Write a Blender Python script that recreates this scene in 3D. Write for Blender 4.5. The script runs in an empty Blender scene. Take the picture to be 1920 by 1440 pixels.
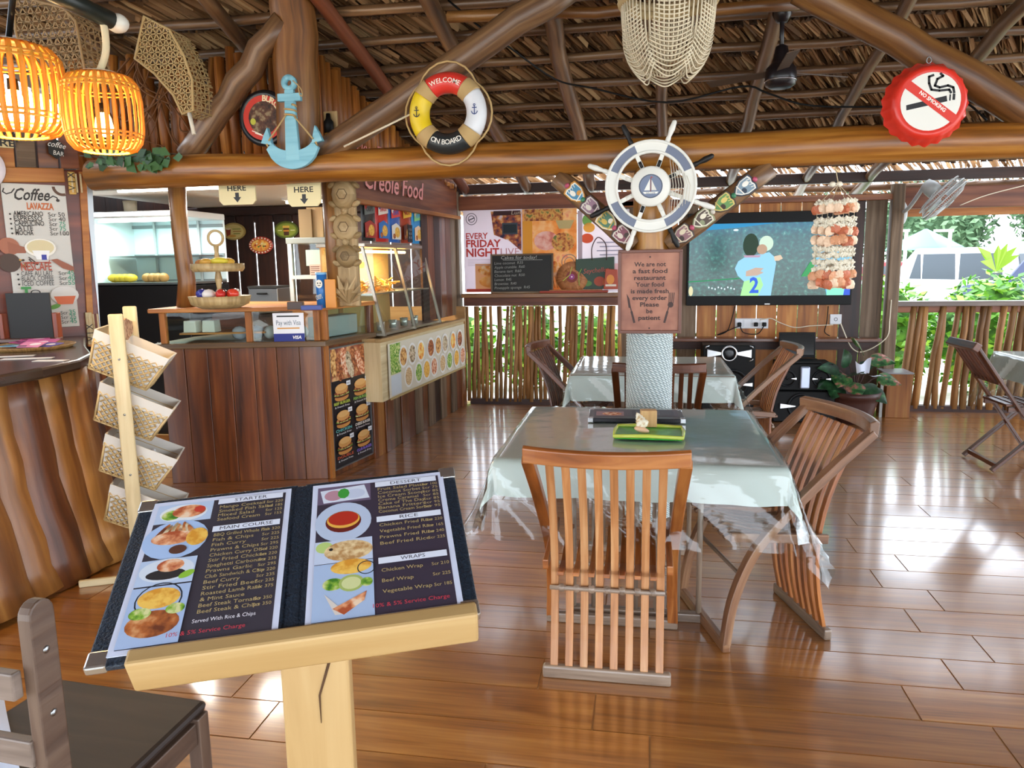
import bpy, math, random
from mathutils import Vector, Matrix
random.seed(11)
SC = bpy.context.scene
COL = SC.collection
V3 = Vector
# ---------------------------------------------------------------- camera
FPX, PITCH, YAW, ROLL = 1418.0, .1598, .1747, .01525
CAM = V3((0, 0, 1.55))
_f = V3((-math.sin(YAW)*math.cos(PITCH), math.cos(YAW)*math.cos(PITCH), -math.sin(PITCH)))
_r0 = V3((math.cos(YAW), math.sin(YAW), 0)); _d0 = _f.cross(_r0)
_r = math.cos(ROLL)*_r0 + math.sin(ROLL)*_d0
_d = -math.sin(ROLL)*_r0 + math.cos(ROLL)*_d0
cd = bpy.data.cameras.new('camera'); cam = bpy.data.objects.new('camera', cd); COL.objects.link(cam)
cd.sensor_width = 36; cd.lens = FPX/1920*36; cd.clip_start = .05; cd.clip_end = 300
cam.matrix_world = Matrix(((_r.x, -_d.x, -_f.x, 0), (_r.y, -_d.y, -_f.y, 0), (_r.z, -_d.z, -_f.z, 1.55), (0, 0, 0, 1)))
SC.camera = cam
# ---------------------------------------------------------------- sky, light, exposure
W = bpy.data.worlds.new('overcast_sky'); SC.world = W; W.use_nodes = True
_n = W.node_tree.nodes; _l = W.node_tree.links
bg = _n['Background']
tc = _n.new('ShaderNodeTexCoord'); sp = _n.new('ShaderNodeSeparateXYZ'); cr = _n.new('ShaderNodeValToRGB')
_l.new(tc.outputs['Generated'], sp.inputs[0]); _l.new(sp.outputs['Z'], cr.inputs[0]); _l.new(cr.outputs[0], bg.inputs[0])
cr.color_ramp.elements[0].color = (.82, .90, 1, 1); cr.color_ramp.elements[1].color = (.74, .86, 1, 1)
bg.inputs[1].default_value = 6.0
sl = bpy.data.lights.new('sun', 'SUN'); sl.energy = 2.0; sl.angle = math.radians(25); sl.color = (1, .97, .92)
so = bpy.data.objects.new('sun', sl); COL.objects.link(so)
so.rotation_euler = (math.radians(38), 0, math.radians(200))
VS = SC.view_settings
VS.view_transform = 'Standard'; VS.look = 'None'; VS.gamma = 1; VS.exposure = 0.18; VS.use_curve_mapping = False
SC.display_settings.display_device = 'sRGB'
try:
    SC.cycles.max_bounces = 8; SC.cycles.transparent_max_bounces = 16; SC.cycles.diffuse_bounces = 5
except Exception: pass

# ---------------------------------------------------------------- helpers
def ray(x, y): return _r*((x-960)/FPX) + _d*((y-720)/FPX) + _f
def U(x, y, X=None, Y=None, Z=None, pl=None):
    """point of the place seen at photograph pixel (x, y), on the plane X=, Y=, Z= or (point, normal)"""
    d = ray(x, y)
    if Z is not None: t = (Z-1.55)/d.z
    elif Y is not None: t = Y/d.y
    elif X is not None: t = X/d.x
    else:
        n = V3(pl[1]); t = (V3(pl[0])-CAM).dot(n)/d.dot(n)
    return CAM + d*t
def lin(c): return c/12.92 if c <= .04045 else ((c+.055)/1.055)**2.4
def hx(h, a=1):
    h = h.lstrip('#'); return tuple(lin(int(h[i:i+2], 16)/255) for i in (0, 2, 4)) + (a,)
MATS = {}
def mat(key, fn):
    if key not in MATS:
        m = bpy.data.materials.new(key); m.use_nodes = True; fn(m.node_tree, m.node_tree.nodes['Principled BSDF']); MATS[key] = m
    return MATS[key]
def P(h, rough=.5, metal=0, spec=.5):
    def fn(t, b):
        b.inputs['Base Color'].default_value = hx(h); b.inputs['Roughness'].default_value = rough
        b.inputs['Metallic'].default_value = metal; b.inputs['Specular IOR Level'].default_value = spec
    return mat('plain_%s_%s_%s' % (h, rough, metal), fn)
def nd(t, k, **kw):
    n = t.nodes.new(k)
    for a, b in kw.items(): setattr(n, a, b)
    return n
def ramp(t, fac, stops):
    r = nd(t, 'ShaderNodeValToRGB'); e = r.color_ramp.elements
    while len(e) < len(stops): e.new(.5)
    for i, (p, c) in enumerate(stops): e[i].position = p; e[i].color = hx(c) if isinstance(c, str) else c
    t.links.new(fac, r.inputs[0]); return r.outputs[0]
def uvrand(t, sc, seed=True):
    """UV (metres along, metres across) scaled and shifted by a random amount per object"""
    u = nd(t, 'ShaderNodeUVMap'); mp = nd(t, 'ShaderNodeMapping'); mp.inputs['Scale'].default_value = sc
    t.links.new(u.outputs[0], mp.inputs[0])
    oi = nd(t, 'ShaderNodeObjectInfo'); mu = nd(t, 'ShaderNodeVectorMath', operation='SCALE')
    cx = nd(t, 'ShaderNodeCombineXYZ')
    for i in range(3): t.links.new(oi.outputs['Random'], cx.inputs[i])
    t.links.new(cx.outputs[0], mu.inputs[0]); mu.inputs['Scale'].default_value = 37.0
    ad = nd(t, 'ShaderNodeVectorMath', operation='ADD'); t.links.new(mp.outputs[0], ad.inputs[0]); t.links.new(mu.outputs[0], ad.inputs[1])
    return ad.outputs[0], oi.outputs['Random']
def bump(t, b, h, s, d=.01):
    n = nd(t, 'ShaderNodeBump'); n.inputs['Strength'].default_value = s; n.inputs['Distance'].default_value = d
    t.links.new(h, n.inputs['Height']); t.links.new(n.outputs[0], b.inputs['Normal'])
def wood(key, c0, c1, c2, rough=.45, al=2.5, ac=45, bs=.35, var=.35, coat=0, knots=0):
    def fn(t, b):
        vec, rnd = uvrand(t, (al, ac, 1))
        n1 = nd(t, 'ShaderNodeTexNoise'); n1.inputs['Scale'].default_value = 1; n1.inputs['Detail'].default_value = 5; n1.inputs['Distortion'].default_value = .6
        t.links.new(vec, n1.inputs[0])
        vec2, _ = uvrand(t, (1.3, 7, 1))
        n2 = nd(t, 'ShaderNodeTexNoise'); n2.inputs['Scale'].default_value = 1; n2.inputs['Detail'].default_value = 3; t.links.new(vec2, n2.inputs[0])
        mx = nd(t, 'ShaderNodeMix'); mx.inputs[0].default_value = .42
        t.links.new(n1.outputs[0], mx.inputs[2]); t.links.new(n2.outputs[0], mx.inputs[3])
        col = ramp(t, mx.outputs[0], [(.32, c0), (.5, c1), (.68, c2)])
        hs = nd(t, 'ShaderNodeHueSaturation'); mr = nd(t, 'ShaderNodeMapRange')
        mr.inputs[3].default_value = 1-var; mr.inputs[4].default_value = 1+var
        t.links.new(rnd, mr.inputs[0]); t.links.new(mr.outputs[0], hs.inputs['Value']); t.links.new(col, hs.inputs['Color'])
        t.links.new(hs.outputs[0], b.inputs['Base Color'])
        b.inputs['Roughness'].default_value = rough
        b.inputs['Coat Weight'].default_value = coat; b.inputs['Coat Roughness'].default_value = .25
        bump(t, b, mx.outputs[0], bs, .008)
    return mat('wood_'+key, fn)
def glass(key='glass', tint='#ffffff', gl=.12, rough=.03, fres=True):
    def fn(t, b):
        out = t.nodes['Material Output']; tr = nd(t, 'ShaderNodeBsdfTransparent'); g = nd(t, 'ShaderNodeBsdfGlossy')
        tr.inputs[0].default_value = hx(tint); g.inputs['Roughness'].default_value = rough
        mx = nd(t, 'ShaderNodeMixShader'); lw = nd(t, 'ShaderNodeLayerWeight'); lw.inputs[0].default_value = .5; pw_ = nd(t, 'ShaderNodeMath', operation='POWER'); pw_.inputs[1].default_value = 4.0; ma = nd(t, 'ShaderNodeMath', operation='MULTIPLY_ADD'); ma.inputs[1].default_value = .75; ma.inputs[2].default_value = gl
        ns = nd(t, 'ShaderNodeTexNoise'); ns.inputs['Scale'].default_value = 9
        bp = nd(t, 'ShaderNodeBump'); bp.inputs['Strength'].default_value = .25 if 'plastic' in key else 0; bp.inputs['Distance'].default_value = .01
        t.links.new(ns.outputs[0], bp.inputs['Height']); t.links.new(bp.outputs[0], g.inputs['Normal']); t.links.new(bp.outputs[0], lw.inputs['Normal'])
        t.links.new(lw.outputs['Facing'], pw_.inputs[0]); t.links.new(pw_.outputs[0], ma.inputs[0]); t.links.new(ma.outputs[0], mx.inputs[0]); t.links.new(tr.outputs[0], mx.inputs[1]); t.links.new(g.outputs[0], mx.inputs[2])
        t.links.new(mx.outputs[0], out.inputs[0])
    return mat(key, fn)
def emit(h, s):
    def fn(t, b):
        b.inputs['Base Color'].default_value = (0, 0, 0, 1); b.inputs['Emission Color'].default_value = hx(h); b.inputs['Emission Strength'].default_value = s
    return mat('emit_%s_%s' % (h, s), fn)
def blotch(key, stops, scale=30, rough=.6, bs=0, trans=0):
    """mottled surface (food, foliage, paper): noise through a ramp"""
    def fn(t, b):
        tcx = nd(t, 'ShaderNodeTexCoord'); n = nd(t, 'ShaderNodeTexNoise'); n.inputs['Scale'].default_value = scale; n.inputs['Detail'].default_value = 3
        t.links.new(tcx.outputs['Object'], n.inputs[0])
        t.links.new(ramp(t, n.outputs[0], stops), b.inputs['Base Color']); b.inputs['Roughness'].default_value = rough
        if bs: bump(t, b, n.outputs[0], bs)
        if trans:
            b.inputs['Transmission Weight'].default_value = 0
            out = t.nodes['Material Output']; ts = nd(t, 'ShaderNodeBsdfTranslucent'); mx = nd(t, 'ShaderNodeMixShader'); mx.inputs[0].default_value = trans
            t.links.new([l for l in t.links if l.to_socket == b.inputs['Base Color']][0].from_socket, ts.inputs[0])
            t.links.new(b.outputs[0], mx.inputs[1]); t.links.new(ts.outputs[0], mx.inputs[2]); t.links.new(mx.outputs[0], out.inputs[0])
    return mat('blotch_'+key, fn)
def translucent(h, k=.4, rough=.6):
    def fn(t, b):
        b.inputs['Base Color'].default_value = hx(h); b.inputs['Roughness'].default_value = rough
        out = t.nodes['Material Output']; ts = nd(t, 'ShaderNodeBsdfTranslucent'); ts.inputs[0].default_value = hx(h)
        mx = nd(t, 'ShaderNodeMixShader'); mx.inputs[0].default_value = k
        t.links.new(b.outputs[0], mx.inputs[1]); t.links.new(ts.outputs[0], mx.inputs[2]); t.links.new(mx.outputs[0], out.inputs[0])
    return mat('translucent_%s_%s' % (h, k), fn)

OFF = {}
def FR(o, u, v=None, n=None):
    """frame matrix: origin, u along, v up (n out of the face)"""
    u = V3(u).normalized(); v = V3(v if v is not None else (0, 0, 1)); v = (v - u*v.dot(u)).normalized(); w = u.cross(v)
    return Matrix(((u.x, v.x, w.x, o[0]), (u.y, v.y, w.y, o[1]), (u.z, v.z, w.z, o[2]), (0, 0, 0, 1)))
class MB:
    def __init__(s, T=None): s.v = []; s.f = []; s.uv = []; s.mi = []; s.T = T; s.m = 0; s.sm = []
    def add(s, vs, fs, uvs, smooth=False):
        k = len(s.v); T = s.T
        s.v += [(T @ V3(a)) if T else V3(a) for a in vs]
        for f, u in zip(fs, uvs):
            s.f.append([i+k for i in f]); s.uv.append(u); s.mi.append(s.m); s.sm.append(smooth)
        return s
    def box(s, c, d, R=None, taper=None):
        hx_, hy, hz = d[0]/2, d[1]/2, d[2]/2; c = V3(c)
        vs = []
        for z in (-hz, hz):
            k = (taper if (taper and z > 0) else 1)
            for x, y in ((-hx_, -hy), (hx_, -hy), (hx_, hy), (-hx_, hy)):
                p = V3((x*k, y*k, z)); vs.append(c + (R @ p if R else p))
        fs = [(0, 3, 2, 1), (4, 5, 6, 7), (0, 1, 5, 4), (1, 2, 6, 5), (2, 3, 7, 6), (3, 0, 4, 7)]
        L = max(range(3), key=lambda i: d[i]); loc = [(-hx_, -hy, -hz), (hx_, -hy, -hz), (hx_, hy, -hz), (-hx_, hy, -hz), (-hx_, -hy, hz), (hx_, -hy, hz), (hx_, hy, hz), (-hx_, hy, hz)]
        uvs = []
        for fi, f in enumerate(fs):
            ax = [(0, 1), (0, 1), (0, 2), (1, 2), (0, 2), (1, 2)][fi]
            a, b = ax if ax[0] == L or ax[1] != L else (ax[1], ax[0])
            uvs.append([(loc[i][a]+c[a], loc[i][b]+c[b]+fi*.31) for i in f])
        return s.add(vs, fs, uvs)
    def bar(s, a, b, w, h, up=(0, 0, 1)):
        a = V3(a); b = V3(b); x = (b-a); L = x.length; x.normalize(); up = V3(up); y = up.cross(x)
        if y.length < 1e-4: y = V3((0, 1, 0)).cross(x)
        y.normalize(); z = x.cross(y)
        return s.box((a+b)/2, (L, w, h), Matrix((x, y, z)).transposed())
    def tube(s, pts, r, n=8, caps=True, smooth=True, flat=1.0, up=None, closed=False):
        pts = [V3(p) for p in pts]; N = len(pts); vs = []; L = 0; ls = []
        R = r if isinstance(r, (list, tuple)) else [r]*N
        prev = None
        for i, p in enumerate(pts):
            if i: L += (p-pts[i-1]).length
            ls.append(L)
            if closed: t = pts[(i+1) % N]-pts[i-1]
            else: t = pts[min(i+1, N-1)]-pts[max(i-1, 0)]
            t.normalize()
            if prev is None:
                q = V3(up) if up else (V3((0, 0, 1)) if abs(t.z) < .9 else V3((0, 1, 0)))
            else: q = prev
            q = (q - t*q.dot(t)).normalized(); prev = q; w = t.cross(q)
            for j in range(n):
                a = 2*math.pi*j/n; vs.append(p + q*math.cos(a)*R[i] + w*math.sin(a)*R[i]*flat)
        fs = []; uvs = []
        for i in range(N if closed else N-1):
            i2 = (i+1) % N; l2 = ls[i2] if i2 else L+(pts[0]-pts[-1]).length
            for j in range(n):
                fs.append((i*n+j, i*n+(j+1) % n, i2*n+(j+1) % n, i2*n+j)); c = 2*math.pi*max(R)/n
                uvs.append([(ls[i], j*c), (ls[i], (j+1)*c), (l2, (j+1)*c), (l2, j*c)])
        s.add(vs, fs, uvs, smooth)
        if caps and not closed:
            k = len(s.v)-len(vs); e = [tuple(reversed(range(n))), tuple((N-1)*n+j for j in range(n))]
            for f in e:
                s.f.append([k+i for i in f]); s.uv.append([(math.cos(j)*.02, math.sin(j)*.02) for j in range(n)]); s.mi.append(s.m); s.sm.append(False)
        return s
    def lathe(s, prof, c=(0, 0, 0), n=24, T=None, smooth=True, a0=0, a1=2*math.pi):
        vs = []; c = V3(c); full = abs(a1-a0) > 6.28; m = n if full else n+1
        for rr, z in prof:
            for j in range(m):
                a = a0+(a1-a0)*j/n; p = V3((rr*math.cos(a), rr*math.sin(a), z)); vs.append((T @ p if T else p)+c)
        fs = []; uvs = []
        for i in range(len(prof)-1):
            for j in range(n):
                j2 = (j+1) % m; fs.append((i*m+j, i*m+j2, (i+1)*m+j2, (i+1)*m+j)); rr = max(prof[i][0], .01)
                uvs.append([(prof[i][1], j*rr*6.28/n), (prof[i][1], (j+1)*rr*6.28/n), (prof[i+1][1], (j+1)*rr*6.28/n), (prof[i+1][1], j*rr*6.28/n)])
        return s.add(vs, fs, uvs, smooth)
    def prism(s, poly, t0, t1, sc=1.0):
        """polygon in the frame's (u, v), between n = t0 and t1; sc scales the outline at t1"""
        n = len(poly); cx = sum(p[0] for p in poly)/n; cy = sum(p[1] for p in poly)/n
        vs = [(p[0], p[1], t0) for p in poly]+[(cx+(p[0]-cx)*sc, cy+(p[1]-cy)*sc, t1) for p in poly]
        fs = [tuple(reversed(range(n))), tuple(range(n, 2*n))]+[(i, (i+1) % n, n+(i+1) % n, n+i) for i in range(n)]
        uvs = [[poly[i] for i in reversed(range(n))], list(poly)]
        for i in range(n):
            a, b = poly[i], poly[(i+1) % n]; l = math.hypot(b[0]-a[0], b[1]-a[1]); uvs.append([(0, t0), (l, t0), (l, t1), (0, t1)])
        return s.add(vs, fs, uvs)
    def quad(s, a, b, c, d, smooth=False):
        a, b, c, d = V3(a), V3(b), V3(c), V3(d); l = (b-a).length; h = (d-a).length
        return s.add([a, b, c, d], [(0, 1, 2, 3)], [[(0, 0), (l, 0), (l, h), (0, h)]], smooth)
    def ell(s, c, r, n=10, m=6, R=None):
        c = V3(c); r = (r, r, r) if not isinstance(r, (list, tuple)) else r; vs = []
        for i in range(m+1):
            a = math.pi*i/m
            for j in range(n):
                b = 2*math.pi*j/n; p = V3((r[0]*math.sin(a)*math.cos(b), r[1]*math.sin(a)*math.sin(b), r[2]*math.cos(a))); vs.append(c+(R @ p if R else p))
        fs = []; uvs = []
        for i in range(m):
            for j in range(n):
                fs.append((i*n+j, (i+1)*n+j, (i+1)*n+(j+1) % n, i*n+(j+1) % n)); uvs.append([(j*.02, i*.02), (j*.02, i*.02+.02), (j*.02+.02, i*.02+.02), (j*.02+.02, i*.02)])
        return s.add(vs, fs, uvs, True)
    def grid(s, fn, nu, nv, smooth=True):
        vs = [fn(i/nu, j/nv) for j in range(nv+1) for i in range(nu+1)]; fs = []; uvs = []
        for j in range(nv):
            for i in range(nu):
                a = j*(nu+1)+i; fs.append((a, a+1, a+nu+2, a+nu+1)); uvs.append([(i/nu, j/nv), ((i+1)/nu, j/nv), ((i+1)/nu, (j+1)/nv), (i/nu, (j+1)/nv)])
        return s.add(vs, fs, uvs, smooth)
    def mesh(s, name, mats, off=None):
        me = bpy.data.meshes.new(name); o = off or V3((0, 0, 0))
        me.from_pydata([tuple(v-o) for v in s.v], [], s.f)
        ul = me.uv_layers.new(name='UVMap'); flat = []
        for u in s.uv:
            for q in u: flat += (q[0], q[1])
        ul.data.foreach_set('uv', flat)
        for m in (mats if isinstance(mats, (list, tuple)) else [mats]): me.materials.append(m)
        me.polygons.foreach_set('material_index', s.mi); me.polygons.foreach_set('use_smooth', s.sm); me.update()
        return me
    def build(s, name, mats, parent=None, bevel=0, local=False, stuff=False):
        off = V3((0, 0, 0)) if (local or parent is None) else OFF.get(parent.name, V3((0, 0, 0)))
        o = bpy.data.objects.new(name, s.mesh(name, mats, off)); COL.objects.link(o)
        if parent: o.parent = parent; OFF[o.name] = off
        if bevel:
            b = o.modifiers.new('bevel', 'BEVEL'); b.width = bevel; b.segments = 2; b.limit_method = 'ANGLE'
        if stuff: o['kind'] = 'stuff'
        return o
def thing(name, label, cat, loc=(0, 0, 0), group=None, rotz=0):
    o = bpy.data.objects.new(name, None); COL.objects.link(o); o.empty_display_size = .1
    o.location = loc; o.rotation_euler = (0, 0, rotz); OFF[o.name] = V3(loc)
    o['label'] = label; o['category'] = cat
    if group: o['group'] = group
    return o
def tag(o, label, cat, group=None):
    o['label'] = label; o['category'] = cat
    if group: o['group'] = group
    return o
def struct(name, loc=(0, 0, 0)):
    o = bpy.data.objects.new(name, None); COL.objects.link(o); o.location = loc; OFF[o.name] = V3(loc); o['kind'] = 'structure'; o.empty_display_size = .1
    return o
def dup(root, loc, rotz, label, group=None):
    c = root.copy(); COL.objects.link(c); c.location = loc; c.rotation_euler = (0, 0, rotz); c['label'] = label
    if group: c['group'] = group
    for ch in list(root.children):
        d = ch.copy(); COL.objects.link(d); d.parent = c
        for g in list(ch.children):
            e = g.copy(); COL.objects.link(e); e.parent = d
    return c
def setrel(o):
    pass
# text -> flat mesh pieces
_TX = {}
def textmesh(s, bold=0, res=2):
    k = (s, bold)
    if k not in _TX:
        c = bpy.data.curves.new('t', 'FONT'); c.body = s; c.size = 1; c.resolution_u = res; c.offset = bold
        o = bpy.data.objects.new('t', c); me = bpy.data.meshes.new_from_object(o)
        _TX[k] = ([(v.co.x, v.co.y) for v in me.vertices], [tuple(p.vertices) for p in me.polygons])
        bpy.data.objects.remove(o); bpy.data.curves.remove(c); bpy.data.meshes.remove(me)
    return _TX[k]
class Print:
    """flat print: shapes in metres in a frame's (u, v), each layer a hair above the last"""
    def __init__(s, T, lift=.0006, k=.0002): s.T = T; s.mb = MB(T); s.mats = []; s.z = lift; s.k = k
    def c(s, col):
        m = col if not isinstance(col, str) else P(col, .55)
        if m not in s.mats: s.mats.append(m)
        s.mb.m = s.mats.index(m); s.z += s.k
    def poly(s, pts, col):
        s.c(col); s.mb.add([(x, y, s.z) for x, y in pts], [tuple(range(len(pts)))], [list(pts)]); return s
    def rect(s, x0, y0, x1, y1, col): return s.poly([(x0, y0), (x1, y0), (x1, y1), (x0, y1)], col)
    def ell(s, x, y, rx, ry, col, n=20, a=0):
        ca, sa = math.cos(a), math.sin(a)
        return s.poly([(x+rx*math.cos(t)*ca-ry*math.sin(t)*sa, y+rx*math.cos(t)*sa+ry*math.sin(t)*ca) for t in [2*math.pi*i/n for i in range(n)]], col)
    def ring(s, x, y, r0, r1, col, n=28, a0=0, a1=2*math.pi, ry=1.0):
        s.c(col); ps = [(a0+(a1-a0)*i/n) for i in range(n+1)]
        vs = [(x+r0*math.cos(t), y+r0*ry*math.sin(t), s.z) for t in ps]+[(x+r1*math.cos(t), y+r1*ry*math.sin(t), s.z) for t in ps]
        s.mb.add(vs, [(i, i+1, n+2+i, n+1+i) for i in range(n)], [[(0, 0)]*4]*n); return s
    def line(s, pts, w, col):
        s.c(col)
        for (x0, y0), (x1, y1) in zip(pts, pts[1:]):
            l = math.hypot(x1-x0, y1-y0) or 1; nx, ny = -(y1-y0)/l*w/2, (x1-x0)/l*w/2; ex, ey = (x1-x0)/l*w*.3, (y1-y0)/l*w*.3
            s.mb.add([(x0+nx-ex, y0+ny-ey, s.z), (x0-nx-ex, y0-ny-ey, s.z), (x1-nx+ex, y1-ny+ey, s.z), (x1+nx+ex, y1+ny+ey, s.z)], [(0, 1, 2, 3)], [[(0, 0)]*4])
        return s
    def text(s, t, x, y, h, col, al='l', w=None, bold=0, shear=0, rot=0):
        vs, fs = textmesh(t, bold)
        if not vs: return s
        s.c(col); x0 = min(v[0] for v in vs); x1 = max(v[0] for v in vs); k = h/.70; kx = k
        if w: kx = w/(x1-x0)
        W_ = (x1-x0)*kx; ox = {'l': 0, 'c': -W_/2, 'r': -W_}[al]; ca, sa = math.cos(rot), math.sin(rot); out = []
        for a, b in vs:
            px = (a-x0)*kx+ox+shear*b*k; py = b*k; out.append((x+px*ca-py*sa, y+px*sa+py*ca, s.z))
        s.mb.add(out, fs, [[(0, 0)]*len(f) for f in fs]); return s
    def arc(s, t, cx, cy, r, h, col, amid, inside=False, bold=.0, sp=1.0):
        """letters along a circle, centred on angle amid; inside: reading along the bottom"""
        ws = [];
        for ch in t:
            vs, _ = textmesh(ch, bold) if ch != ' ' else ([(0, 0), (.35, 0)], 0); ws.append((max(v[0] for v in vs)-min(v[0] for v in vs)+.10)*h/.7*sp)
        tot = sum(ws)/r; a = amid+(-tot/2 if inside else tot/2)
        for ch, w in zip(t, ws):
            da = w/r; am = a+(da/2 if inside else -da/2)
            if ch != ' ': s.text(ch, cx+r*math.cos(am), cy+r*math.sin(am), h, col, 'c', bold=bold, rot=am+(math.pi/2 if inside else -math.pi/2))
            a += da if inside else -da
        return s
    def build(s, name, parent): return s.mb.build(name, s.mats, parent)
def curve(pts, n=6):
    """smooth path through points"""
    pts = [V3(p) for p in pts]; out = []
    for i in range(len(pts)-1):
        p0, p1, p2, p3 = pts[max(i-1, 0)], pts[i], pts[i+1], pts[min(i+2, len(pts)-1)]
        for k in range(n):
            t = k/n; out.append(.5*((2*p1)+(p2-p0)*t+(2*p0-5*p1+4*p2-p3)*t*t+(3*p1-p0-3*p2+p3)*t**3))
    return out+[pts[-1]]
def logpts(a, b, n=7, wob=.015, seed=None):
    rr = random.Random(seed if seed is not None else random.random()); a = V3(a); b = V3(b)
    return [a.lerp(b, i/n)+V3((rr.uniform(-wob, wob), rr.uniform(-wob, wob), rr.uniform(-wob, wob)))*(0 if i in (0, n) else 1) for i in range(n+1)]
def R01(a, b): return random.uniform(a, b)

# ---------------------------------------------------------------- wood palette
LOG = wood('log_honey', '#52300d', '#8a5419', '#b07a33', .38, 1.6, 26, .4, .12, .25)
LOGD = wood('log_dark', '#38251a', '#67492f', '#8f6e4c', .42, 1.6, 26, .5, .2, .2)
LOGM = wood('log_mid', '#432712', '#754a20', '#9a6d39', .42, 1.6, 26, .5, .2, .2)
POLE = wood('stick', '#5b3c1e', '#936637', '#b58c57', .6, 2, 40, .5, .35)
POLEO = wood('stick_orange', '#5a3012', '#93551f', '#b87a35', .5, 2, 40, .5, .35)
PLANKW = wood('plank_warm', '#7a4418', '#a9672a', '#c28741', .5, 1.5, 22, .25, .22)
PLANKG = wood('plank_grey', '#40301f', '#66503a', '#85705a', .6, 1.5, 26, .3, .25)
MAHO = wood('mahogany', '#381907', '#6d3711', '#925724', .32, 1.2, 18, .2, .25, .4)
DARKP = wood('plank_dark', '#1d0f0a', '#34190f', '#4a2617', .5, 1.5, 22, .2, .2)
CHAIRW = wood('chair_teak', '#5c3011', '#935324', '#b6793f', .35, 3, 45, .2, .12, .3)
CHAIRD = wood('chair_dark', '#2d1508', '#55290f', '#743f1b', .35, 3, 45, .2, .15, .3)
CHAIRR = wood('chair_grey_rail', '#5a4a3e', '#85705e', '#a3907c', .35, 3, 40, .2, .1, .3)
PINE = wood('pine', '#9c7a48', '#ad8c5a', '#bfa272', .5, 1.5, 22, .2, .05)
RAW = wood('raw_pine', '#b59d72', '#cdb88c', '#ddcda6', .6, 2, 26, .15, .06)
BAMB = wood('bamboo', '#a08a5e', '#c2ad80', '#d8c79f', .55, 3, 30, .1, .15)
RUSTIC = wood('rustic_red', '#4a2314', '#6e3a22', '#8a5333', .5, 1.3, 20, .3, .2)
BARK = wood('bark_slab', '#3c2110', '#7d4c20', '#b07a3c', .42, 1.0, 9, .9, .3, .25)
BLACK = P('#0b0b0b', .55, 0, .25); DGREY = P('#2b2b2d', .45); WHITE = P('#e9e7e0', .5); STEEL = P('#9a9d9e', .35, 1); SILV = P('#c9cacb', .25, .9)
ROPE = P('#b99a66', .8); IRON = P('#1c1a19', .5, .3)
# ================================================================ FLOOR
def floor_mat():
    def fn(t, b):
        vec, rnd = uvrand(t, (1.1, 13, 1))
        n1 = nd(t, 'ShaderNodeTexNoise'); n1.inputs['Scale'].default_value = 1; n1.inputs['Detail'].default_value = 6; n1.inputs['Distortion'].default_value = 1.2
        t.links.new(vec, n1.inputs[0])
        vec2, _ = uvrand(t, (3, 90, 1)); n2 = nd(t, 'ShaderNodeTexNoise'); n2.inputs['Scale'].default_value = 1; n2.inputs['Detail'].default_value = 3; t.links.new(vec2, n2.inputs[0])
        mx = nd(t, 'ShaderNodeMix'); mx.inputs[0].default_value = .35; t.links.new(n1.outputs[0], mx.inputs[2]); t.links.new(n2.outputs[0], mx.inputs[3])
        col = ramp(t, mx.outputs[0], [(.3, '#6f4014'), (.5, '#a06326'), (.7, '#bb813d')])
        hs = nd(t, 'ShaderNodeHueSaturation'); mr = nd(t, 'ShaderNodeMapRange'); mr.inputs[3].default_value = .82; mr.inputs[4].default_value = 1.12
        t.links.new(rnd, mr.inputs[0]); t.links.new(mr.outputs[0], hs.inputs['Value']); t.links.new(col, hs.inputs['Color']); t.links.new(hs.outputs[0], b.inputs['Base Color'])
        rr = nd(t, 'ShaderNodeMapRange'); rr.inputs[3].default_value = .30; rr.inputs[4].default_value = .42; t.links.new(n1.outputs[0], rr.inputs[0]); t.links.new(rr.outputs[0], b.inputs['Roughness'])
        b.inputs['Specular IOR Level'].default_value = .9; b.inputs['Coat Weight'].default_value = 1; b.inputs['Coat IOR'].default_value = 1.95; b.inputs['Coat Roughness'].default_value = .13
        bump(t, b, n2.outputs[0], .06, .002)
    return mat('floor_tile', fn)
FLT = floor_mat()
floor = struct('floor')
MB().box((.6, 3.65, -.054), (11.4, 9.3, .1)).build('grout', P('#c09a68', .6), floor)
PL, PW, Y0 = 1.31, .2185, 2.104
joint = {}
for px, py in [(1594, 1020), (1687, 1052), (1640, 1081), (1754, 1125), (1707, 1159), (1840, 1213), (1782, 1260), (1888, 1395), (503, 1342), (1115, 1325)]:
    q = U(px, py, Z=0); joint[int((q.y-Y0)//PW)] = q.x
pm = MB().box((0, 0, -.006), (PL-.006, PW-.006, .012)).mesh('plank', FLT)
for k in range(-6, 28):
    jx = joint.get(k, (k*.47) % PL)
    x = jx - math.ceil((jx+3.4)/PL)*PL
    while x < 5.4:
        o = bpy.data.objects.new('plank', pm); COL.objects.link(o); o.parent = floor; o.location = (x+PL/2, Y0+(k+.5)*PW, 0); x += PL

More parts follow.
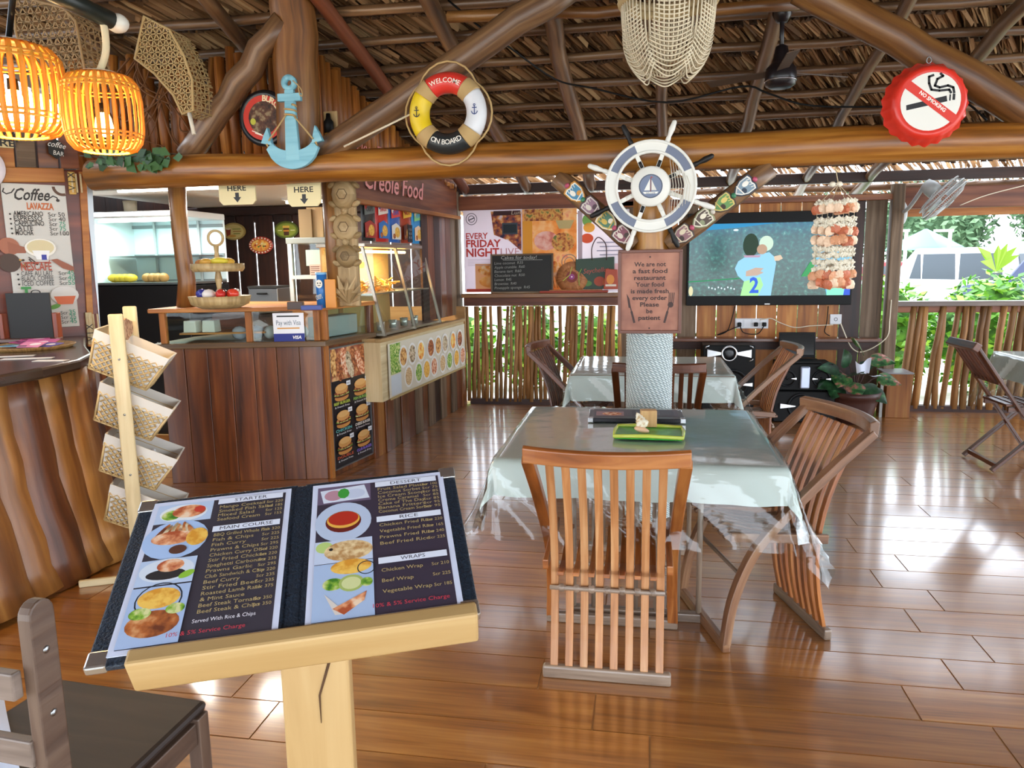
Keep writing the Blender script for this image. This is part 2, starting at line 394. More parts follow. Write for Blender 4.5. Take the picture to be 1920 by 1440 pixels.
# ================================================================ ROOF  (underside of rafters z = 2.30 + .24 (8.1 - y))
SL = .24
def RZ(y, up=0): return 2.30+up+SL*(8.1-y)
RN = (0, SL, 1)
ceiling = struct('ceiling')
TH = [translucent(c_, .22, .75) for c_ in ('#8d6641', '#aa8157', '#65472b', '#c6a273', '#4a3421')]
PUR = [4.93+.37*k for k in range(-2, 12)]
rr = random.Random(3)
for k, y in enumerate(PUR):
    m = MB().tube(logpts((-4.9, y, RZ(y, .095)), (5.9, y, RZ(y, .095)), 16, .012, k), rr.uniform(.028, .036), 7); m.build('purlin', LOGD, ceiling)
    m = MB(); x = -4.9
    while x < 5.8:
        if y > 7.3 and rr.random() < .25: x += .026; continue
        for lay in range(2 if y < 7.3 else 1):
            m.m = rr.choice((0, 0, 1, 1, 1, 2, 3)); xa = x+rr.uniform(-.03, .03); ya = y-.06+rr.uniform(-.04, .04)+lay*.03
            dx = .30+rr.uniform(-.05, .05)+.05*math.sin(x*1.7+k*2.1); L = .47+rr.uniform(-.1, .12); yb = ya+L; w = rr.uniform(.012, .024)
            za = RZ(ya, .20+lay*.015); zb = RZ(yb, .125+rr.uniform(-.005, .025)+lay*.02); t = rr.uniform(-.02, .02)
            m.add([(xa, ya, za-t), (xa+w, ya, za+t), (xa+dx+w*.6, yb, zb+t), (xa+dx, yb, zb-t)], [(0, 1, 2, 3)], [[(0, 0)]*4])
        if rr.random() < .8:   # folded leaf butts bunched over the batten
            m.m = rr.choice((2, 4, 4)); w = rr.uniform(.03, .05); h = rr.uniform(.035, .07); yb = y+.085+rr.uniform(0, .03)
            m.add([(x, yb, RZ(yb, .15)), (x+w, yb, RZ(yb, .15)), (x+w+.01, yb-.02, RZ(yb, .15)-h), (x+.006, yb-.02, RZ(yb, .15)-h), (x+w/2, yb-.05, RZ(yb, .13)-h*.5)], [(0, 1, 2, 3), (0, 3, 4), (1, 4, 2), (3, 2, 4)], [[(0, 0)]*4, [(0, 0)]*3, [(0, 0)]*3, [(0, 0)]*3])
        x += .026
    m.build('thatch_row', TH, ceiling, stuff=True)
m = MB(); m.prism([(3.95, RZ(3.95, .215)), (7.5, RZ(7.5, .215)), (7.5, RZ(7.5, .30)), (3.95, RZ(3.95, .36))], -5.1, 6.0)
m.v = [V3((v.z, v.x, v.y)) for v in m.v]; m.build('thatch_light_block', P('#4a341f', .9), ceiling)  # solid slab added above the strands to block skylight
zr = RZ(3.95, .215)
m = MB().prism([(3.95, zr), (3.95, zr+.15), (-3.2, zr-.95), (-3.2, zr-1.1)], -5.1, 6.0); m.v = [V3((v.z, v.x, v.y)) for v in m.v]; m.build('unseen_thatch_slope', P('#5a4027', .9), ceiling)  # unseen front slope, carried behind the camera to darken the near room
RAF = [(600, 0, 745, 190, .05), (800, 0, 930, 245, .055), (1030, 20, 1088, 262, .06), (1241, 140, 1243, 262, .045), (1466, 0, 1396, 250, .05), (1705, 0, 1565, 245, .042), (1914, 15, 1820, 121, .05)]
for i, (x0, y0, x1, y1, r) in enumerate(RAF):
    a = U(x0, y0, pl=((0, 8.1, 2.30), RN)); b = U(x1, y1, pl=((0, 8.1, 2.30), RN)); d = (b-a)/(b.y-a.y)
    MB().tube(logpts(a+d*(4.2-a.y), a+d*(9.1-a.y), 12, .014, i+40), r, 9).build('rafter', LOGD if i else RUSTIC, ceiling)
for x in (3.6, 4.7, 5.6, -2.9, -4.0):
    MB().tube(logpts((x*.9, 4.2, RZ(4.2)), (x*1.04, 8.35, RZ(8.35)), 9, .014, int(x*10)), .05, 9).build('rafter', LOGD, ceiling)

# main beam, king post, struts
m = MB().tube(logpts((-3.52, 4.5, 2.142), (5.6, 4.5, 2.147), 22, .007, 5), [.097+.004*math.sin(i*1.3) for i in range(23)], 20)
tag(m.build('log_beam', LOG), 'long honey-coloured log beam crossing the whole room', 'beam')
a = U(562, 285, Y=4.66); a.z = 2.16
m = MB().tube(logpts(a, (a.x+.03, 4.62, 3.42), 8, .01, 2), .135, 16); tag(m.build('king_post', LOGM), 'thick upright log post behind the blue anchor, above the beam', 'post')
m = MB().tube(logpts(U(352, 292, Y=4.58), U(532, 38, Y=4.56), 9, .016, 8), [.075]*5+[.082, .078, .074, .07, .07], 12); tag(m.build('log_strut', LOGD), 'weathered slanting strut left of the blue anchor', 'strut')
m = MB().tube(logpts(U(600, 292, Y=4.5), U(1075, -30, Y=4.5), 10, .012, 9), .082, 14); tag(m.build('log_rafter', LOGD), 'long slanting log that carries the lifebuoy', 'strut')
m = MB().tube(logpts(U(1500, -25, Y=4.5), U(1960, 228, Y=4.5), 10, .008, 10), .088, 16); tag(m.build('log_rafter', LOGM), 'long slanting log above the no smoking sign', 'strut')
m = MB().tube(logpts(U(840, 32, Y=4.8), U(1500, 8, Y=4.8), 9, .012, 12), .035, 10); tag(m.build('log_tie', LOGM), 'thin level log behind the shell chandelier near the roof top', 'beam')

# ================================================================ BACK WALL  (y = 8.1)
YB = 8.1
wall = struct('wall_back', (0, YB, 0))
xs = [-.27+.2*i for i in range(13)]
tone = [PLANKG, PLANKG, PLANKW, PLANKG, PLANKW, PLANKW, PLANKW, PLANKW, PLANKW, PLANKW, PLANKW, DARKP, PLANKG]
for i, x in enumerate(xs):
    MB().box((x+.1, YB, 1.08), (.192, .024, 2.16)).build('plank', tone[i], wall, bevel=.003)
w2 = struct('trim_1', (0, YB, 2.2))
MB().box((1.6, YB-.03, 2.315), (7.6, .07, .1)).build('plank', DARKP, w2, bevel=.006)
MB().box((-1.1, YB-.05, 2.17), (2.0, .06, .15)).build('plank', RUSTIC, w2, bevel=.006)
MB().box((1.1, YB-.05, 2.12), (2.7, .06, .06)).build('plank', MAHO, w2, bevel=.006)
MB().box((3.95, YB-.04, 2.10), (3.05, .07, .2)).build('plank', RUSTIC, w2, bevel=.006)
MB().box((3.95, YB+.25, 1.99), (3.05, .04, .10)).build('plank', PLANKW, w2, bevel=.006)
t = thing('log_post', 'grey-brown square post between the television wall and the open window', 'post', (2.40, YB-.05, 0))
MB().box((2.40, YB-.05, 1.12), (.11, .12, 2.24)).build('shaft', PLANKG, t, bevel=.012)
t = thing('log_post', 'dark weathered corner post left of the posters', 'post', (-2.04, YB-.06, 0))
MB().box((-2.035, YB-.06, 1.15), (.15, .14, 2.3)).build('shaft', PLANKG, t, bevel=.015)
MB().box((-2.12, YB-.14, 1.25), (.10, .05, .58)).build('cleat', PLANKW, t, bevel=.01)

def stick_fence(name, label, x0, x1, step, r, lean, seed, rail):
    rg = random.Random(seed); t = thing(name, label, 'fence', ((x0+x1)/2, YB, 0)); x = x0
    while x < x1:
        b = x+rg.uniform(-.012, .012); tp = b+lean+rg.uniform(-.035, .035); rad = r*rg.uniform(.8, 1.2)
        pts = [V3((b+(tp-b)*k/4+rg.uniform(-.008, .008), YB+rg.uniform(-.012, .012), .03+1.05*k/4)) for k in range(5)]
        MB().tube(pts, [rad*1.05, rad, rad*1.04, rad*.98, rad*.92], 7).build('stake', POLE, t); x += step*rg.uniform(.88, 1.12)
    MB().box(((x0+x1)/2, YB+.02, .025), (x1-x0, .08, .07)).build('kerb', DARKP, t)
    rail(t)
def railL(t):
    MB().box((-1.08, YB-.07, 1.20), (1.72, .20, .045)).build('shelf_board', LOGM, t, bevel=.006)
    MB().box((-1.08, YB-.03, 1.13), (1.72, .05, .09)).build('rail', RUSTIC, t, bevel=.006)
def railR(t):
    MB().box((3.95, YB-.02, 1.085), (3.1, .15, .05)).build('sill', wood('sill', '#3c2b22', '#5d473b', '#7d6a5c', .3, 1.5, 20, .2, .1), t, bevel=.006)
    MB().box((3.95, YB+.02, 1.03), (3.0, .05, .07)).build('rail', RUSTIC, t, bevel=.006)
stick_fence('stick_fence', 'wall of thin upright sticks under the food posters', -1.90, -.26, .050, .0225, .02, 4, railL)
stick_fence('stick_fence', 'wall of thick upright sticks under the open window on the right', 2.55, 5.2, .084, .034, .05, 6, railR)

# ================================================================ KITCHEN SHELL
NS = (-1, .073, 0); PS = (-2.13, 5.65, 0)
def S(x, y): return U(x, y, pl=(PS, NS))
def SX(y): return -2.13+(y-5.65)*.073
us = V3((.073, 1, 0)).normalized()
wr = struct('wall_right', (-2.05, 6.8, 0))
yy = 5.68; i = 0
tn = [PLANKW, MAHO, PLANKG, MAHO, RUSTIC, PLANKG, MAHO, PLANKG, DARKP, PLANKG, MAHO, PLANKG, RUSTIC, MAHO]
while yy < 7.95:   # boards below the side counter
    w = .17; m = MB(FR((SX(yy)+.012+(.012 if i % 2 else 0), yy, 0), us)).box((w/2, .39, -.012), (w-.006, .78, .024)); m.build('plank', tn[i % 14], wr, bevel=.003); yy += w; i += 1
for k in range(6):   # upper boards of the side wall beyond the heated case
    y = 6.95+k*.17; MB(FR((SX(y)-.03, y, 1.0), us)).box((.085, .58, -.012), (.164, 1.16, .024)).build('plank', [DARKP, RUSTIC, DARKP, MAHO, RUSTIC, PLANKG][k], wr, bevel=.003)
# fascia with the neon words
fa = thing('fascia_board', 'long brown fascia board over the serving hatch, with pink script letters', 'board', (-2.1, 6.5, 2.05))
m = MB(FR((SX(5.3)-.01, 5.3, 2.02), us)); m.box((1.35, .19, -.015), (2.7, .38, .03)); m.build('board', RUSTIC, fa, bevel=.004)
m = MB(FR((SX(5.3), 5.3, 2.02), us)); m.box((1.35, .0, .0), (2.7, .035, .06)); m.build('edge_batten', PLANKW, fa, bevel=.004)
NEON = P('#e7908a', .4)
pr = Print(FR((SX(5.3)+.006, 5.3, 2.02), us), .002)
pr.text('Licky', .14, .345, .12, NEON, shear=.2); pr.text('Tasty', .62, .345, .11, NEON, shear=.2)
pr.text('Creole Food', .36, .11, .15, NEON, w=1.25, shear=.25, bold=.012); pr.build('lettering', fa)
# pole wall above the hatch: front run and side run
pw = struct('wall_left', (-2.6, 4.95, 2.2))
rg = random.Random(8); x = -3.95
while x < -2.2:
    h = RZ(4.95)-.06-rg.uniform(0, .12); r = rg.uniform(.03, .042)
    MB().tube([(x, 4.95, 2.22), (x+rg.uniform(-.02, .02), 4.95, (2.22+h)/2), (x+rg.uniform(-.03, .03), 4.95, h)], [r, r*1.03, r*.93], 8).build('pole', POLEO, pw); x += .075
y = 4.98
while y < 8.0:
    h = RZ(y)-.02-rg.uniform(0, .06); r = rg.uniform(.03, .042)
    MB().tube([(SX(y)-.03, y, 2.36), (SX(y)-.03+rg.uniform(-.01, .01), y+rg.uniform(-.02, .02), h)], [r, r*.93], 8).build('pole', POLEO, pw); y += .078
# hatch ceiling, back wall of the kitchen
MB().box((-3.55, 6.45, 2.215), (2.75, 3.1, .03)).build('ceiling_panel', P('#f0eadc', .6), pw)
MB().box((-3.6, 7.93, 2.15), (3.2, .09, .09)).build('wall_plate', DARKP, pw, bevel=.01)
kb = struct('wall_back_kitchen', (-3.6, 8.0, 0))
x = -5.2
while x < -2.25:
    w = .225; MB().box((x+w/2, 8.0, 1.05), (w-.016, .022, 2.1)).build('plank', DARKP, kb, bevel=.003); x += w
MB().box((-3.0, 7.94, .78), (2.2, .04, .62)).build('splashback', wood('ply', '#8a6238', '#a67c4a', '#b88f5a', .5, 1.2, 14, .1, .05), kb)
for i, (x, y) in enumerate(((-3.6, 5.6), (-2.9, 7.1))):
    t = thing('tube_light', 'fluorescent tube under the kitchen ceiling near the %s' % ('counter' if i == 0 else 'dark back wall'), 'lamp', (x, y, 2.19)); MB().box((x, y, 2.187), (1.2, .07, .025)).build('housing', WHITE, t); MB().tube([(x-.57, y, 2.16), (x+.57, y, 2.16)], .013, 8).build('tube', emit('#fff6e6', 12), t)
    li = bpy.data.lights.new('tube_lamp', 'AREA'); li.shape = 'RECTANGLE'; li.size = 1.1; li.size_y = .06; li.energy = 38; li.color = (1, .94, .84); lo = bpy.data.objects.new('tube_lamp', li); COL.objects.link(lo); lo.location = (x, y, 2.14)
# ================================================================ OUTSIDE
gr = struct('ground'); MB().box((0, 30, -.2), (120, 100, .16)).build('gravel', blotch('gravel', [(.35, '#c9c1b2'), (.65, '#e4dfd4')], 3, .9), gr)
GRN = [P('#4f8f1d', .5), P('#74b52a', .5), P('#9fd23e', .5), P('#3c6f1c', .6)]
def leafball(m, c, r, n, rg, s=.07, up=.3):
    for _ in range(n):
        d = V3((rg.gauss(0, 1), rg.gauss(0, 1), rg.gauss(0, 1))).normalized(); p = V3(c)+V3((d.x*r[0], d.y*r[1], d.z*r[2]))*rg.uniform(.75, 1.05)
        u = V3((rg.uniform(-1, 1), rg.uniform(-1, 1), rg.uniform(-.4, .6))).normalized(); w = u.cross(d+V3((0, 0, up)))
        if w.length < .01: continue
        w.normalize(); L = s*rg.uniform(.7, 1.3); m.m = rg.choice((0, 1, 1, 2, 3))
        m.add([p-u*L, p+w*L*.45, p+u*L, p-w*L*.45], [(0, 1, 2, 3)], [[(0, 0)]*4])
def bush(name, label, c, r, n, seed, group=None, s=.07):
    rg = random.Random(seed); t = thing(name, label, 'shrub', (c[0], c[1], -.12), group)
    m = MB(); leafball(m, c, r, n, rg, s); m.build('leaves', GRN, t, stuff=True)
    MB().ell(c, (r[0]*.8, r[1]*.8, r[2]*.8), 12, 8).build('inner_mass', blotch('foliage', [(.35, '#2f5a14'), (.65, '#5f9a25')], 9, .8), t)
    m = MB()
    for k in range(3): m.tube([(c[0]+rg.uniform(-.1, .1), c[1], -.12), (c[0]+rg.uniform(-.4, .4)*r[0], c[1], c[2])], .02, 6)
    m.build('stems', LOGD, t)
for i, x in enumerate((2.75, 4.15, 5.5, 6.9)):
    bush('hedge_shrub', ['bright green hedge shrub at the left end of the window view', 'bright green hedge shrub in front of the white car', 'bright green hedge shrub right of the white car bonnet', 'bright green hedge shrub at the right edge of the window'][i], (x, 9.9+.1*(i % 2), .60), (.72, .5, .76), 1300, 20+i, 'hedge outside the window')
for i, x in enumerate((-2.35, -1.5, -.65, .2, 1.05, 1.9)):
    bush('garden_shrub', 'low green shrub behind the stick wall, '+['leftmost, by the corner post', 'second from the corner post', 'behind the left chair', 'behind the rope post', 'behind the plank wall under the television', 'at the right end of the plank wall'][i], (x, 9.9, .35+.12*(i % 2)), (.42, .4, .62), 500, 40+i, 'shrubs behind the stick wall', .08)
def car(name, label, o, ang, body, big=True):
    t = thing(name, label, 'car', o); T = Matrix.Translation(o) @ Matrix.Rotation(ang, 4, 'Z'); L, Wd, H = (4.9, 1.9, 1.85) if big else (4.2, 1.75, 1.5)
    pts = [(-L/2, .35), (-L/2, .95), (-L/2+.15, 1.05), (-L/2+.35, H-.1), (-L/2+.6, H), (L*.08, H), (L*.22, 1.12), (L/2-.25, 1.0), (L/2, .8), (L/2, .35)]
    F = T @ Matrix(((1, 0, 0, 0), (0, 0, -1, Wd/2), (0, 1, 0, 0), (0, 0, 0, 1)))
    MB(F).prism(pts, 0, Wd).build('body', body, t, bevel=.06)
    gl = P('#27323a', .1)
    for a, b in ((-L/2+.5, -L*.18), (-L*.16, .12), (.16, L*.10)):
        for z0, z1 in ((-.012, .005), (Wd-.005, Wd+.012)):
            MB(F).prism([(a, 1.1), (b, 1.1), (b if b < .2 else b-.2, H-.14), (a+.05, H-.14)], z0, z1).build('window', gl, t)
    MB(T).quad((-L/2+.14, Wd*.42, 1.10), (-L/2+.14, -Wd*.42, 1.10), (-L/2+.30, -Wd*.40, H-.16), (-L/2+.30, Wd*.40, H-.16)).build('rear_window', gl, t); MB(T).box((-L/2-.01, 0, .8), (.02, .5, .12)).build('number_plate', P('#d9d6c8', .5), t)
    for sy in (-1, 1): MB(T).box((-L/2-.005, sy*Wd*.42, .88), (.03, .14, .24)).build('tail_light', P('#7a1414', .3), t)
    MB(T).quad((L*.085, -Wd*.42, H-.06), (L*.21, -Wd*.45, 1.15), (L*.21, Wd*.45, 1.15), (L*.085, Wd*.42, H-.06)).build('windscreen', gl, t)
    for sx in (-.3, .3):
        for sy in (-.5, .5):
            MB(T @ Matrix.Translation((sx*L, sy*(Wd-.1), .36)) @ Matrix.Rotation(math.pi/2, 4, 'X')).lathe([(0, -.1), (.36, -.1), (.36, .1), (0, .1)], n=18).build('wheel', BLACK, t)
car('parked_car', 'white estate car parked beyond the hedge', (U(1790, 490, Y=21).x, 21, -.12), math.radians(122), P('#b9bcc0', .25))
car('parked_car', 'red car parked left of the white car', (U(1680, 490, Y=27).x, 27, -.12), math.radians(120), P('#8a0c14', .2), False)
car('parked_car', 'blue car at the right edge of the window', (U(2045, 490, Y=17).x, 17, -.12), math.radians(112), P('#18264a', .2))
TX = U(1735, 450, Y=42).x
t = thing('canopy_tent', 'pale green pointed tent roof beyond the cars', 'tent', (TX, 42, -.12))
MB().lathe([(1.9, 1.85), (1.8, 2.0), (.05, 2.9)], (TX, 42, 0), 4).build('roof', P('#5f9a84', .6), t)
m = MB()
for sx in (-1.5, 1.5):
    for sy in (-1.5, 1.5): MB().tube([(TX+sx*.85, 42+sy*.85, -.12), (TX+sx*.85, 42+sy*.85, 1.9)], .04, 6).build('leg', WHITE, t)
rg = random.Random(77)
TG = [P('#3f5c3a', .7), P('#57744f', .7), P('#6d8a64', .7), P('#33502f', .7)]
for i, x in enumerate((10.0, 17.5, 25, 32.5, 40)):
    t = thing('distant_tree', 'hazy green tree beyond the car park, '+['leftmost, beside the window post', 'second from the left', 'behind the white car', 'behind the young palm', 'rightmost'][i], 'tree', (x, 50+i % 2*2, -.12), 'trees beyond the car park')
    m = MB(); leafball(m, (x, 50+i % 2*2, 3.0+.6*(i % 3)), (3.7, 2, 2.8+.3*(i % 2)), 2600, rg, .24); m.build('crown', TG, t, stuff=True)
    MB().ell((x, 50+i % 2*2, 2.8+.6*(i % 3)), (3.2, 1.5, 2.4), 12, 8).build('inner_mass', P('#3f5c3a', .8), t)
    MB().tube([(x, 50+i % 2*2, -.12), (x, 50+i % 2*2, 2.5)], .2, 8).build('trunk', LOGD, t)
for i, px in enumerate((1698, 1780)):
    a = U(px, 460, Y=24); t = thing('lamp_post', ['slim white lamp post at the left of the window view', 'slim white lamp post above the white car'][i], 'lamp post', (a.x, 24, -.12))
    MB().tube([(a.x, 24, -.12), (a.x, 24, a.z+.4)], .05, 8).build('pole', WHITE, t); MB().box((a.x-.18, 24, a.z+.42), (.5, .12, .07)).build('head', WHITE, t)
t = thing('palm_seedling', 'young bright green palm in the hedge', 'plant', U(1868, 505, Y=9.6)); b = U(1868, 510, Y=9.6); OFF[t.name] = V3(t.location)
for px, py in ((1832, 462), (1838, 490), (1872, 458), (1908, 462), (1912, 478), (1890, 455)):
    e = U(px, py, Y=9.5); c = b.lerp(e, .5)+V3((0, 0, .05)); d = (e-b).cross(V3((0, 1, 0))).normalized()*.045
    MB().add([b, c-d, e, c+d], [(0, 1, 2, 3)], [[(0, 0)]*4]).build('frond', GRN[2], t)
# ================================================================ LEFT: BAR, COFFEE BOARD
FOOD = {'fries': blotch('fries', [(.4, '#d9952f'), (.6, '#f2c35a')], 60), 'burger': blotch('burger', [(.35, '#7b4a1e'), (.5, '#d79a52'), (.65, '#e9c07c')], 40),
        'salad': blotch('salad', [(.38, '#3f7a22'), (.5, '#8fb63c'), (.62, '#d8d79a')], 60), 'meat': blotch('meat', [(.38, '#6a3218'), (.55, '#b5652f'), (.68, '#d9a06a')], 45),
        'rice': blotch('rice', [(.38, '#b98952'), (.6, '#e8cf9e')], 90), 'fruit': blotch('fruit', [(.36, '#e0702f'), (.5, '#f3b24a'), (.64, '#f0d98a')], 25),
        'shrimp': blotch('shrimp', [(.38, '#b0532e'), (.5, '#e39b6c'), (.62, '#f1d3b4')], 50), 'mix': blotch('mix', [(.35, '#5f4d35'), (.45, '#b9a079'), (.55, '#ddcfae'), (.68, '#9a5b3b')], 30)}
bar = thing('bar_counter', 'bar front of split bark-edged logs under a dark top, at the left', 'counter', (-3.2, 3.0, 0))
sl_ = [(2.30, .20), (2.55, .13), (2.74, .16), (2.93, .11), (3.08, .13), (3.25, .11), (3.40, .12), (3.52, .07)]
rg = random.Random(5)
bm_ = [BARK, wood('bark_pale', '#4b2a14', '#94602c', '#c08a48', .4, 1.0, 9, .8, .2, .3), wood('bark_deep', '#2c1509', '#5e3114', '#8a5526', .45, 1.0, 9, .9, .2, .3)]
for i, (y, r) in enumerate(sl_):
    xb = -2.90+.05*(y-2.8); pts = []; rs = []
    for k in range(9):
        z = 1.045*k/8; fl = (1-k/8)
        pts.append((xb-.07+.10*fl*fl+rg.uniform(-.007, .007), y+.06*fl*(1 if i > 2 else 0)+rg.uniform(-.006, .006), z)); rs.append(r*(1+.28*fl*fl+rg.uniform(-.025, .025)))
    MB().tube(pts, rs, 16, flat=.75, up=(0, 1, 0)).build('split_log', bm_[(0, 2, 0, 1, 2, 0, 1, 2)[i]], bar)
top = [(-2.76, 1.9), (-2.75, 3.05), (-2.80, 3.35), (-2.93, 3.60), (-3.25, 3.95), (-3.80, 4.62), (-5.1, 4.62), (-5.1, 1.9)]
MB().prism(top, 1.045, 1.10).build('bar_top', wood('bar_top', '#1c120e', '#33211a', '#4d342a', .25, 1.2, 14, .2, .1, .4), bar, bevel=.012)
MB().box((-3.2, 3.66, .52), (.55, .05, 1.04)).build('end_board', MAHO, bar)
BP = U(150, 618, Y=4.55); BN = V3((.757, -.653, 0)); bu = V3((.653, .757, 0))
def B(x, y): return U(x, y, pl=(BP, BN))
KB_ = 4.55/3.85; FB = FR(B(33, 618), bu) @ Matrix.Diagonal((KB_, KB_, KB_, 1)); FBi = FB.inverted()
def buv(x, y): q = FBi @ B(x, y); return (q.x, q.y)
cw = thing('coffee_wall', 'red-brown wooden partition that holds the coffee price board', 'partition', (B(90, 640).x, B(90, 640).y, 1.05))
MB(FB).prism([buv(-60, 650), buv(192, 645), buv(158, 318), buv(-60, 322)], -.05, -.015).build('panel', wood('red_panel', '#4a1c0c', '#6f2c14', '#8a4020', .4, 1, 12, .15, .1, .2), cw, bevel=.006)
for k, (a, b, m_) in enumerate(((-40, 30, PLANKW), (34, 70, PLANKG), (74, 112, MAHO), (116, 150, RUSTIC))):
    MB(FB).prism([buv(a, 316), buv(b, 316), buv(b-6, 245), buv(a-6, 245)], -.05, -.02+.008*(k % 2)).build('upper_board', m_, cw, bevel=.004)
MB(FB).prism([buv(-40, 342), buv(122, 342), buv(119, 316), buv(-40, 312)], -.015, .012).build('cornice', PLANKW, cw, bevel=.006)
MB(FB).prism([buv(176, 650), buv(194, 650), buv(176, 325), buv(160, 325)], -.10, -.06).build('steel_jamb', STEEL, cw)
MB(FB).prism([buv(166, 650), buv(178, 650), buv(162, 322), buv(148, 322)], -.03, .0).build('edge_post', PLANKW, cw, bevel=.004)
for (a, b, c_, m_) in (((126, 322), (147, 365), .012, wood('tile_y', '#b98a35', '#d9b25a', '#e9cd86', .4, 4, 60, .2, 0)), ((159, 586), (181, 645), .012, RAW)):
    t = thing('chopstick_plaque', 'small yellow bamboo plaque at the top of the coffee partition' if a[0] < 150 else 'small pale bamboo plaque low on the coffee partition', 'plaque', B(*b))
    x0, y1 = buv(*a); x1, y0 = buv(*b)
    MB(FB).prism([(x0, y0), (x1-.01, y0), (x1-.01, y1), (x0, y1)], -.012, c_).build('backing', m_, t, bevel=.003)
    for q in range(3): MB(FB).prism([(x0+.012+q*.022, y0+.01), (x0+.02+q*.022, y0+.01), (x0+.02+q*.022, y1-.01), (x0+.012+q*.022, y1-.01)], c_, c_+.006).build('slat', RAW, t)
    pr = Print(FB, c_+.0065); pr.text('V I X', x0+.03, y0+.02, .035, '#20180f', rot=math.pi/2, w=.10); pr.build('marks', t)
cb = thing('coffee_price_board', 'white coffee price board with black script heading on the bar partition', 'price board', B(90, 630))
wv, hv = buv(150, 618)[0], buv(120, 348)[1]
MB(FB).prism([(0, 0), (wv, 0), (wv, hv), (0, hv)], -.014, .004).build('panel', P('#cbc6bc', .45), cb, bevel=.003)
pr = Print(FB, .0046); K1, KG, KR = '#2a2320', '#1f8f6a', '#8a3a1c'
s_ = hv/2.75   # board units: y 0..2.75
def bl(x, y): return x*wv, hv-y*s_
def script(t, x, y, h, w, col):
    a, b = bl(x, y); pr.text(t, a, b, h, col, w=w*wv, shear=.28, bold=.02)
script('Coffee', .16, .30, .062, .56, K1)
pr.line([(bl(.04, .10)), bl(.02, .16), bl(.07, .20), bl(.15, .17), bl(.2, .10)], .006, K1); pr.line([bl(.72, .26), bl(.79, .21), bl(.85, .24), bl(.86, .30)], .006, K1)
pr.ell(*bl(.86, .29), .009, .008, K1); pr.ring(*bl(.95, .03), .035, .05, '#5a3a26', a0=math.pi, a1=1.6*math.pi)
a, b = bl(.36, .47); pr.text('LAVAZZA', a, b, .034, '#c2622a', w=.42*wv, bold=.04)
for i, (n_, p_, g) in enumerate((('AMERICANO', '50', 0), ('ESPRESSO', '40', 0), ('CAPPUCINO', '75', 1), ('LATTE', '75', 1), ('MOCHA', '100', 0))):
    y = .60+i*.09; pr.ell(*bl(.09, y-.03), .005, .005, K1); a, b = bl(.14, y); pr.text(n_, a, b, .026, K1, w=min(.46, .055*len(n_))*wv, bold=.012)
    a, b = bl(.68, y); pr.text('Scr', a, b, .022, K1); a, b = bl(.84, y); pr.text(p_, a, b, .024, KG if g else K1)
pr.ell(*bl(.02, 1.17), .05, .045, '#a8664a', a=-.5); pr.poly([bl(0, 1.08), bl(.28, 1.2), bl(.26, 1.3), bl(0, 1.3)], '#9a5a40')
pr.ell(*bl(.50, 1.20), .075, .05, '#ece5d6'); pr.ell(*bl(.50, 1.19), .065, .04, '#d8c79a'); pr.poly([bl(.36, 1.25), bl(.64, 1.25), bl(.60, 1.42), bl(.42, 1.42)], '#efece6'); pr.rect(*bl(.50, 1.43), *bl(.58, 1.33), '#3b3f9a')
pr.ell(*bl(.0, 1.48), .05, .05, '#4a3428'); 
rgq = random.Random(2)
for q in range(14): pr.ell(*bl(.14+rgq.random()*.12, 1.40+rgq.random()*.16), .006, .005, rgq.choice(('#3a2418', '#6b4a2e', '#c59a3d')), 8)
pr.line([bl(.30, 1.38), bl(.38, 1.46), bl(.42, 1.52), bl(.34, 1.48), bl(.30, 1.42)], .006, '#3a2418')
pr.poly([bl(.64, 1.43), bl(.74, 1.41), bl(1.0, 1.57), bl(1.0, 1.67), bl(.82, 1.60)], '#9a5a40')
a, b = bl(.16, 1.63); pr.text('NESCAF\u00c9', a, b, .044, '#a8432a', w=.48*wv, bold=.02); pr.line([bl(.20, 1.475), bl(.6, 1.475)], .004, '#a8432a')
for i, (n_, p_) in enumerate((('CAFE AU LAIT', '45'), ('BLACK COFFEE', '40'), ('ICED COFFEE', '55'))):
    y = 1.73+i*.095; pr.ell(*bl(.10, y-.03), .005, .005, K1); a, b = bl(.15, y); pr.text(n_, a, b, .026, K1, w=.50*wv); a, b = bl(.74, y); pr.text('Scr', a, b, .022, K1); a, b = bl(.88, y); pr.text(p_, a, b, .026, KG)
a, b = bl(.12, 2.12); pr.text('T', a, b, .05, '#3f8f46', bold=.05); pr.ring(*bl(.34, 2.05), .018, .024, K1, ry=.6); pr.ell(*bl(.80, 2.12), .07, .05, '#d9d4cc'); pr.poly([bl(.62, 2.14), bl(.98, 2.14), bl(.92, 2.3), bl(.68, 2.3)], '#d86a3c'); pr.ell(*bl(.62, 2.34), .03, .012, '#5f9a3a', a=.3)
for i, p_ in enumerate(('35', '25', '45')): a, b = bl(.70, 2.50+i*.09); pr.text('Scr', a, b, .02, K1); a, b = bl(.84, 2.50+i*.09); pr.text(p_, a, b, .026, KG)
pr.build('print', cb)
def board_sign(name, label, a, b, col, rows, extra=None):
    x0, y1 = buv(*a); x1, y0 = buv(*b); t = thing(name, label, 'sign', B(*b)); MB(FB).prism([(x0, y0), (x1, y0), (x1, y1), (x0, y1)], .013, .022).build('board', P(col, .5), t)
    pr = Print(FB, .0225)
    for tx, fx, fy, h, c_, w_ in rows: pr.text(tx, x0+(x1-x0)*fx, y0+(y1-y0)*fy, h, c_, 'c', w=w_, bold=.02)
    pr.build('lettering', t); return t
board_sign('order_sign', 'cream order here sign under the left lantern', (-62, 250), (25, 279), '#cdb884', (('ORDER', .62, .55, .045, '#1d1a17', .2), ('HERE', .66, .12, .035, '#1d1a17', .15)))
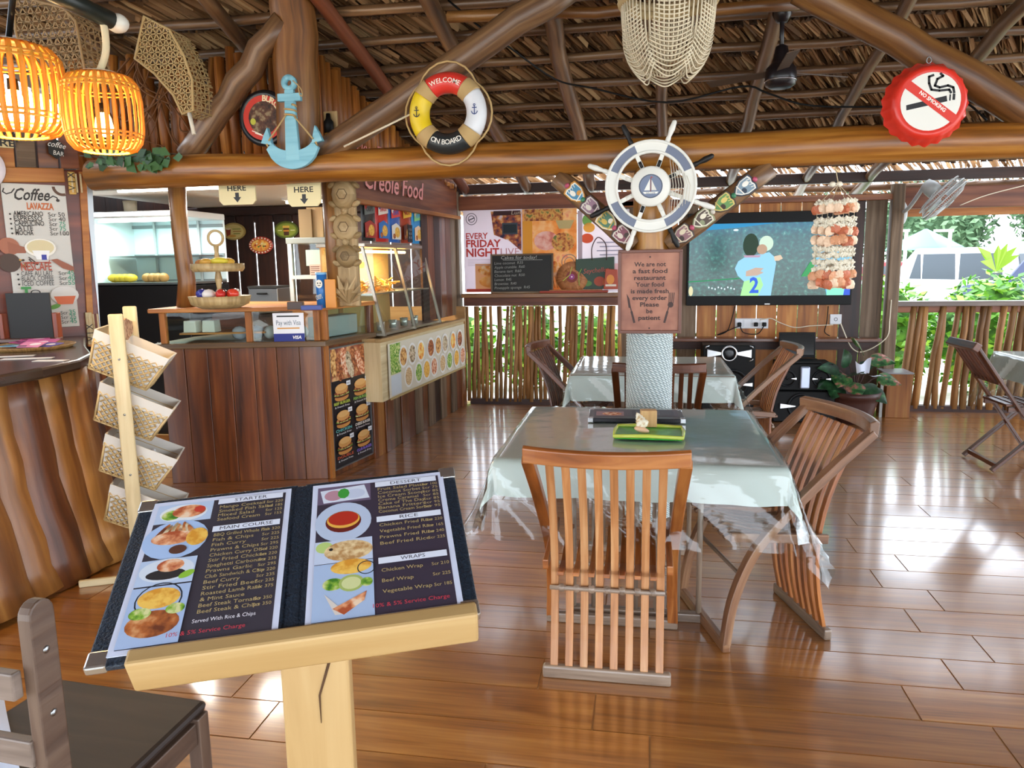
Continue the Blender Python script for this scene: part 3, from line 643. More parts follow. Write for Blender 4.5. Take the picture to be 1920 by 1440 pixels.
x0, y1 = buv(89, 262); x1, y0 = buv(119, 298); t = thing('coffee_bar_sign', 'small black hexagonal coffee bar sign under the right lantern', 'sign', B(104, 298))
MB(FB).prism([((x0+x1)/2+(x1-x0)*.62*math.cos(q*math.pi/3+.5), (y0+y1)/2+(y1-y0)*.55*math.sin(q*math.pi/3+.5)) for q in range(6)], .012, .024).build('board', P('#15140f', .6), t)
pr = Print(FB, .0245); pr.text('coffee', (x0+x1)/2, (y0+y1)/2+.008, .03, '#e8e4da', 'c', w=.085, shear=.3, rot=-.15); pr.text('BAR', (x0+x1)/2+.008, (y0+y1)/2-.035, .024, '#e8e4da', 'c', w=.05, rot=-.15); pr.build('lettering', t)
t = thing('wall_plate', 'round white plate cut off by the left edge of the view', 'plate', B(-44, 340)); q = FBi @ B(-40, 314)
MB(FB @ Matrix.Translation((q.x, q.y, .012))).lathe([(0, .01), (.07, .008), (.115, .018), (.118, .012), (0, -.002)], n=28).build('plate', P('#e6d9dc', .3), t)
# things on the bar
c = V3((-3.02, 3.22, 1.10)); t = thing('menu_holder', 'black board held upright between two red wooden sides on the bar', 'menu holder', c)
hb = U(62, 640, Z=1.10); F = FR(hb, V3((.96, .28, 0))); OFF[t.name] = V3(hb); t.location = hb
MB(F).box((0, .155, 0), (.26, .30, .012)).build('board', P('#23211f', .55), t, bevel=.002)
for sx in (-.16, .16): MB(F).box((sx, .09, .01), (.028, .18, .06)).build('side', wood('red_side', '#5e2410', '#86381c', '#9d4c28', .35, 3, 30, .1, 0), t, bevel=.004)
MB(F).box((0, .012, .03), (.35, .024, .10)).build('base', MAHO, t, bevel=.004)
hb2 = U(58, 653, Z=1.10); t = thing('wicker_tray', 'flat woven tray of pink leaflets on the bar', 'tray', hb2)
MB().lathe([(0, 0), (.20, 0), (.225, .022), (.232, .02), (.205, -.002)], hb2, 28).build('tray', wood('wicker', '#6b4a22', '#94703b', '#b5925a', .6, 10, 80, .5, 0), t)
for i, (px, py, w, h, cl, an) in enumerate(((30, 648, .15, .10, '#5aa6c8', .3), (48, 640, .17, .11, '#c2528f', -.4), (74, 642, .18, .11, '#cf5f9a', .2), (66, 636, .15, .10, '#b03a78', .7), (90, 646, .13, .09, '#5a4fa8', -.2), (60, 646, .12, .08, '#e08ab4', .1))):
    q = U(px, py, Z=1.125+.006*i); tt = thing('leaflet', ['blue leaflet at the left of the woven tray', 'pink leaflet lying left of the stack on the tray', 'pink leaflet on the right of the tray', 'deep magenta leaflet against the menu holder', 'violet leaflet at the right rim of the tray', 'pale pink leaflet on top of the tray pile'][i], 'leaflet', q, 'leaflets on the bar')
    T = Matrix.Translation(q) @ Matrix.Rotation(an, 4, 'Z') @ Matrix.Rotation(.12*(i % 3), 4, 'X')
    MB(T).box((0, 0, 0), (w, h, .003)).build('paper', P(cl, .3), tt); pr = Print(T, .0018); pr.ell(.02, .0, .03, .02, '#f0e2ea'); pr.rect(-.06, -.035, -.01, -.02, '#4a2040'); pr.build('print', tt)
for i, (px, py, w, an) in enumerate(((52, 672, .24, .35), (95, 676, .16, .15), (25, 668, .2, .5))):
    q = U(px, py, Z=1.102); tag(MB(Matrix.Translation(q) @ Matrix.Rotation(an, 4, 'Z')).box((0, 0, 0), (w, .05, .002)).build('paper_slip', P('#dcdde0', .5), None), ['long white slip in front of the woven tray', 'short white slip at the right of the woven tray', 'pale slip half under the woven tray'][i], 'paper', 'slips on the bar')
# ================================================================ LANTERNS, PIPE, FISH TRAPS
RATT = translucent('#dca13c', .35, .5)
def lantern(label, c, R, H, n):
    t = thing('rattan_lantern', label, 'lantern', (c.x, c.y, c.z+H/2)); T = Matrix.Translation(c)
    prof = [(.55, .5), (.80, .46), (.95, .36), (1.0, .18), (1.0, -.1), (.98, -.26), (.92, -.38), (.78, -.47), (.60, -.5)]
    for k in range(n):
        a = 2*math.pi*k/n; MB(T).tube([(R*r_*math.cos(a), R*r_*math.sin(a), H*z_) for r_, z_ in prof], R*.035, 4, flat=2.0 if 0 else 1.6, up=(0, 0, 1)).build('slat', RATT, t)
    for z_, r_ in ((.5, .55), (.36, .955), (.31, .965), (-.28, .975), (-.33, .955), (-.5, .6)):
        MB(T).tube([(R*r_*math.cos(2*math.pi*k/28), R*r_*math.sin(2*math.pi*k/28), H*z_) for k in range(28)], R*.028, 5, closed=True).build('hoop', RATT, t)
    MB(T).lathe([(0, .52*H), (R*.5, .505*H), (R*.5, .53*H), (0, .55*H)], n=20).build('cap', P('#c9b79a', .6), t)
    lh_ = MB(T).lathe([(0, .14*H), (.02, .13*H), (.022, .0), (.016, .0)], n=12).build('lamp_holder', BLACK, t)
    MB(T).lathe([(0, .02), (.014, .02), (.03, -.02), (.036, -.055), (.026, -.085), (0, -.095)], n=16).build('bulb', emit('#ffc25a', 32), lh_)
    li = bpy.data.lights.new('lantern_light', 'POINT'); li.energy = 22; li.color = (1, .70, .34); li.shadow_soft_size = .04
    lo = bpy.data.objects.new('lantern_light', li); COL.objects.link(lo); lo.location = c+V3((0, 0, -.12)); return t
c2 = U(193, 213, Y=2.95); LA2 = lantern('small glowing rattan lantern hanging by a rope from the dark pole', c2, .150, .305, 30)
c1 = U(25, 170, Y=2.85); LA1 = lantern('big glowing rattan lantern cut off by the left edge', c1, .19, .35, 30)
t = thing('hanging_pole', 'dark pole with a white end cap above the lanterns', 'pole', U(140, 18, Y=2.95))
e0 = U(40, -40, Y=2.6); e1 = U(208, 38, Y=2.95)
MB().tube([e0, e1], .035, 14).build('pole', P('#1d2420', .4), t); MB().ell(e1+(e1-e0).normalized()*.03, (.045, .045, .038), 12, 8).build('end_cap', P('#d8d2c4', .4), t)
MB().tube(curve([e1+V3((-.02, -.03, .01)), U(197, 60, Y=2.92), U(198, 100, Y=2.93), c2+V3((0, 0, .16))], 6), .014, 8).build('rope', P('#cdbb95', .8), LA2)
MB().tube([c1+V3((0, 0, .18)), U(30, -60, Y=2.7)], .012, 6).build('cord', BLACK, LA1)
WEAV = [P('#8d7049', .7), P('#b29766', .7)]
def lattice(mb, poly, n, step, angs, r):
    for a in angs:
        d = V3((math.cos(a), math.sin(a), 0)); q = V3((-d.y, d.x, 0)); pr_ = [p[0]*q.x+p[1]*q.y for p in poly]; k = min(pr_)+step*.5
        while k < max(pr_):
            xs_ = []
            for i in range(len(poly)):
                p0, p1 = pr_[i], pr_[(i+1) % len(poly)]
                if (p0-k)*(p1-k) < 0:
                    f_ = (k-p0)/(p1-p0); A, B_ = poly[i], poly[(i+1) % len(poly)]; xs_.append((A[0]+(B_[0]-A[0])*f_, A[1]+(B_[1]-A[1])*f_))
            xs_.sort(key=lambda p: p[0]*d.x+p[1]*d.y)
            for i in range(0, len(xs_)-1, 2):
                A, B_ = xs_[i], xs_[i+1]; mb.bar((A[0], A[1], n), (B_[0], B_[1], n), r*2, r, (0, 0, 1))
            k += step
def trap(label, px, Y, depth, step, m_):
    pts = [U(x, y, Y=Y) for x, y in px]; c = sum(pts, V3())/len(pts); t = thing('fish_trap', label, 'fish trap', (c.x, Y, min(p.z for p in pts)))
    F = FR((c.x, Y, c.z), (1, 0, 0)); poly = [(p.x-c.x, p.z-c.z) for p in pts]
    m = MB(F); lattice(m, poly, 0, step, (0.0, math.pi/3, 2*math.pi/3), .0032); m.build('front_weave', m_, t, stuff=True)
    m = MB(F); lattice(m, [(a*.97, b*.97) for a, b in poly], -depth, step*1.3, (0.0, math.pi/3, 2*math.pi/3), .0032); m.build('back_weave', m_, t, stuff=True)
    m = MB(F)
    for i in range(len(poly)):
        a, b = V3((*poly[i], 0)), V3((*poly[(i+1) % len(poly)], 0)); L = (b-a).length; k = 0
        while k < L:
            p = a.lerp(b, k/L); m.bar(p, p+V3((0, 0, -depth)), .006, .003, (b-a).normalized().cross(V3((0, 0, 1)))); k += step*.8
        for q in range(1, 5): m.bar(a+V3((0, 0, -depth*q/5)), b+V3((0, 0, -depth*q/5)), .006, .003, V3((0, 0, 1)).cross((b-a).normalized()))
    m.build('side_weave', m_, t, stuff=True)
    MB(F).tube([(*p, 0) for p in poly], .008, 6, closed=True).build('rim', m_, t); return t
TR1 = trap('pale bamboo fish trap with a bent arrow shape between the lantern and the struts', [(270, 30), (318, 56), (345, 105), (360, 150), (362, 207), (342, 214), (325, 178), (290, 138), (253, 110)], 4.3, .22, .034, WEAV[1])
trap('brown bamboo fish trap behind the two lanterns', [(24, -10), (120, 15), (142, 40), (152, 95), (160, 140), (125, 150), (45, 112), (30, 60)], 3.9, .22, .042, WEAV[0])
MB().tube([U(355, 212, Y=4.28), U(364, 252, Y=4.26)], .012, 6).build('cord', P('#d9d2c0', .7), TR1)
# rope net over the sticks, metal roof sheet, ivy on the beam
net = thing('fishing_net', 'old brown fishing net bunched over the stick wall behind the lanterns', 'net', U(280, 290, Y=4.82)); m = MB(); rg = random.Random(21)
for q in range(46):
    a = (rg.uniform(165, 360), rg.uniform(70, 240)); b = (a[0]+rg.uniform(-80, 80), min(a[1]+rg.uniform(30, 120), 285)); mid = ((a[0]+b[0])/2+rg.uniform(-25, 25), (a[1]+b[1])/2+rg.uniform(0, 30))
    m.tube(curve([U(*a, Y=4.84), U(*mid, Y=4.80), U(*b, Y=4.84)], 5), rg.uniform(.004, .008), 4)
m.build('cords', P('#6d4524', .85), net, stuff=True)
t = thing('metal_roof_sheet', 'small grey corrugated metal sheet under the roof by the pale fish trap', 'sheet', U(350, 45, Y=5.3))
a = U(305, 28, Y=5.3); m = MB()
m.grid(lambda u, v: V3((a.x+u*.42, a.y+v*.8, a.z-.02-u*.05+v*.02+.02*math.sin(u*40))), 40, 2); m.build('sheet', P('#8f979b', .4, .3), t)
iv = thing('ivy_garland', 'dark green ivy leaves along the left end of the log beam', 'plant', U(240, 318, Y=4.4)); m = MB(); rg = random.Random(6)
for q in range(70):
    p = U(rg.uniform(150, 335), rg.uniform(283, 316), Y=4.38+rg.uniform(-.03, .03)); u = V3((rg.uniform(-1, 1), rg.uniform(-.3, .3), rg.uniform(-1, .3))).normalized(); w = u.cross(V3((0, -1, .2))).normalized(); L = rg.uniform(.025, .05); m.m = rg.choice((0, 1))
    m.add([p-u*L, p+w*L*.7-u*L*.2, p+u*L, p-w*L*.7-u*L*.2], [(0, 1, 2, 3)], [[(0, 0)]*4])
m.build('leaves', [P('#22401c', .6), P('#335a26', .6)], iv, stuff=True)
MB().tube(curve([U(150, 292, Y=4.39), U(220, 296, Y=4.38), U(300, 288, Y=4.39), U(340, 290, Y=4.39)], 5), .005, 5).build('stem', P('#3b2a18', .8), iv)
# ================================================================ COUNTER
Kc, Lc, Mc = V3((-2.26, 5.06, 0)), V3((-3.36, 4.80, 0)), V3((-2.14, 5.70, 0))
ct = thing('serving_counter', 'dark varnished wooden serving counter with a glass display case on top', 'counter', (-2.8, 5.2, 0))
uf = (Kc-Lc).normalized(); lf = (Kc-Lc).length; FF = FR(Lc, uf); usd = (Mc-Kc).normalized(); lsd = (Mc-Kc).length; FS = FR(Kc, usd)
k = 0; x = 0
while x < lf-.02:
    w = min(.16, lf-x); MB(FF).box((x+w/2, .49, -.0125-.003*(k % 2)), (w-.004, .98, .025)).build('front_board', MAHO, ct, bevel=.003); x += w; k += 1
MB(FS).box((lsd/2, .49, -.02), (lsd, .98, .04)).build('side_board', MAHO, ct, bevel=.003)
MB(FS).box((.02, .49, .012), (.04, .98, .022)).build('corner_strip', PLANKW, ct, bevel=.003)
MB(FS).box((lsd-.02, .62, .015), (.06, 1.24, .03)).build('corner_strip', MAHO, ct, bevel=.003)
poly = [(Lc.x-.05, Lc.y-.04), (Kc.x+.04, Kc.y-.05), (Mc.x+.05, Mc.y), (-3.25, 5.75), (-3.42, 5.3)]
MB().prism(poly, .98, 1.02).build('lower_top', wood('counter_top', '#4a3522', '#6f5334', '#94724a', .35, 1.2, 18, .1, .05), ct, bevel=.006)
MB().prism(poly, 1.235, 1.265).build('upper_top', PLANKW, ct, bevel=.006)
for p in (Lc+uf*.03, Kc-uf*.035, Mc-usd*.03, Kc+usd*.03, Lc+uf*.55*lf):
    if p is not None: MB().box((p.x, p.y+.01, 1.127), (.045, .035, .215)).build('case_post', PLANKW, ct, bevel=.003)
GL = glass('glass', '#f4fbf8', .04, .03)
MB(FF).box((lf/2, 1.127, -.004), (lf-.08, .21, .005)).build('glass_front', GL, ct)
MB(FS).box((lsd/2, 1.127, -.004), (lsd-.08, .21, .005)).build('glass_side', GL, ct)
MB(FF).box((.42, 1.08, -.2), (.6, .012, .3)).build('case_shelf', PLANKW, ct)
for i, px in enumerate((383, 411)):
    q = FF @ V3((.20+.13*i, 1.087, -.1)); tag(MB().box((q.x, q.y, 1.13), (.10, .09, .085), None, .92).build('white_tub', P('#e4e0d6', .4), None, bevel=.006), ['left white tub inside the counter glass', 'right white tub inside the counter glass'][i], 'tub')
rg = random.Random(4)
for i in range(5):
    q = FF @ V3((.52+.11*i, 1.03, -.12-.05*(i % 2))); tag(MB().ell((q.x, q.y, 1.075), (.06, .045, .05), 9, 6, Matrix.Rotation(i*.7, 3, 'Z')).build('wrapped_snack', P(['#b9bccb', '#8b90ab', '#c9cad2', '#9aa0b8', '#d5d2cf'][i], .15), None), 'silvery wrapped snack %s inside the counter glass' % ['beside the right white tub', 'second from the white tubs', 'in the middle', 'behind the payment card', 'nearest the glass corner'][i], 'snack', 'snacks behind the counter glass')
tag(MB(FS).box((lsd*.5, 1.10, -.12), (lsd*.7, .15, .14)).build('grey_tub', P('#a9aeab', .3), None, bevel=.01), 'grey plastic tub inside the glass corner of the counter', 'tub')
q0 = FF @ V3((.80*lf, 1.02, .02)); t = thing('payment_card', 'white and blue card-payment notice standing against the counter glass', 'notice', q0); F = FR(q0, uf)
MB(F).box((0, .10, 0), (.215, .2, .004)).build('card', P('#f0f1f4', .4), t); pr = Print(F, .0025); pr.rect(-.1075, 0, .1075, .055, '#1f2f86'); pr.rect(-.08, .172, .075, .182, '#16181d'); pr.text('Pay with Visa', 0, .115, .035, '#5b6f7c', 'c', w=.17); pr.rect(-.08, .088, .075, .097, '#e0a04a'); pr.text('VISA', .02, .017, .022, '#ffffff', 'l', bold=.03, shear=.2); pr.build('print', t)
# burger poster on the counter side
bp = thing('burger_poster', 'tall dark poster of six burgers on the counter side', 'poster', FS @ V3((lsd/2, .03, .02)))
pw_, ph_, u0 = lsd-.11, .90, .05
MB(FS).box((u0+pw_/2, .05+ph_/2, .006), (pw_, ph_, .012)).build('panel', P('#1f1f24', .3), bp, bevel=.002)
pr = Print(FS, .0124)
def pp(x, y): return u0+x*pw_, .05+ph_-y*ph_
pr.poly([pp(.02, .0), pp(.98, .0), pp(.98, .27), pp(.02, .27)], blotch('posterglow', [(.3, '#5a2b1a'), (.5, '#a5542f'), (.62, '#dcae74')], 9))
for q in range(7): x_, y_ = pp(.1+.13*q, .12+.04*(q % 2)); pr.ell(x_, y_, .045, .11, FOOD[('burger', 'meat', 'shrimp', 'mix', 'meat', 'shrimp', 'meat')[q]], a=.1*q)
for r_ in range(3):
    for c_ in range(2):
        cx, cy = .25+.48*c_, .37+.225*r_-.05*c_*0
        for k_, (dy, rx, ry, m_) in enumerate(((.045, .17, .03, '#c98a45'), (.028, .18, .018, '#5b2c16'), (.018, .19, .012, FOOD['salad']), (.005, .18, .02, FOOD['meat']), (-.028, .16, .042, '#d79b55'), (-.04, .13, .026, '#e4b26c'))):
            x_, y_ = pp(cx, cy+dy); pr.ell(x_, y_, rx*pw_, ry*ph_, m_)
        x_, y_ = pp(cx+.17, cy-.06); pr.rect(x_-.025, y_-.016, x_+.03, y_+.018, '#e9ecef'); pr.text('R%d' % (85+10*r_+5*c_), x_+.002, y_-.006, .012, '#30353a', 'c', w=.035)
        tl = ['BEEF BURGER', 'FISH BURGER', 'CHICKEN', 'CHEESE BURGER', 'DOUBLE', 'CLUB BURGER'][r_*2+c_]; x_, y_ = pp(cx, cy+.10); pr.text(tl, x_, y_, .020, ['#b9c94a', '#8fbf5a', '#5fb3b0', '#e0dcd0', '#c25a3a', '#8a6fd0'][r_*2+c_], 'c', w=.4*pw_, bold=.03)
        x_, y_ = pp(cx, cy+.127); pr.text('& French Fries', x_, y_, .014, '#e8e8e8', 'c', w=.36*pw_)
pr.build('print', bp)
for (a, b) in (((0, 0), (1, 0)), ((1, 0), (1, 1)), ((0, 1), (1, 1)), ((0, 0), (0, 1))):
    p0, p1 = pp(*a), pp(*b); MB(FS).bar((*p0, .012), (*p1, .012), .012, .012, (0, 0, 1)).build('frame', STEEL, bp)
# pole on the counter, HERE signs
a = U(352, 606, Y=5.0); b = U(330, 335, Y=5.0)
tag(MB().tube([(a.x, 5.0, 1.266), a.lerp(b, .3)+V3((.02, 0, 0)), a.lerp(b, .6), (b.x, 5.0, 2.20)], [.068, .06, .057, .06], 14).build('counter_pole', LOGM), 'honey log pole standing on the counter left of the here signs', 'post')
for i, (x0, x1, y1) in enumerate(((413, 481, 385), (541, 603, 388))):
    a, b = U(x0, y1, Y=4.64), U(x1, y1, Y=4.64); w = b.x-a.x; t = thing('here_sign', ['cream here sign with an arrow, hung behind the beam, on the left', 'cream here sign with an arrow, hung behind the beam, on the right'][i], 'sign', (a.x+w/2, 4.64, a.z)); F = FR((a.x, 4.64, a.z), (1, 0, 0)); h = .27; r = .025
    bd_ = MB(F).prism([(r, 0), (w-r, 0), (w, r), (w, h), (0, h), (0, r)], -.006, .006).build('board', P('#e2d3a0', .5), t)
    pr = Print(F, .0064); cx = w/2; pr.text('HERE', cx, .088, .034, '#1c1a18', 'c', w=.13, bold=.02); pr.text(('ORDER', 'PAY')[i], cx, .15, .034, '#1c1a18', 'c', w=.15, bold=.02)
    pr.build('lettering', bd_); pr = Print(F, .0064); pr.poly([(cx-.013, .076), (cx-.013, .048), (cx-.028, .048), (cx, .014), (cx+.028, .048), (cx+.013, .048), (cx+.013, .076)], '#24262b'); pr.build('arrow', bd_)
    for sx in (.05, w-.05): MB().tube([(a.x+sx, 4.64, a.z+h), (a.x+sx, 4.62, a.z+h+.06)], .004, 5).build('hook', STEEL, t)
# tiered cake stand
c = U(414, 578, Z=1.266); cs = thing('cake_stand', 'three-tier wooden cake stand on the counter', 'cake stand', c)
WOODS = wood('pale_stand', '#8f7448', '#b39765', '#cdb686', .5, 3, 30, .1, .05)
MB().lathe([(0, 0), (.12, 0), (.19, .03), (.205, .085), (.195, .085), (.18, .04), (0, .03)], c, 28).build('lower_tray', WOODS, cs)
MB().lathe([(0, .25), (.16, .25), (.175, .27), (.175, .305), (.165, .305), (.16, .275), (0, .275)], c, 28).build('middle_tray', WOODS, cs)
MB().lathe([(.016, .03), (.026, .08), (.015, .14), (.024, .2), (.016, .25)], c, 12).build('lower_spindle', WOODS, cs); MB().lathe([(.014, .27), (.022, .33), (.013, .38), (.018, .42), (0, .43)], c, 12).build('upper_spindle', WOODS, cs)
MB().tube([c+V3((.055*math.cos(q*.349), 0, .475+.05*math.sin(q*.349))) for q in range(18)], .009, 6, closed=True).build('ring_handle', WOODS, cs)
for i, (dx, dy, z, cl, sx) in enumerate(((-.09, -.04, .31, '#a86a2c', .05), (-.04, -.07, .315, '#c99a3c', .05), (.05, -.06, .32, '#d8c53a', .07), (.10, -.03, .315, '#cfa02f', .045))):
    tag(MB().ell(c+V3((dx, dy, z)), (sx, .035, .026), 10, 6).build('pastry', P(cl, .5), None), ['brown pastry at the left of the middle tray', 'golden pastry left of the spindle on the middle tray', 'yellow bun on the middle tray', 'golden pastry at the right rim of the middle tray'][i], 'pastry', 'pastries on the cake stand')
for i, (dx, dy, cl) in enumerate(((-.10, -.05, '#3a3f9a'), (-.02, -.10, '#e8e4e0'), (.06, -.09, '#c8332c'), (.12, -.04, '#d8432f'), (.0, .02, '#2a2a35'), (.09, .05, '#d9cfc4'))):
    tag(MB().ell(c+V3((dx, dy, .10)), (.05, .035, .035), 8, 5, Matrix.Rotation(i, 3, 'Z')).build('snack_packet', P(cl, .2), None), ['blue', 'white', 'red', 'orange-red', 'black', 'pale'][i]+' snack packet in the lower tray of the cake stand', 'snack', 'packets in the cake stand')
# crisp tube, boxes on the counter top
q = U(605, 577, Z=1.266); t = thing('crisp_tube', 'blue crisp tube with a round face on the counter', 'snack tube', q)
MB().lathe([(0, 0), (.037, 0), (.037, .225), (0, .225)], q, 20).build('tube', P('#2c6fb5', .3), t); MB().lathe([(.0, .236), (.038, .236), (.038, .222)], q, 20).build('lid', P('#7fb9e0', .3), t)
pr = Print(FR(q+V3((0, -.0385, 0)), (1, 0, 0)), .0); pr.ell(0, .16, .024, .028, '#e9e3d2'); pr.ell(-.009, .165, .005, .005, '#1a1a1a', 8); pr.ell(.009, .165, .005, .005, '#1a1a1a', 8); pr.poly([(-.016, .152), (.016, .152), (0, .146)], '#4a2c16'); pr.text('CRISPS', 0, .06, .03, '#f0e8c8', 'c', w=.045, rot=.3); pr.build('print', t)
for i, (px, py, d, cl, lb) in enumerate(((622, 577, (.07, .05, .19), '#d88a2a', 'orange carton behind the crisp tube'), (555, 580, (.10, .06, .05), '#3c2416', 'dark brown box on the counter left of the crisp tube'), (585, 581, (.13, .05, .03), '#2a3f8a', 'flat blue packet on the counter before the crisp tube'), (638, 573, (.09, .07, .06), '#22201d', 'black box at the foot of the carved turtle post'))):
    q = U(px, py, Z=1.266); o = MB(Matrix.Translation(q) @ Matrix.Rotation(.25, 4, 'Z')).box((0, 0, d[2]/2), d).build('carton', P(cl, .4), None, bevel=.003); tag(o, lb, 'box')
# carved turtle post
q = U(655, 576, Z=1.266); tp = thing('carved_post', 'carved wooden turtle post at the counter corner', 'carving', q); TW = wood('carved', '#6f5836', '#9a7f55', '#bfa57a', .6, 4, 30, .5, .05); TD = P('#5b4425', .7)
F = FR(q, (1, .1, 0)); MB(F).tube([(-.10, 0, -.03), (-.105, .5, -.03), (-.11, .92, -.03)], .048, 12).build('post', LOGM, tp)
MB(F).box((0, .47, -.02), (.15, .93, .04)).build('backing', TW, tp, bevel=.01)
for i, (y_, rx, ry) in enumerate(((.74, .085, .10), (.53, .085, .092), (.34, .075, .078))):
    MB(F).ell((0, y_, .0), (rx, ry, .05), 14, 8).build('turtle_shell', TW, tp)
    m = MB(F); m.ell((0, y_+ry+.015, .01), (.025, .03, .03), 8, 6); m.build('turtle_head', TW, tp)
    for sx in (-1, 1):
        for sy in (-.6, .6): MB(F).ell((sx*rx*.95, y_+sy*ry, .005), (.035, .02, .018), 8, 5, Matrix.Rotation(sx*sy*-.9, 3, 'Z')).build('flipper', TW, tp)
    pr = Print(F, .052); pr.ring(0, y_, rx*.38, rx*.44, TD, 6); pr.z = .03
    pr.build('carved_lines', tp)
for i in range(9):
    a = math.pi*(.08+.84*i/8); L = .17+.03*(i % 2); MB(F).add([(0, .02, .0), (math.cos(a)*L*.5-.022*math.sin(a), .03+math.sin(a)*L*.5, .05), (math.cos(a)*L, .03+math.sin(a)*L, .03), (math.cos(a)*L*.5+.022*math.sin(a), .03+math.sin(a)*L*.5, .05)], [(0, 3, 2, 1)], [[(0, 0), (.1, 0), (.1, .1), (0, .1)]]).build('carved_leaf', TW, tp)
# ================================================================ SIDE COUNTER, HEATED CASE, SNACKS
A0, A1 = V3((-2.0, 5.56, 0)), V3((-1.84, 7.65, 0)); FC = FR(A0, A1-A0); lc = (A1-A0).length
sc_ = thing('side_counter', 'wall counter fronted by a pale food banner, below the heated case', 'counter', (-2.1, 6.6, .48))
MB(FC).box((lc/2, .715, -.15), (lc, .47, .28)).build('box', RAW, sc_, bevel=.004)
MB(FC).box((lc/2, .965, -.02), (lc+.04, .03, .05)).build('front_rim', PINE, sc_, bevel=.004); MB(FC).box((.02, .965, -.17), (.04, .03, .32)).build('end_rim', PINE, sc_, bevel=.004)
MB(FC).box((lc/2, .955, -.17), (lc-.06, .012, .26)).build('woven_top', blotch('woven', [(.42, '#7d6339'), (.58, '#c3a366')], 120, .6, .5), sc_)
pr = Print(FC, .0)
def cp(x, y): return x*lc, .485+y*.45
pr.z = .003; pr.rect(*cp(.05, .02), *cp(.99, .98), '#d9d0b9'); pr.rect(*cp(.07, .42), *cp(.17, .96), FOOD['salad']); pr.rect(*cp(.07, .04), *cp(.17, .40), '#ccd3d6')
rg = random.Random(9); fk = list(FOOD)
for i in range(16):
    x_ = .2+.05*i+rg.uniform(-.01, .01); y_ = .28 if i % 2 else .68; px_, py_ = cp(x_, y_); pr.ell(px_, py_, .095, .095, '#e9e6de'); pr.ell(px_, py_, .075, .075, FOOD[fk[(i*3+1) % 8]])
pr.rect(*cp(.05, -.02), *cp(.99, .02), '#b9a06a'); pr.build('banner', sc_)
hc = thing('heated_case', 'slanted glass heated food case with chips, on the side counter', 'display case', (-2.2, 6.3, .98)); FH = FR((SX(5.72)+.0, 5.72, .985), us); lh = 1.32
BR = P('#a9a293', .3, .8)
for k in (0, lh/2, lh): MB(FH).bar((k, 0, .10), (k, .70, -.06), .022, .022, (1, 0, 0)).build('upright', BR, hc)
MB(FH).box((lh/2, .715, -.24), (lh+.04, .03, .42)).build('roof', BR, hc, bevel=.004); MB(FH).box((lh/2, .012, -.16), (lh+.02, .024, .50)).build('base', BR, hc, bevel=.004)
MB(FH).box((lh/2, .33, -.20), (lh-.03, .012, .40)).build('shelf', BR, hc); MB(FH).box((lh/2, .36, -.42), (lh, .70, .015)).build('back', P('#c7a468', .4), hc)
MB(FH).quad((.0, .03, .095), (lh, .03, .095), (lh, .69, -.055), (0, .69, -.055)).build('front_glass', GL, hc); MB(FH).box((0, .36, -.18), (.006, .66, .42)).build('end_glass', GL, hc)
MB(FH).tube([(.1, .67, -.2), (lh-.1, .67, -.2)], .012, 8).build('heat_lamp', emit('#ffc46a', 14), hc)
li = bpy.data.lights.new('case_light', 'AREA'); li.energy = 12; li.color = (1, .72, .35); li.size = .9; li.size_y = .1; li.shape = 'RECTANGLE'; lo = bpy.data.objects.new('case_light', li); COL.objects.link(lo); lo.location = FH @ V3((lh/2, .655, -.2)); lo.rotation_euler = (0, 0, math.radians(86))
m = MB(FH); rg = random.Random(15)
for q in range(150):
    p = V3((rg.uniform(.12, .62), .345+rg.uniform(0, .09), -.2+rg.uniform(-.13, .2)*.8)); d = V3((rg.uniform(-1, 1), rg.uniform(-.4, .5), rg.uniform(-1, 1))).normalized()*.04; m.bar(p-d, p+d, .012, .012, (0, 1, .3))
o = m.build('chips', FOOD['fries'], None, stuff=True); tag(o, 'heap of golden chips on the heated case shelf', 'food')
for i in range(4):
    q = FH @ V3((.15+.25*i, .03, .0)); tag(MB().lathe([(0, 0), (.03, 0), (.036, .07), (.03, .07), (.026, .01)], q, 14).build('steel_cup', P('#cfd2c8', .25, .5), None), ['first', 'second', 'third', 'fourth'][i]+' small cup from the turtle post, at the foot of the heated case', 'cup', 'cups at the foot of the heated case')
SN = [('#2a2b2a', '#6b6f68', '#a82e24', 'black-topped snack bag nearest the turtle post'), ('#c22b25', '#e8d9c8', '#2f6fb5', 'red and white snack bag next to the black-topped bag'), ('#2f62b0', '#d9433a', '#e9e1d2', 'blue snack bag in the middle of the row'), ('#a83a1c', '#e8b437', '#6b2d14', 'reddish snack bag with yellow lettering'), ('#3b93d0', '#8fcf7a', '#e9c9a8', 'light blue snack bag at the far end of the row')]
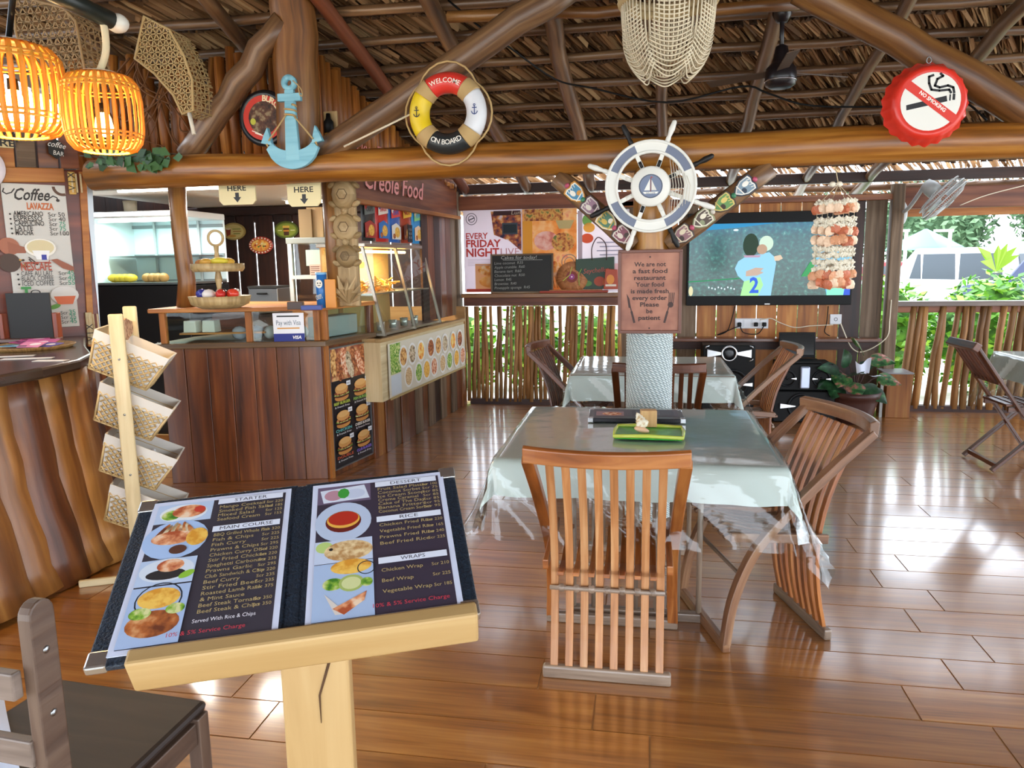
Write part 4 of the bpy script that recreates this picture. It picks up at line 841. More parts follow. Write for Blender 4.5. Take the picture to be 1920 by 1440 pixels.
for i, (c0, c1, c2_, lb) in enumerate(SN):
    y_ = 5.72+.265*i; F = FR((SX(y_)-.06, y_, 1.732), us); t = thing('snack_bag', lb, 'snack bag', F @ V3((.12, 0, 0)), 'snack bags on the heated case'); hh = .33+.02*(i % 2)
    MB(F).grid(lambda u, v: V3((.005+.25*u, hh*v, .02*max(0, math.sin(math.pi*u))**.35*max(0, math.sin(math.pi*v))**.3)), 8, 8).build('front', P(c0, .25), t); MB(F).grid(lambda u, v: V3((.255-.25*u, hh*v, -.03*math.sin(math.pi*u)*math.sin(math.pi*v))), 6, 6).build('back', P(c0, .25), t)
    pr = Print(F, .0205); pr.poly([(.03, hh*.60), (.23, hh*.68), (.23, hh*.92), (.03, hh*.90)], c1); pr.poly([(.03, hh*.08), (.23, hh*.08), (.23, hh*.40), (.13, hh*.5), (.03, hh*.42)], c2_); pr.ell(.15, hh*.26, .055, .045, FOOD['fries']); pr.ell(.08, hh*.16, .03, .022, FOOD['meat']); pr.ell(.06, hh*.8, .022, .022, c2_); pr.text(('CRISPS', 'SNACKS', 'CHIPS', 'MIX', 'PUFFS')[i], .13, hh*.71, .035, c0, 'c', w=.13, rot=.1, bold=.03); pr.build('print', t)
t = thing('price_card', 'tiny chalk price card before the reddish snack bag', 'card', FR((SX(6.5)+.02, 6.5, 1.735), us) @ V3((0, 0, .03))); F = FR((SX(6.46)+.03, 6.46, 1.735), us); MB(F).box((.05, .075, 0), (.10, .15, .006)).build('card', P('#17161a', .6), t); pr = Print(F, .0035)
for i in range(3): pr.text('R 35', .05, .1-.035*i, .02, '#b9b9c0', 'c', w=.06)
pr.build('lettering', t)
# ================================================================ KITCHEN BACK: FRIDGE, CABINET, OVAL SIGNS
YF = 6.3; fa_, fb_ = U(172, 535, Y=YF), U(352, 535, Y=YF); zt = U(260, 408, Y=YF).z
fr = thing('display_fridge', 'black display fridge with a bright glass front, behind the counter', 'fridge', ((fa_.x+fb_.x)/2, YF, 0)); wf = fb_.x-fa_.x
MB().box((fa_.x+wf/2, YF+.35, fa_.z/2-.005), (wf, .7, fa_.z-.01)).build('body', P('#0c0c0d', .3), fr, bevel=.01)
MB().box((fa_.x+wf/2-.1, YF+.68, (fa_.z+zt)/2), (wf+.2, .03, zt-fa_.z)).build('back', P('#d6e9ee', .4), fr); MB().box((fa_.x-.01, YF+.34, (fa_.z+zt)/2), (.02, .66, zt-fa_.z)).build('end_panel', P('#d6e2e4', .4), fr)
for z_ in (.02, .27, zt-fa_.z-.05): MB().box((fa_.x+wf/2, YF+.655, fa_.z+z_), (wf, .02, .03)).build('back_rail', P('#7d868a', .4), fr)
MB().box((fa_.x+wf/2, YF+.35, zt+.03), (wf, .72, .06)).build('canopy', P('#d9dcdc', .3), fr, bevel=.01)
MB().box((fa_.x+wf/2, YF+.45, fa_.z+.26), (wf-.04, .40, .012)).build('shelf', STEEL, fr); MB().box((fa_.x+wf/2, YF+.33, fa_.z+.01), (wf, .66, .02)).build('tray', STEEL, fr)
for k in range(5): MB().box((fa_.x+.01+k*(wf-.02)/4, YF+(.02 if k in (0, 4) else .64), (fa_.z+zt)/2), (.02, .02, zt-fa_.z)).build('mullion', P('#aab2b4', .3), fr)
MB().box((fa_.x+wf/2, YF, (fa_.z+zt)/2), (wf-.03, .006, zt-fa_.z)).build('glass_front', GL, fr)
MB().box((fa_.x+wf/2, YF-.006, zt+.035), (wf*.92, .012, .03)).build('light_tube', emit('#eef4ff', 9), fr); MB().box((fa_.x+wf/2, YF+.12, zt-.02), (wf*.9, .03, .02)).build('inner_tube', emit('#eafff6', 12), fr)
li = bpy.data.lights.new('fridge_light', 'AREA'); li.energy = 12; li.color = (.88, 1, .97); li.size = wf*.9; li.size_y = .1; li.shape = 'RECTANGLE'; lo = bpy.data.objects.new('fridge_light', li); COL.objects.link(lo); lo.location = (fa_.x+wf/2, YF+.2, zt-.04)
pr = Print(FR((fa_.x, YF-.004, 0), (1, 0, 0)), .001)
for r_ in range(4):
    for k in range(6): pr.rect(.62+k*.035, .86-r_*.045, .64+k*.035, .868-r_*.045, '#9aa0a0')
pr.build('vents', fr)
for i in range(8):
    q = V3((fa_.x+.09+wf*.058*i+(.12 if i > 3 else 0), YF+.2, fa_.z+.06)); a = i < 4
    tag(MB().ell(q, (.065, .05, .04) if a else (.05, .05, .045), 10, 6, Matrix.Rotation(.2*i, 3, 'Z')).build('bread_roll' if a else 'filled_roll', P('#d9b12c' if a else '#a8763c', .5), None), ('yellow roll %s of the fridge tray' if a else 'filled brown roll %s of the fridge tray') % ['at the left end', 'second from the left', 'third from the left', 'left of the middle', 'just right of the middle', 'right of the middle', 'near the right end', 'at the right end'][i], 'roll', 'rolls in the fridge')
t = thing('paper_bin', 'small cream tub standing on the display fridge', 'tub', U(246, 408, Y=YF+.2)); q = V3((U(246, 408, Y=YF+.2).x, YF+.2, zt+.062)); MB().lathe([(0, 0), (.055, 0), (.06, .10), (.05, .10), (.045, .01)], q, 18).build('tub', P('#d2c9b2', .5), t); MB().lathe([(.0, .104), (.062, .104), (.062, .092)], q, 18).build('lid', P('#bdb49c', .5), t)
ca_, cb_ = U(551, 575, Y=6.0), U(628, 450, Y=6.0); gc = thing('glass_cabinet', 'white-framed glass cabinet behind the counter, left of the turtle post', 'cabinet', (ca_.x, 6.0, 1.0)); wc = cb_.x-ca_.x; hc_ = cb_.z-ca_.z
MB().box((ca_.x+wc/2, 6.2, ca_.z-.16), (wc+.02, .42, .30)).build('base', PLANKW, gc)
for sx in (0, wc): MB().box((ca_.x+sx, 6.0, ca_.z+hc_/2), (.035, .035, hc_)).build('upright', P('#cfd4cf', .35), gc)
MB().box((ca_.x+wc/2, 6.2, cb_.z), (wc+.06, .44, .05)).build('roof', P('#8f968f', .3), gc, bevel=.006); MB().box((ca_.x+wc/2, 6.1, ca_.z+hc_*.45), (wc, .3, .03)).build('shelf', P('#cfd4cf', .35), gc)
MB().box((ca_.x+wc/2, 6.4, ca_.z+hc_/2), (wc, .015, hc_)).build('back', DARKP, gc); MB().box((ca_.x+wc/2, 5.995, ca_.z+hc_/2), (wc-.03, .005, hc_)).build('glass', GL, gc)
pr = Print(FR((ca_.x, 5.99, ca_.z), (1, 0, 0)), .001); pr.rect(wc*.35, hc_*.62, wc*.95, hc_*.86, '#b9d6c8'); pr.rect(wc*.42, hc_*.45, wc*.66, hc_*.64, '#e0b7a6')
for i in range(5): pr.rect(wc*.44, hc_*(.48+.03*i), wc*.64, hc_*(.49+.03*i), '#4a2f2a')
pr.build('notices', gc)
for i, (x0, x1, y0, y1, m_, lb) in enumerate(((563, 584, 392, 450, P('#8d744c', .6), 'brown plaque with dark carving above the glass cabinet'), (578, 605, 388, 446, PINE, 'plain yellow board above the glass cabinet'), (604, 622, 408, 450, P('#33402f', .4), 'dark green tin above the glass cabinet'))):
    a, b = U(x0, y1, Y=6.05+.03*i), U(x1, y0, Y=6.05+.03*i); o = MB().box(((a.x+b.x)/2, 6.05+.03*i, (cb_.z+.026+b.z)/2), (b.x-a.x, .02, b.z-cb_.z-.026)).build(['plaque', 'board', 'tin'][i], m_, None, bevel=.003); tag(o, lb, ['plaque', 'board', 'tin'][i])
a, b = U(468, 586, Y=6.6), U(520, 540, Y=6.6); t = thing('steel_fryer', 'small stainless fryer behind the cake stand', 'fryer', (a.x, 6.6, .9)); MB().box(((a.x+b.x)/2, 6.75, (a.z+b.z)/2), (b.x-a.x, .3, b.z-a.z)).build('body', STEEL, t, bevel=.008); MB().box(((a.x+b.x)/2, 6.72, b.z+.01), (b.x-a.x, .26, .02)).build('lid', P('#4a4a48', .3, .6), t); MB().tube([((a.x+b.x)/2-.05, 6.58, b.z-.05), ((a.x+b.x)/2+.05, 6.58, b.z-.05)], .008, 6).build('handle', BLACK, t)
MB().box(((a.x+b.x)/2, 6.9, a.z/2-.01), (1.6, .5, a.z-.02)).build('bench', DARKP, kb)
def oval(name, label, px, py, rx, ry, cols, draw):
    c = U(px, py, Y=7.96); t = thing(name, label, 'sign', c); T = FR(c, (1, 0, 0)); MB(T).prism([(rx*math.cos(q*.2618), ry*math.sin(q*.2618)) for q in range(24)], -.012, .004).build('plate', P(cols, .5), t); pr = Print(T, .0045); draw(pr); pr.build('print', t)
def d1(p): p.ell(0, 0, .125, .078, '#c9b873'); p.poly([(-.09, .03), (-.03, .03), (-.04, -.055), (-.085, -.055)], '#8a3420'); p.ell(-.06, .03, .03, .012, '#d9c9a0'); p.rect(-.01, .02, .09, .03, '#7d8a3c'); p.rect(-.005, -.005, .095, .005, '#a0702c'); p.rect(0, -.03, .08, -.02, '#7d8a3c'); p.ell(-.02, -.05, .05, .015, '#c2913c')
def d2(p):
    for i in range(40):
        a = i*.157; p.ell(.125*math.cos(a), .08*math.sin(a), .012, .009, ('#c0392b', '#efe3c8')[i % 2], 8)
    p.ell(0, 0, .11, .068, '#d98a3c'); p.ell(0, 0, .10, .06, FOOD['fruit'])
    for i in range(7): p.ell(-.06+.02*i, .02*math.sin(i*2), .012, .01, ('#a32e1c', '#efe0b0', '#5a7a2c')[i % 3], 8)
def d3(p): p.ell(0, 0, .125, .078, '#6f7f22'); p.ell(0, 0, .115, .068, '#8d9a35'); p.poly([(-.035, .035), (.035, .035), (.03, -.06), (-.03, -.06)], '#4a2a14'); p.rect(-.04, .02, .04, .045, '#e0b24a'); p.rect(-.033, -.02, .033, 0, '#c9822f'); p.rect(-.10, -.01, -.05, 0, '#d8d79a'); p.rect(.05, -.01, .10, 0, '#d8d79a')
oval('oval_sign', 'cream oval drink sign, leftmost on the dark kitchen wall', 438, 434, .142, .095, '#a58d4e', d1)
oval('oval_sign', 'checked red oval pizza sign, lowest on the dark kitchen wall', 489, 460, .142, .096, '#b33a26', d2)
oval('oval_sign', 'olive green oval drink sign, rightmost on the dark kitchen wall', 537, 431, .142, .095, '#4f5a1a', d3)
# ================================================================ ROPE POLE, SIGN, WHEEL, BRACES
PX, PY = .03, 4.50
rp = thing('centre_post', 'log post wrapped in pale grey rope up to the patience sign', 'post', (PX, PY, 0))
MB().tube(logpts((PX, PY, 0), (PX+.005, PY, 2.06), 8, .004, 3), [.113, .112, .11, .11, .108, .106, .105, .104, .103], 20).build('shaft', wood('post_honey', '#7a4a18', '#b37a33', '#d3a356', .4, 1.2, 16, .3, .05, .3), rp)
def ropemat():
    def fn(t, b):
        u = nd(t, 'ShaderNodeUVMap'); mp = nd(t, 'ShaderNodeMapping'); mp.inputs['Scale'].default_value = (1, 1.6, 1); mp.inputs['Rotation'].default_value = (0, 0, .5)
        t.links.new(u.outputs[0], mp.inputs[0]); w = nd(t, 'ShaderNodeTexWave'); w.inputs['Scale'].default_value = 16; w.inputs['Distortion'].default_value = 0; t.links.new(mp.outputs[0], w.inputs[0])
        t.links.new(ramp(t, w.outputs[0], [(.0, '#7f8d8e'), (.35, '#b9c4c3'), (1, '#d9e0dd')]), b.inputs['Base Color']); b.inputs['Roughness'].default_value = .6; bump(t, b, w.outputs[0], .8, .006)
    return mat('rope_grey', fn)
m = MB(); N = 68; pts = []
for k in range(N*30+1):
    a = k/30*2*math.pi; pts.append((PX+.126*math.cos(a), PY+.126*math.sin(a), .012+k/30*.0172))
m.tube(pts, .0105, 6, up=(0, 0, 1)); m.build('rope_wrap', ropemat(), rp)
MB().tube(curve([(PX-.05, PY-.135, 1.165), (PX-.02, PY-.15, 1.13), (PX+.05, PY-.15, 1.14), (PX+.07, PY-.135, 1.17)], 5), .004, 5).build('rope_tail', P('#c9cfc8', .7), rp)
for sx, a, b, lb, nm in ((-1, (1172, 462), (1052, 338), 'left', 0), (1, (1272, 462), (1434, 322), 'right', 1)):
    p0, p1 = U(*a, Y=4.47), U(*b, Y=4.5); p0 = V3((PX+sx*.09, 4.47, p0.z)); p1 = p1+(p1-p0)*.05; t = thing('log_brace', 'dark slanting brace %s of the ship wheel, hung with painted shields' % lb, 'brace', p0)
    MB().tube(logpts(p0, p1, 6, .004, nm), .058, 12).build('log', LOGD, t)
    d = (p1-p0).normalized(); L = (p1-p0).length; n = V3((0, -1, 0)); q_ = d.cross(n).normalized()
    cols = [('#7d3a4a', '#d8c9b9', '#3f2a22'), ('#3f6f52', '#c9a94a', '#e6dcc4'), ('#8d6a7a', '#d9cfc0', '#4a2f3a'), ('#3d7fa0', '#e8e2d2', '#c98a2f')] if nm == 0 else [('#8a5b5f', '#d8c9a9', '#3f2a22'), ('#4a3526', '#e6dcc4', '#8a8f6a'), ('#5f8f4a', '#d9c06a', '#3a2a1c'), ('#7d929f', '#e9e4d8', '#2c3a4a')]
    desc = ['dark red', 'striped green', 'mauve', 'blue'] if nm == 0 else ['rosy', 'brown and cream', 'leaf green', 'grey blue']
    for i, (c0, c1, c2_) in enumerate(cols):
        c = p0+d*(L*(.14+.2*i))+n*.066; s = thing('souvenir_shield', '%s painted souvenir shield on the %s brace' % (desc[i], lb), 'souvenir', c, 'souvenir shields on the braces'); F = FR(c, q_*sx, d)
        w, h = .048, .056; pg = [(-w, h), (-w*.5, h*1.15), (0, h), (w*.5, h*1.15), (w, h), (w, 0), (w*.6, -h*.7), (0, -h*1.2), (-w*.6, -h*.7), (-w, 0)]
        k = 1 if F.col[2].to_3d().dot(n) > 0 else -1; F = FR(c, q_*sx*k, d); pg = [(x, y) for x, y in pg]
        MB(F).prism(pg, -.006, .006).build('plate', P(c2_, .4), s, bevel=.002); MB(F).prism([(x*.86, y*.86) for x, y in pg], .006, .010).build('rim', P(c1, .4), s); fld = MB(F).prism([(x*.74, y*.74) for x, y in pg], .010, .013).build('field', P(c0, .4), s)
        pr = Print(F, .0134); pr.ell(-.012, .015, .014, .02, c1, 10); pr.ell(.014, -.01, .016, .014, c2_, 10); pr.line([(-.03, -.03), (.03, -.02)], .006, c1)
        for q in range(4): pr.line([(-.025+.015*q, .03), (-.02+.015*q, .045)], .004, c1)
        pr.build('picture', fld); MB(F).ell((.0, h*1.25, .008), (.016, .014, .012), 8, 6).build('shell_bead', P(('#b8506a', '#c9c2b2', '#3f7f5a', '#b8506a')[i], .4), s)
# patience sign
a, b = U(1161, 622, Y=4.355), U(1277, 470, Y=4.355); w, h = b.x-a.x, b.z-a.z
sg = thing('patience_sign', 'brown wooden sign asking guests to be patient, on the rope post', 'sign', (a.x+w/2, 4.355, a.z)); F = FR((a.x, 4.355, a.z), (1, 0, 0))
COP = blotch('copper_board', [(.3, '#7d4a38'), (.5, '#a0654c'), (.7, '#b67c60')], 6, .45); COPD = P('#6e4334', .45)
sgb = MB(F).box((w/2, h/2, -.008), (w, h, .016)).build('board', COP, sg, bevel=.003)
for (x0, y0, x1, y1) in ((0, 0, w, 0), (0, h, w, h), (0, 0, 0, h), (w, 0, w, h)):
    MB(F).bar((x0-(.008 if y0 == y1 else 0), y0, .004), (x1+(.008 if y0 == y1 else 0), y1, .004), .018, .022, (0, 0, 1)).build('frame_strip', COPD, sg, bevel=.003)
pr = Print(F, .0004); KB = '#3a1f16'
for i, tx in enumerate(('We are not', 'a fast food', 'restaurant', 'Your food', 'is made fresh', 'every order', 'Please', 'be', 'patient')):
    pr.text(tx, w/2, h*(.815-.083*i), .024, KB, 'c', w=min(.0175*len(tx), .21), bold=.025)
pr.build('lettering', sgb)
for sx, rt in ((.13, .2), (.87, -.2)):
    pr = Print(F, .0004)
    x0, y0 = w*sx, h*.46; x1, y1 = w*(sx+(.12 if sx < .5 else -.12)), h*.12
    pr.line([(x0+(x1-x0)*.3, y0+(y1-y0)*.3), (x0+(x1-x0)*.62, y0+(y1-y0)*.62)], .006, KB); pr.line([(x0+(x1-x0)*.62, y0+(y1-y0)*.62), (x1, y1)], .012, KB)
    if sx < .5: pr.poly([(x0-.004, y0+.01), (x0+.012, y0-.02), (x0+.022, y0-.075), (x0+.008, y0-.07)], KB)
    else:
        for q in range(4): pr.line([(x0-.016+.009*q, y0+.012), (x0-.018+.008*q, y0-.045)], .004, KB)
        pr.ell(x0-.008, y0-.055, .016, .016, KB, 12)
    pr.build('knife_picture' if sx < .5 else 'fork_picture', sgb)
pr = Print(F, .0004)
pr.ell(w/2, h*.93, .005, .005, KB, 8); pr.ell(w/2, h*.045, .005, .005, KB, 8); pr.build('screw_holes', sgb)
# ship wheel
c = U(1220, 350, Y=4.33); wh = thing('ship_wheel', 'white and slate-blue ship wheel on the post under the beam', 'ship wheel', (c.x, 4.33, c.z-.3)); T = FR(c, (1, 0, 0))
CREAM = P('#e4e2d8', .5); SLATE = P('#6c7488', .5)
Ro, Ri = .248, .178
def rimseg(a0, a1, m_, nm, r0, r1, t0, t1):
    n = 10; pts = [(r0*math.cos(a0+(a1-a0)*i/n), r0*math.sin(a0+(a1-a0)*i/n)) for i in range(n+1)]; pts2 = [(r1*math.cos(a0+(a1-a0)*i/n), r1*math.sin(a0+(a1-a0)*i/n)) for i in range(n+1)]
    m = MB(T)
    for i in range(n): m.prism([pts[i], pts[i+1], pts2[i+1], pts2[i]][::-1] if 0 else [pts[i], pts2[i], pts2[i+1], pts[i+1]], t0, t1)
    m.build(nm, m_, wh)
for k in range(8):
    a0 = math.pi/8+k*math.pi/4; rimseg(a0, a0+math.pi/4, SLATE if k % 2 == 0 else CREAM, 'rim_panel', Ri+.012, Ro-.012, -.012, .014)
for r0, r1 in ((Ri, Ri+.014), (Ro-.014, Ro)): rimseg(0, 2*math.pi*.9999, CREAM, 'rim_edge', r0, r1, -.016, .02) if 0 else MB(T).lathe([(r0, -.016), (r1, -.016), (r1, .02), (r0, .02), (r0, -.016)], n=48).build('rim_edge', CREAM, wh)
for k in range(8):
    a = math.radians(70)+k*math.pi/4; d = V3((math.cos(a), math.sin(a), 0)); drk = k % 2 == 1
    sk_ = MB(T).bar(d*.09+V3((0, 0, 0)), d*Ri, .022, .018, (0, 0, 1)).build('spoke', CREAM, wh)
    if drk: pass
    MB(T).tube([d*(Ri*.62), d*(Ri*.82)], .013, 8).build('spoke_band', IRON if k in (0, 1, 4, 7) else CREAM, sk_)
    MB(T).tube([d*r_ for r_ in (Ro-.005, Ro+.02, Ro+.03, Ro+.07, Ro+.11, Ro+.118)], [.014, .014, .011, .017, .013, .006], 10).build('handle', IRON if drk else CREAM, sk_)
hub_ = MB(T).lathe([(0, .03), (.098, .03), (.108, .02), (.108, -.015), (0, -.015)], n=32).build('hub', CREAM, wh)
pr = Print(T, .0305); pr.ell(0, 0, .064, .064, '#4f5666', 32); pr.ell(0, 0, .058, .058, '#717d95', 32); pr.poly([(-.035, -.022), (-.004, -.022), (-.004, .04)], '#e9e7de'); pr.poly([(.004, -.022), (.032, -.022), (.004, .035)], '#d9d6cc'); pr.rect(-.002, -.03, .002, .045, '#7a3a30'); pr.poly([(0, .052), (0, .042), (.012, .047)], '#b4453a'); pr.poly([(-.042, -.03), (.042, -.03), (.034, -.04), (-.034, -.04)], '#e9e7de'); pr.text('WELCOME', 0, -.041, .009, '#2b3550', 'c', w=.05); pr.build('medallion', hub_)
m = MB(T)
for q in range(7):
    x = .10+.015*q; m.tube([(x, .14-.03*q*.5, .026), (x+.02, .0, .03), (x+.01, -.15+.01*q, .026)], .0018, 4)
m.build('net_drape', P('#d9d2c0', .8), wh, stuff=True)
# ================================================================ LIFEBUOY, ANCHOR, BOTTLE-TOP SIGN, ROUND SIGN
c = U(840, 213, Y=4.38); lb = thing('lifebuoy', 'small four-coloured welcome on board lifebuoy on the slanting log', 'lifebuoy', c+V3((0, 0, -.23))); T = FR(c, (1, 0, 0)); R1, R2 = .168, .058
for k, col in enumerate(('#d8372c', '#e2c21c', '#262a2b', '#dcdde0')):
    ac = math.pi/2+k*math.pi/2; MB(T).tube([(R1*math.cos(ac+f*.62), R1*math.sin(ac+f*.62), 0) for f in [i/8-1 for i in range(17)]], R2, 14, flat=1.0, up=(0, 0, 1)).build('ring_section', P(col, .4), lb)
    aw = ac+math.pi/4; MB(T).tube([(R1*math.cos(aw+f*.19), R1*math.sin(aw+f*.19), 0) for f in [i/5-1 for i in range(11)]], [R2*1.06+(.002 if i % 2 else 0) for i in range(11)], 14, up=(0, 0, 1)).build('rope_binding', ROPE, lb)
pts = []
for k in range(4):
    a0 = math.pi/4+k*math.pi/2
    for i in range(8):
        f = i/8; a = a0+f*math.pi/2; r_ = .232+.045*math.sin(math.pi*f)*(1.2 if k in (2, 0) else .5); pts.append((r_*math.cos(a), r_*math.sin(a), -.01))
MB(T).tube(pts, .006, 6, closed=True).build('grab_rope', ROPE, lb)
pr = Print(T, R2+.001); pr.arc('WELCOME', 0, 0, R1-.010, .026, '#f4ead8', math.pi/2, bold=.01, sp=.92); pr.arc('ON BOARD', 0, 0, R1+.010, .028, '#e9e4d8', -math.pi/2, True, .01, .86)
for sx, col in ((-1, '#2a2a2a'), (1, '#2c3f74')):
    x = sx*R1; pr.line([(x, .025), (x, -.022)], .005, col); pr.line([(x-.012, .014), (x+.012, .014)], .005, col); pr.ring(x, -.004, .014, .019, col, 12, math.pi, 2*math.pi); pr.ring(x, .029, .003, .007, col, 10)
pr.build('lettering', lb)
tag(MB().tube([U(645, 275, Y=4.36), U(770, 214, Y=4.36)], .006, 6).build('white_stick', P('#d9ccb2', .6), None), 'thin pale stick leaning left of the lifebuoy', 'stick')
a = U(554, 318, Y=4.385); an = thing('anchor', 'pale blue wooden anchor with a rope, on the beam', 'anchor', a); F = FR(a, (1, 0, .0)); BLU = wood('blue_paint', '#5f9aae', '#7fb9cb', '#93c9d6', .6, 2, 20, .2, .05)
MB(F).prism([(-.045, .05), (.045, .05), (.028, .45), (-.028, .45)], .001, .032).build('shank', BLU, an, bevel=.004)
MB(F).box((0, .408, .02), (.145, .045, .03)).build('stock', BLU, an, bevel=.004)
MB(F).prism([(.030*math.cos(0), 0)]+[(.030*math.cos(q*.2618), .030*math.sin(q*.2618)) for q in range(1, 24)], 0, .002) if 0 else None
MB(F).lathe([(.018, 0), (.046, 0), (.046, .028), (.018, .028), (.018, 0)], F @ V3((0, .49, 0)) if 0 else (0, .49, 0), 24).build('ring', BLU, an)
arm = []
for i in range(13):
    x = -.165+.33*i/12; arm.append((x, .165-.165*math.sqrt(max(0, 1-(x/.172)**2))))
inn = [(x*.78, .19-.085*math.sqrt(max(0, 1-(x*.78/.14)**2)) if abs(x*.78) < .14 else .19) for x, y in reversed(arm)]
MB(F).prism(arm+inn, 0, .03).build('arms', BLU, an, bevel=.003)
for sx in (-1, 1): MB(F).prism([(sx*.125, .14), (sx*.195, .155), (sx*.175, .20), (sx*.15, .245), (sx*.135, .19)][::sx], 0, .034).build('fluke', BLU, an, bevel=.003)
MB(F).tube([(.035*math.cos(q*.5), .30+.02*q*.12, .02+.03*math.sin(q*.5)) for q in range(28)], .006, 5).build('rope_binding', ROPE, an)
for sx in (-1, 1): MB(F).tube([(sx*.02, .31, .038), (sx*.14, .165, .04)], .005, 5).build('rope_stay', ROPE, an); MB(F).tube([(sx*.155, .13+.015*q, .017+.024*math.sin(q*2)) for q in range(4)], .006, 5).build('rope_lashing', ROPE, an)
MB(F).tube(curve([(.03, .50, .03), (.08, .45, .035), (.085, .41, .035), (.07, .42, .035), (.06, .48, .03)], 4), .003, 5).build('rope_loop', ROPE, an)
c = U(1740, 193, Y=4.36); ns = thing('no_smoking_sign', 'red bottle-top no smoking sign on the beam', 'sign', c+V3((0, 0, -.2))); T = FR(c, (1, 0, 0)); RED = P('#d63324', .3)
m = MB(T); n = 84; vs = []; prof = [(.208, -.055), (.200, -.045), (.185, .0), (.172, .03), (.160, .036), (.150, .034), (.0, .034)]
for i, (r_, z_) in enumerate(prof):
    for j in range(n): a = 2*math.pi*j/n; k = 1+(.028*math.cos(21*a) if i < 2 else .012*math.cos(21*a) if i == 2 else 0); vs.append((r_*k*math.cos(a), r_*k*math.sin(a), z_))
m.add(vs, [(i*n+j, i*n+(j+1) % n, (i+1)*n+(j+1) % n, (i+1)*n+j) for i in range(len(prof)-1) for j in range(n)], [[(0, 0)]*4]*(n*(len(prof)-1)), True); btt = m.build('bottle_top', RED, ns)
TK = T @ Matrix.Diagonal((1.27, 1.27, 1, 1)); pr = Print(TK, .035); pr.ell(0, 0, .112, .112, '#e6e4da', 36); Kk = '#15151a'
pr.poly([(-.088, -.030), (.062, -.002), (.058, .020), (-.090, -.010)], Kk); pr.rect(.068, .0, .074, .024, Kk); pr.rect(.080, .002, .090, .026, Kk)
pr.line([(.085, .03), (.08, .05), (.06, .058), (.03, .052), (.012, .06), (.02, .085), (.04, .095), (.03, .105)], .009, Kk); pr.line([(.073, .03), (.066, .042), (.03, .04), (.0, .045), (-.01, .07), (-.012, .095), (.004, .10)], .009, Kk)
ca = math.radians(-38); cx, sn = math.cos(ca), math.sin(ca); pr.poly([(x*cx-y*sn, x*sn+y*cx) for x, y in ((-.125, -.017), (.125, -.017), (.125, .017), (-.125, .017))], '#d63324')
pr.text('NO SMOKING', -.006*sn, -.0065*cx, .0135, '#f4efe4', 'c', w=.125, bold=.03, rot=ca); pr.build('symbol', btt)
MB(T).tube([(.011*math.cos(q*.45), .215+.016*math.sin(q*.45), -.03) for q in range(14)], .003, 5, closed=True).build('hanger', STEEL, ns)
c = U(497, 222, Y=4.60); rs = thing('round_sign', 'round black and red metal sign behind the blue anchor', 'sign', c+V3((0, 0, -.17))); T = FR(c, (1, 0, 0)); MB(T).lathe([(0, .012), (.13, .012), (.14, .02), (.165, .018), (.172, .0), (.165, -.02), (0, -.02)], n=36).build('bottle_top', P('#141316', .35), rs)
pr = Print(T, .0205); pr.ell(0, 0, .135, .135, '#c8321f', 32); pr.ell(.0, .0, .1, .1, blotch('sauce', [(.35, '#2c1810'), (.55, '#5b3520'), (.66, '#8d7a5a')], 30)); pr.arc('BURGERS', 0, 0, .10, .035, '#e9d9b0', .75, bold=.03, sp=.7); pr.ell(-.07, -.02, .018, .02, '#b9b83c'); pr.line([(-.08, -.075), (-.02, -.10)], .006, '#f0e6d4'); pr.line([(-.06, -.09), (-.01, -.108)], .005, '#f0e6d4'); pr.build('print', rs)
t = thing('wall_lantern', 'small dark bottle-shaped lamp on the stick wall right of the blue anchor', 'lamp', U(617, 250, Y=4.7)); q = U(617, 250, Y=4.7); MB().lathe([(0, .12), (.012, .12), (.016, .09), (.03, .07), (.03, 0), (0, 0)], q, 14).build('body', BLACK, t); MB().lathe([(0, 0), (.028, 0), (.02, -.05), (0, -.06)], q, 14).build('shade', P('#b9862f', .3), t)
MB().box(q+V3((0, .04, .03)), (.09, .02, .22)).build('back_board', PINE, t, bevel=.004)
# shell chandelier
c = U(1253, 2, Y=4.15); sc = thing('shell_chandelier', 'cream bead and shell bowl hanging under the roof', 'chandelier', c); CRM = P('#cbb893', .6); SHELLW = P('#dccfb2', .55)
R = .232; MB().tube([c+V3((R*math.cos(q*.2), R*math.sin(q*.2), .0)) for q in range(31)], .024, 8).build('ring', P('#b9a174', .8), sc); MB().tube([c+V3((R*1.02*math.cos(q*.2), R*1.02*math.sin(q*.2), .04)) for q in range(31)], .026, 8).build('upper_ring', P('#c4b189', .8), sc)
def bowl(f): return R*(1-.10*f-.42*f**4), -.02-.34*f
m = MB()
for lobe in range(6):
    ac = lobe*math.pi/3-math.pi/2+.05
    for s in range(17):
        f0 = s/17; d = .05+.335*f0; hw = .30+.34*f0; pts = []
        for i in range(11):
            g = i/5-1; a = ac+g*hw; z = d*(1-.17*g*g); r_ = bowl(min(1, z/.36))[0]; pts.append(c+V3((r_*math.cos(a)*(1+.004*s), r_*math.sin(a)*(1+.004*s), -.02-z)))
        m.tube(pts, .0042, 4)
for q in range(60):
    a = 2*math.pi*q/60; m.tube([c+V3((bowl(f)[0]*1.01*math.cos(a), bowl(f)[0]*1.01*math.sin(a), bowl(f)[1])) for f in (0, .2, .4, .6, .8, .9)], .0042, 4)
m.build('bead_strings', SHELLW, sc, stuff=True)
MB().tube([c+V3((0, 0, 0)), c+V3((0, .25, .55))], .004, 5).build('hanging_cord', CRM, sc)
for q in range(3): MB().tube([c+V3((R*math.cos(q*2.09), R*math.sin(q*2.09), 0)), c+V3((0, .1, .25))], .004, 5).build('cord', CRM, sc)
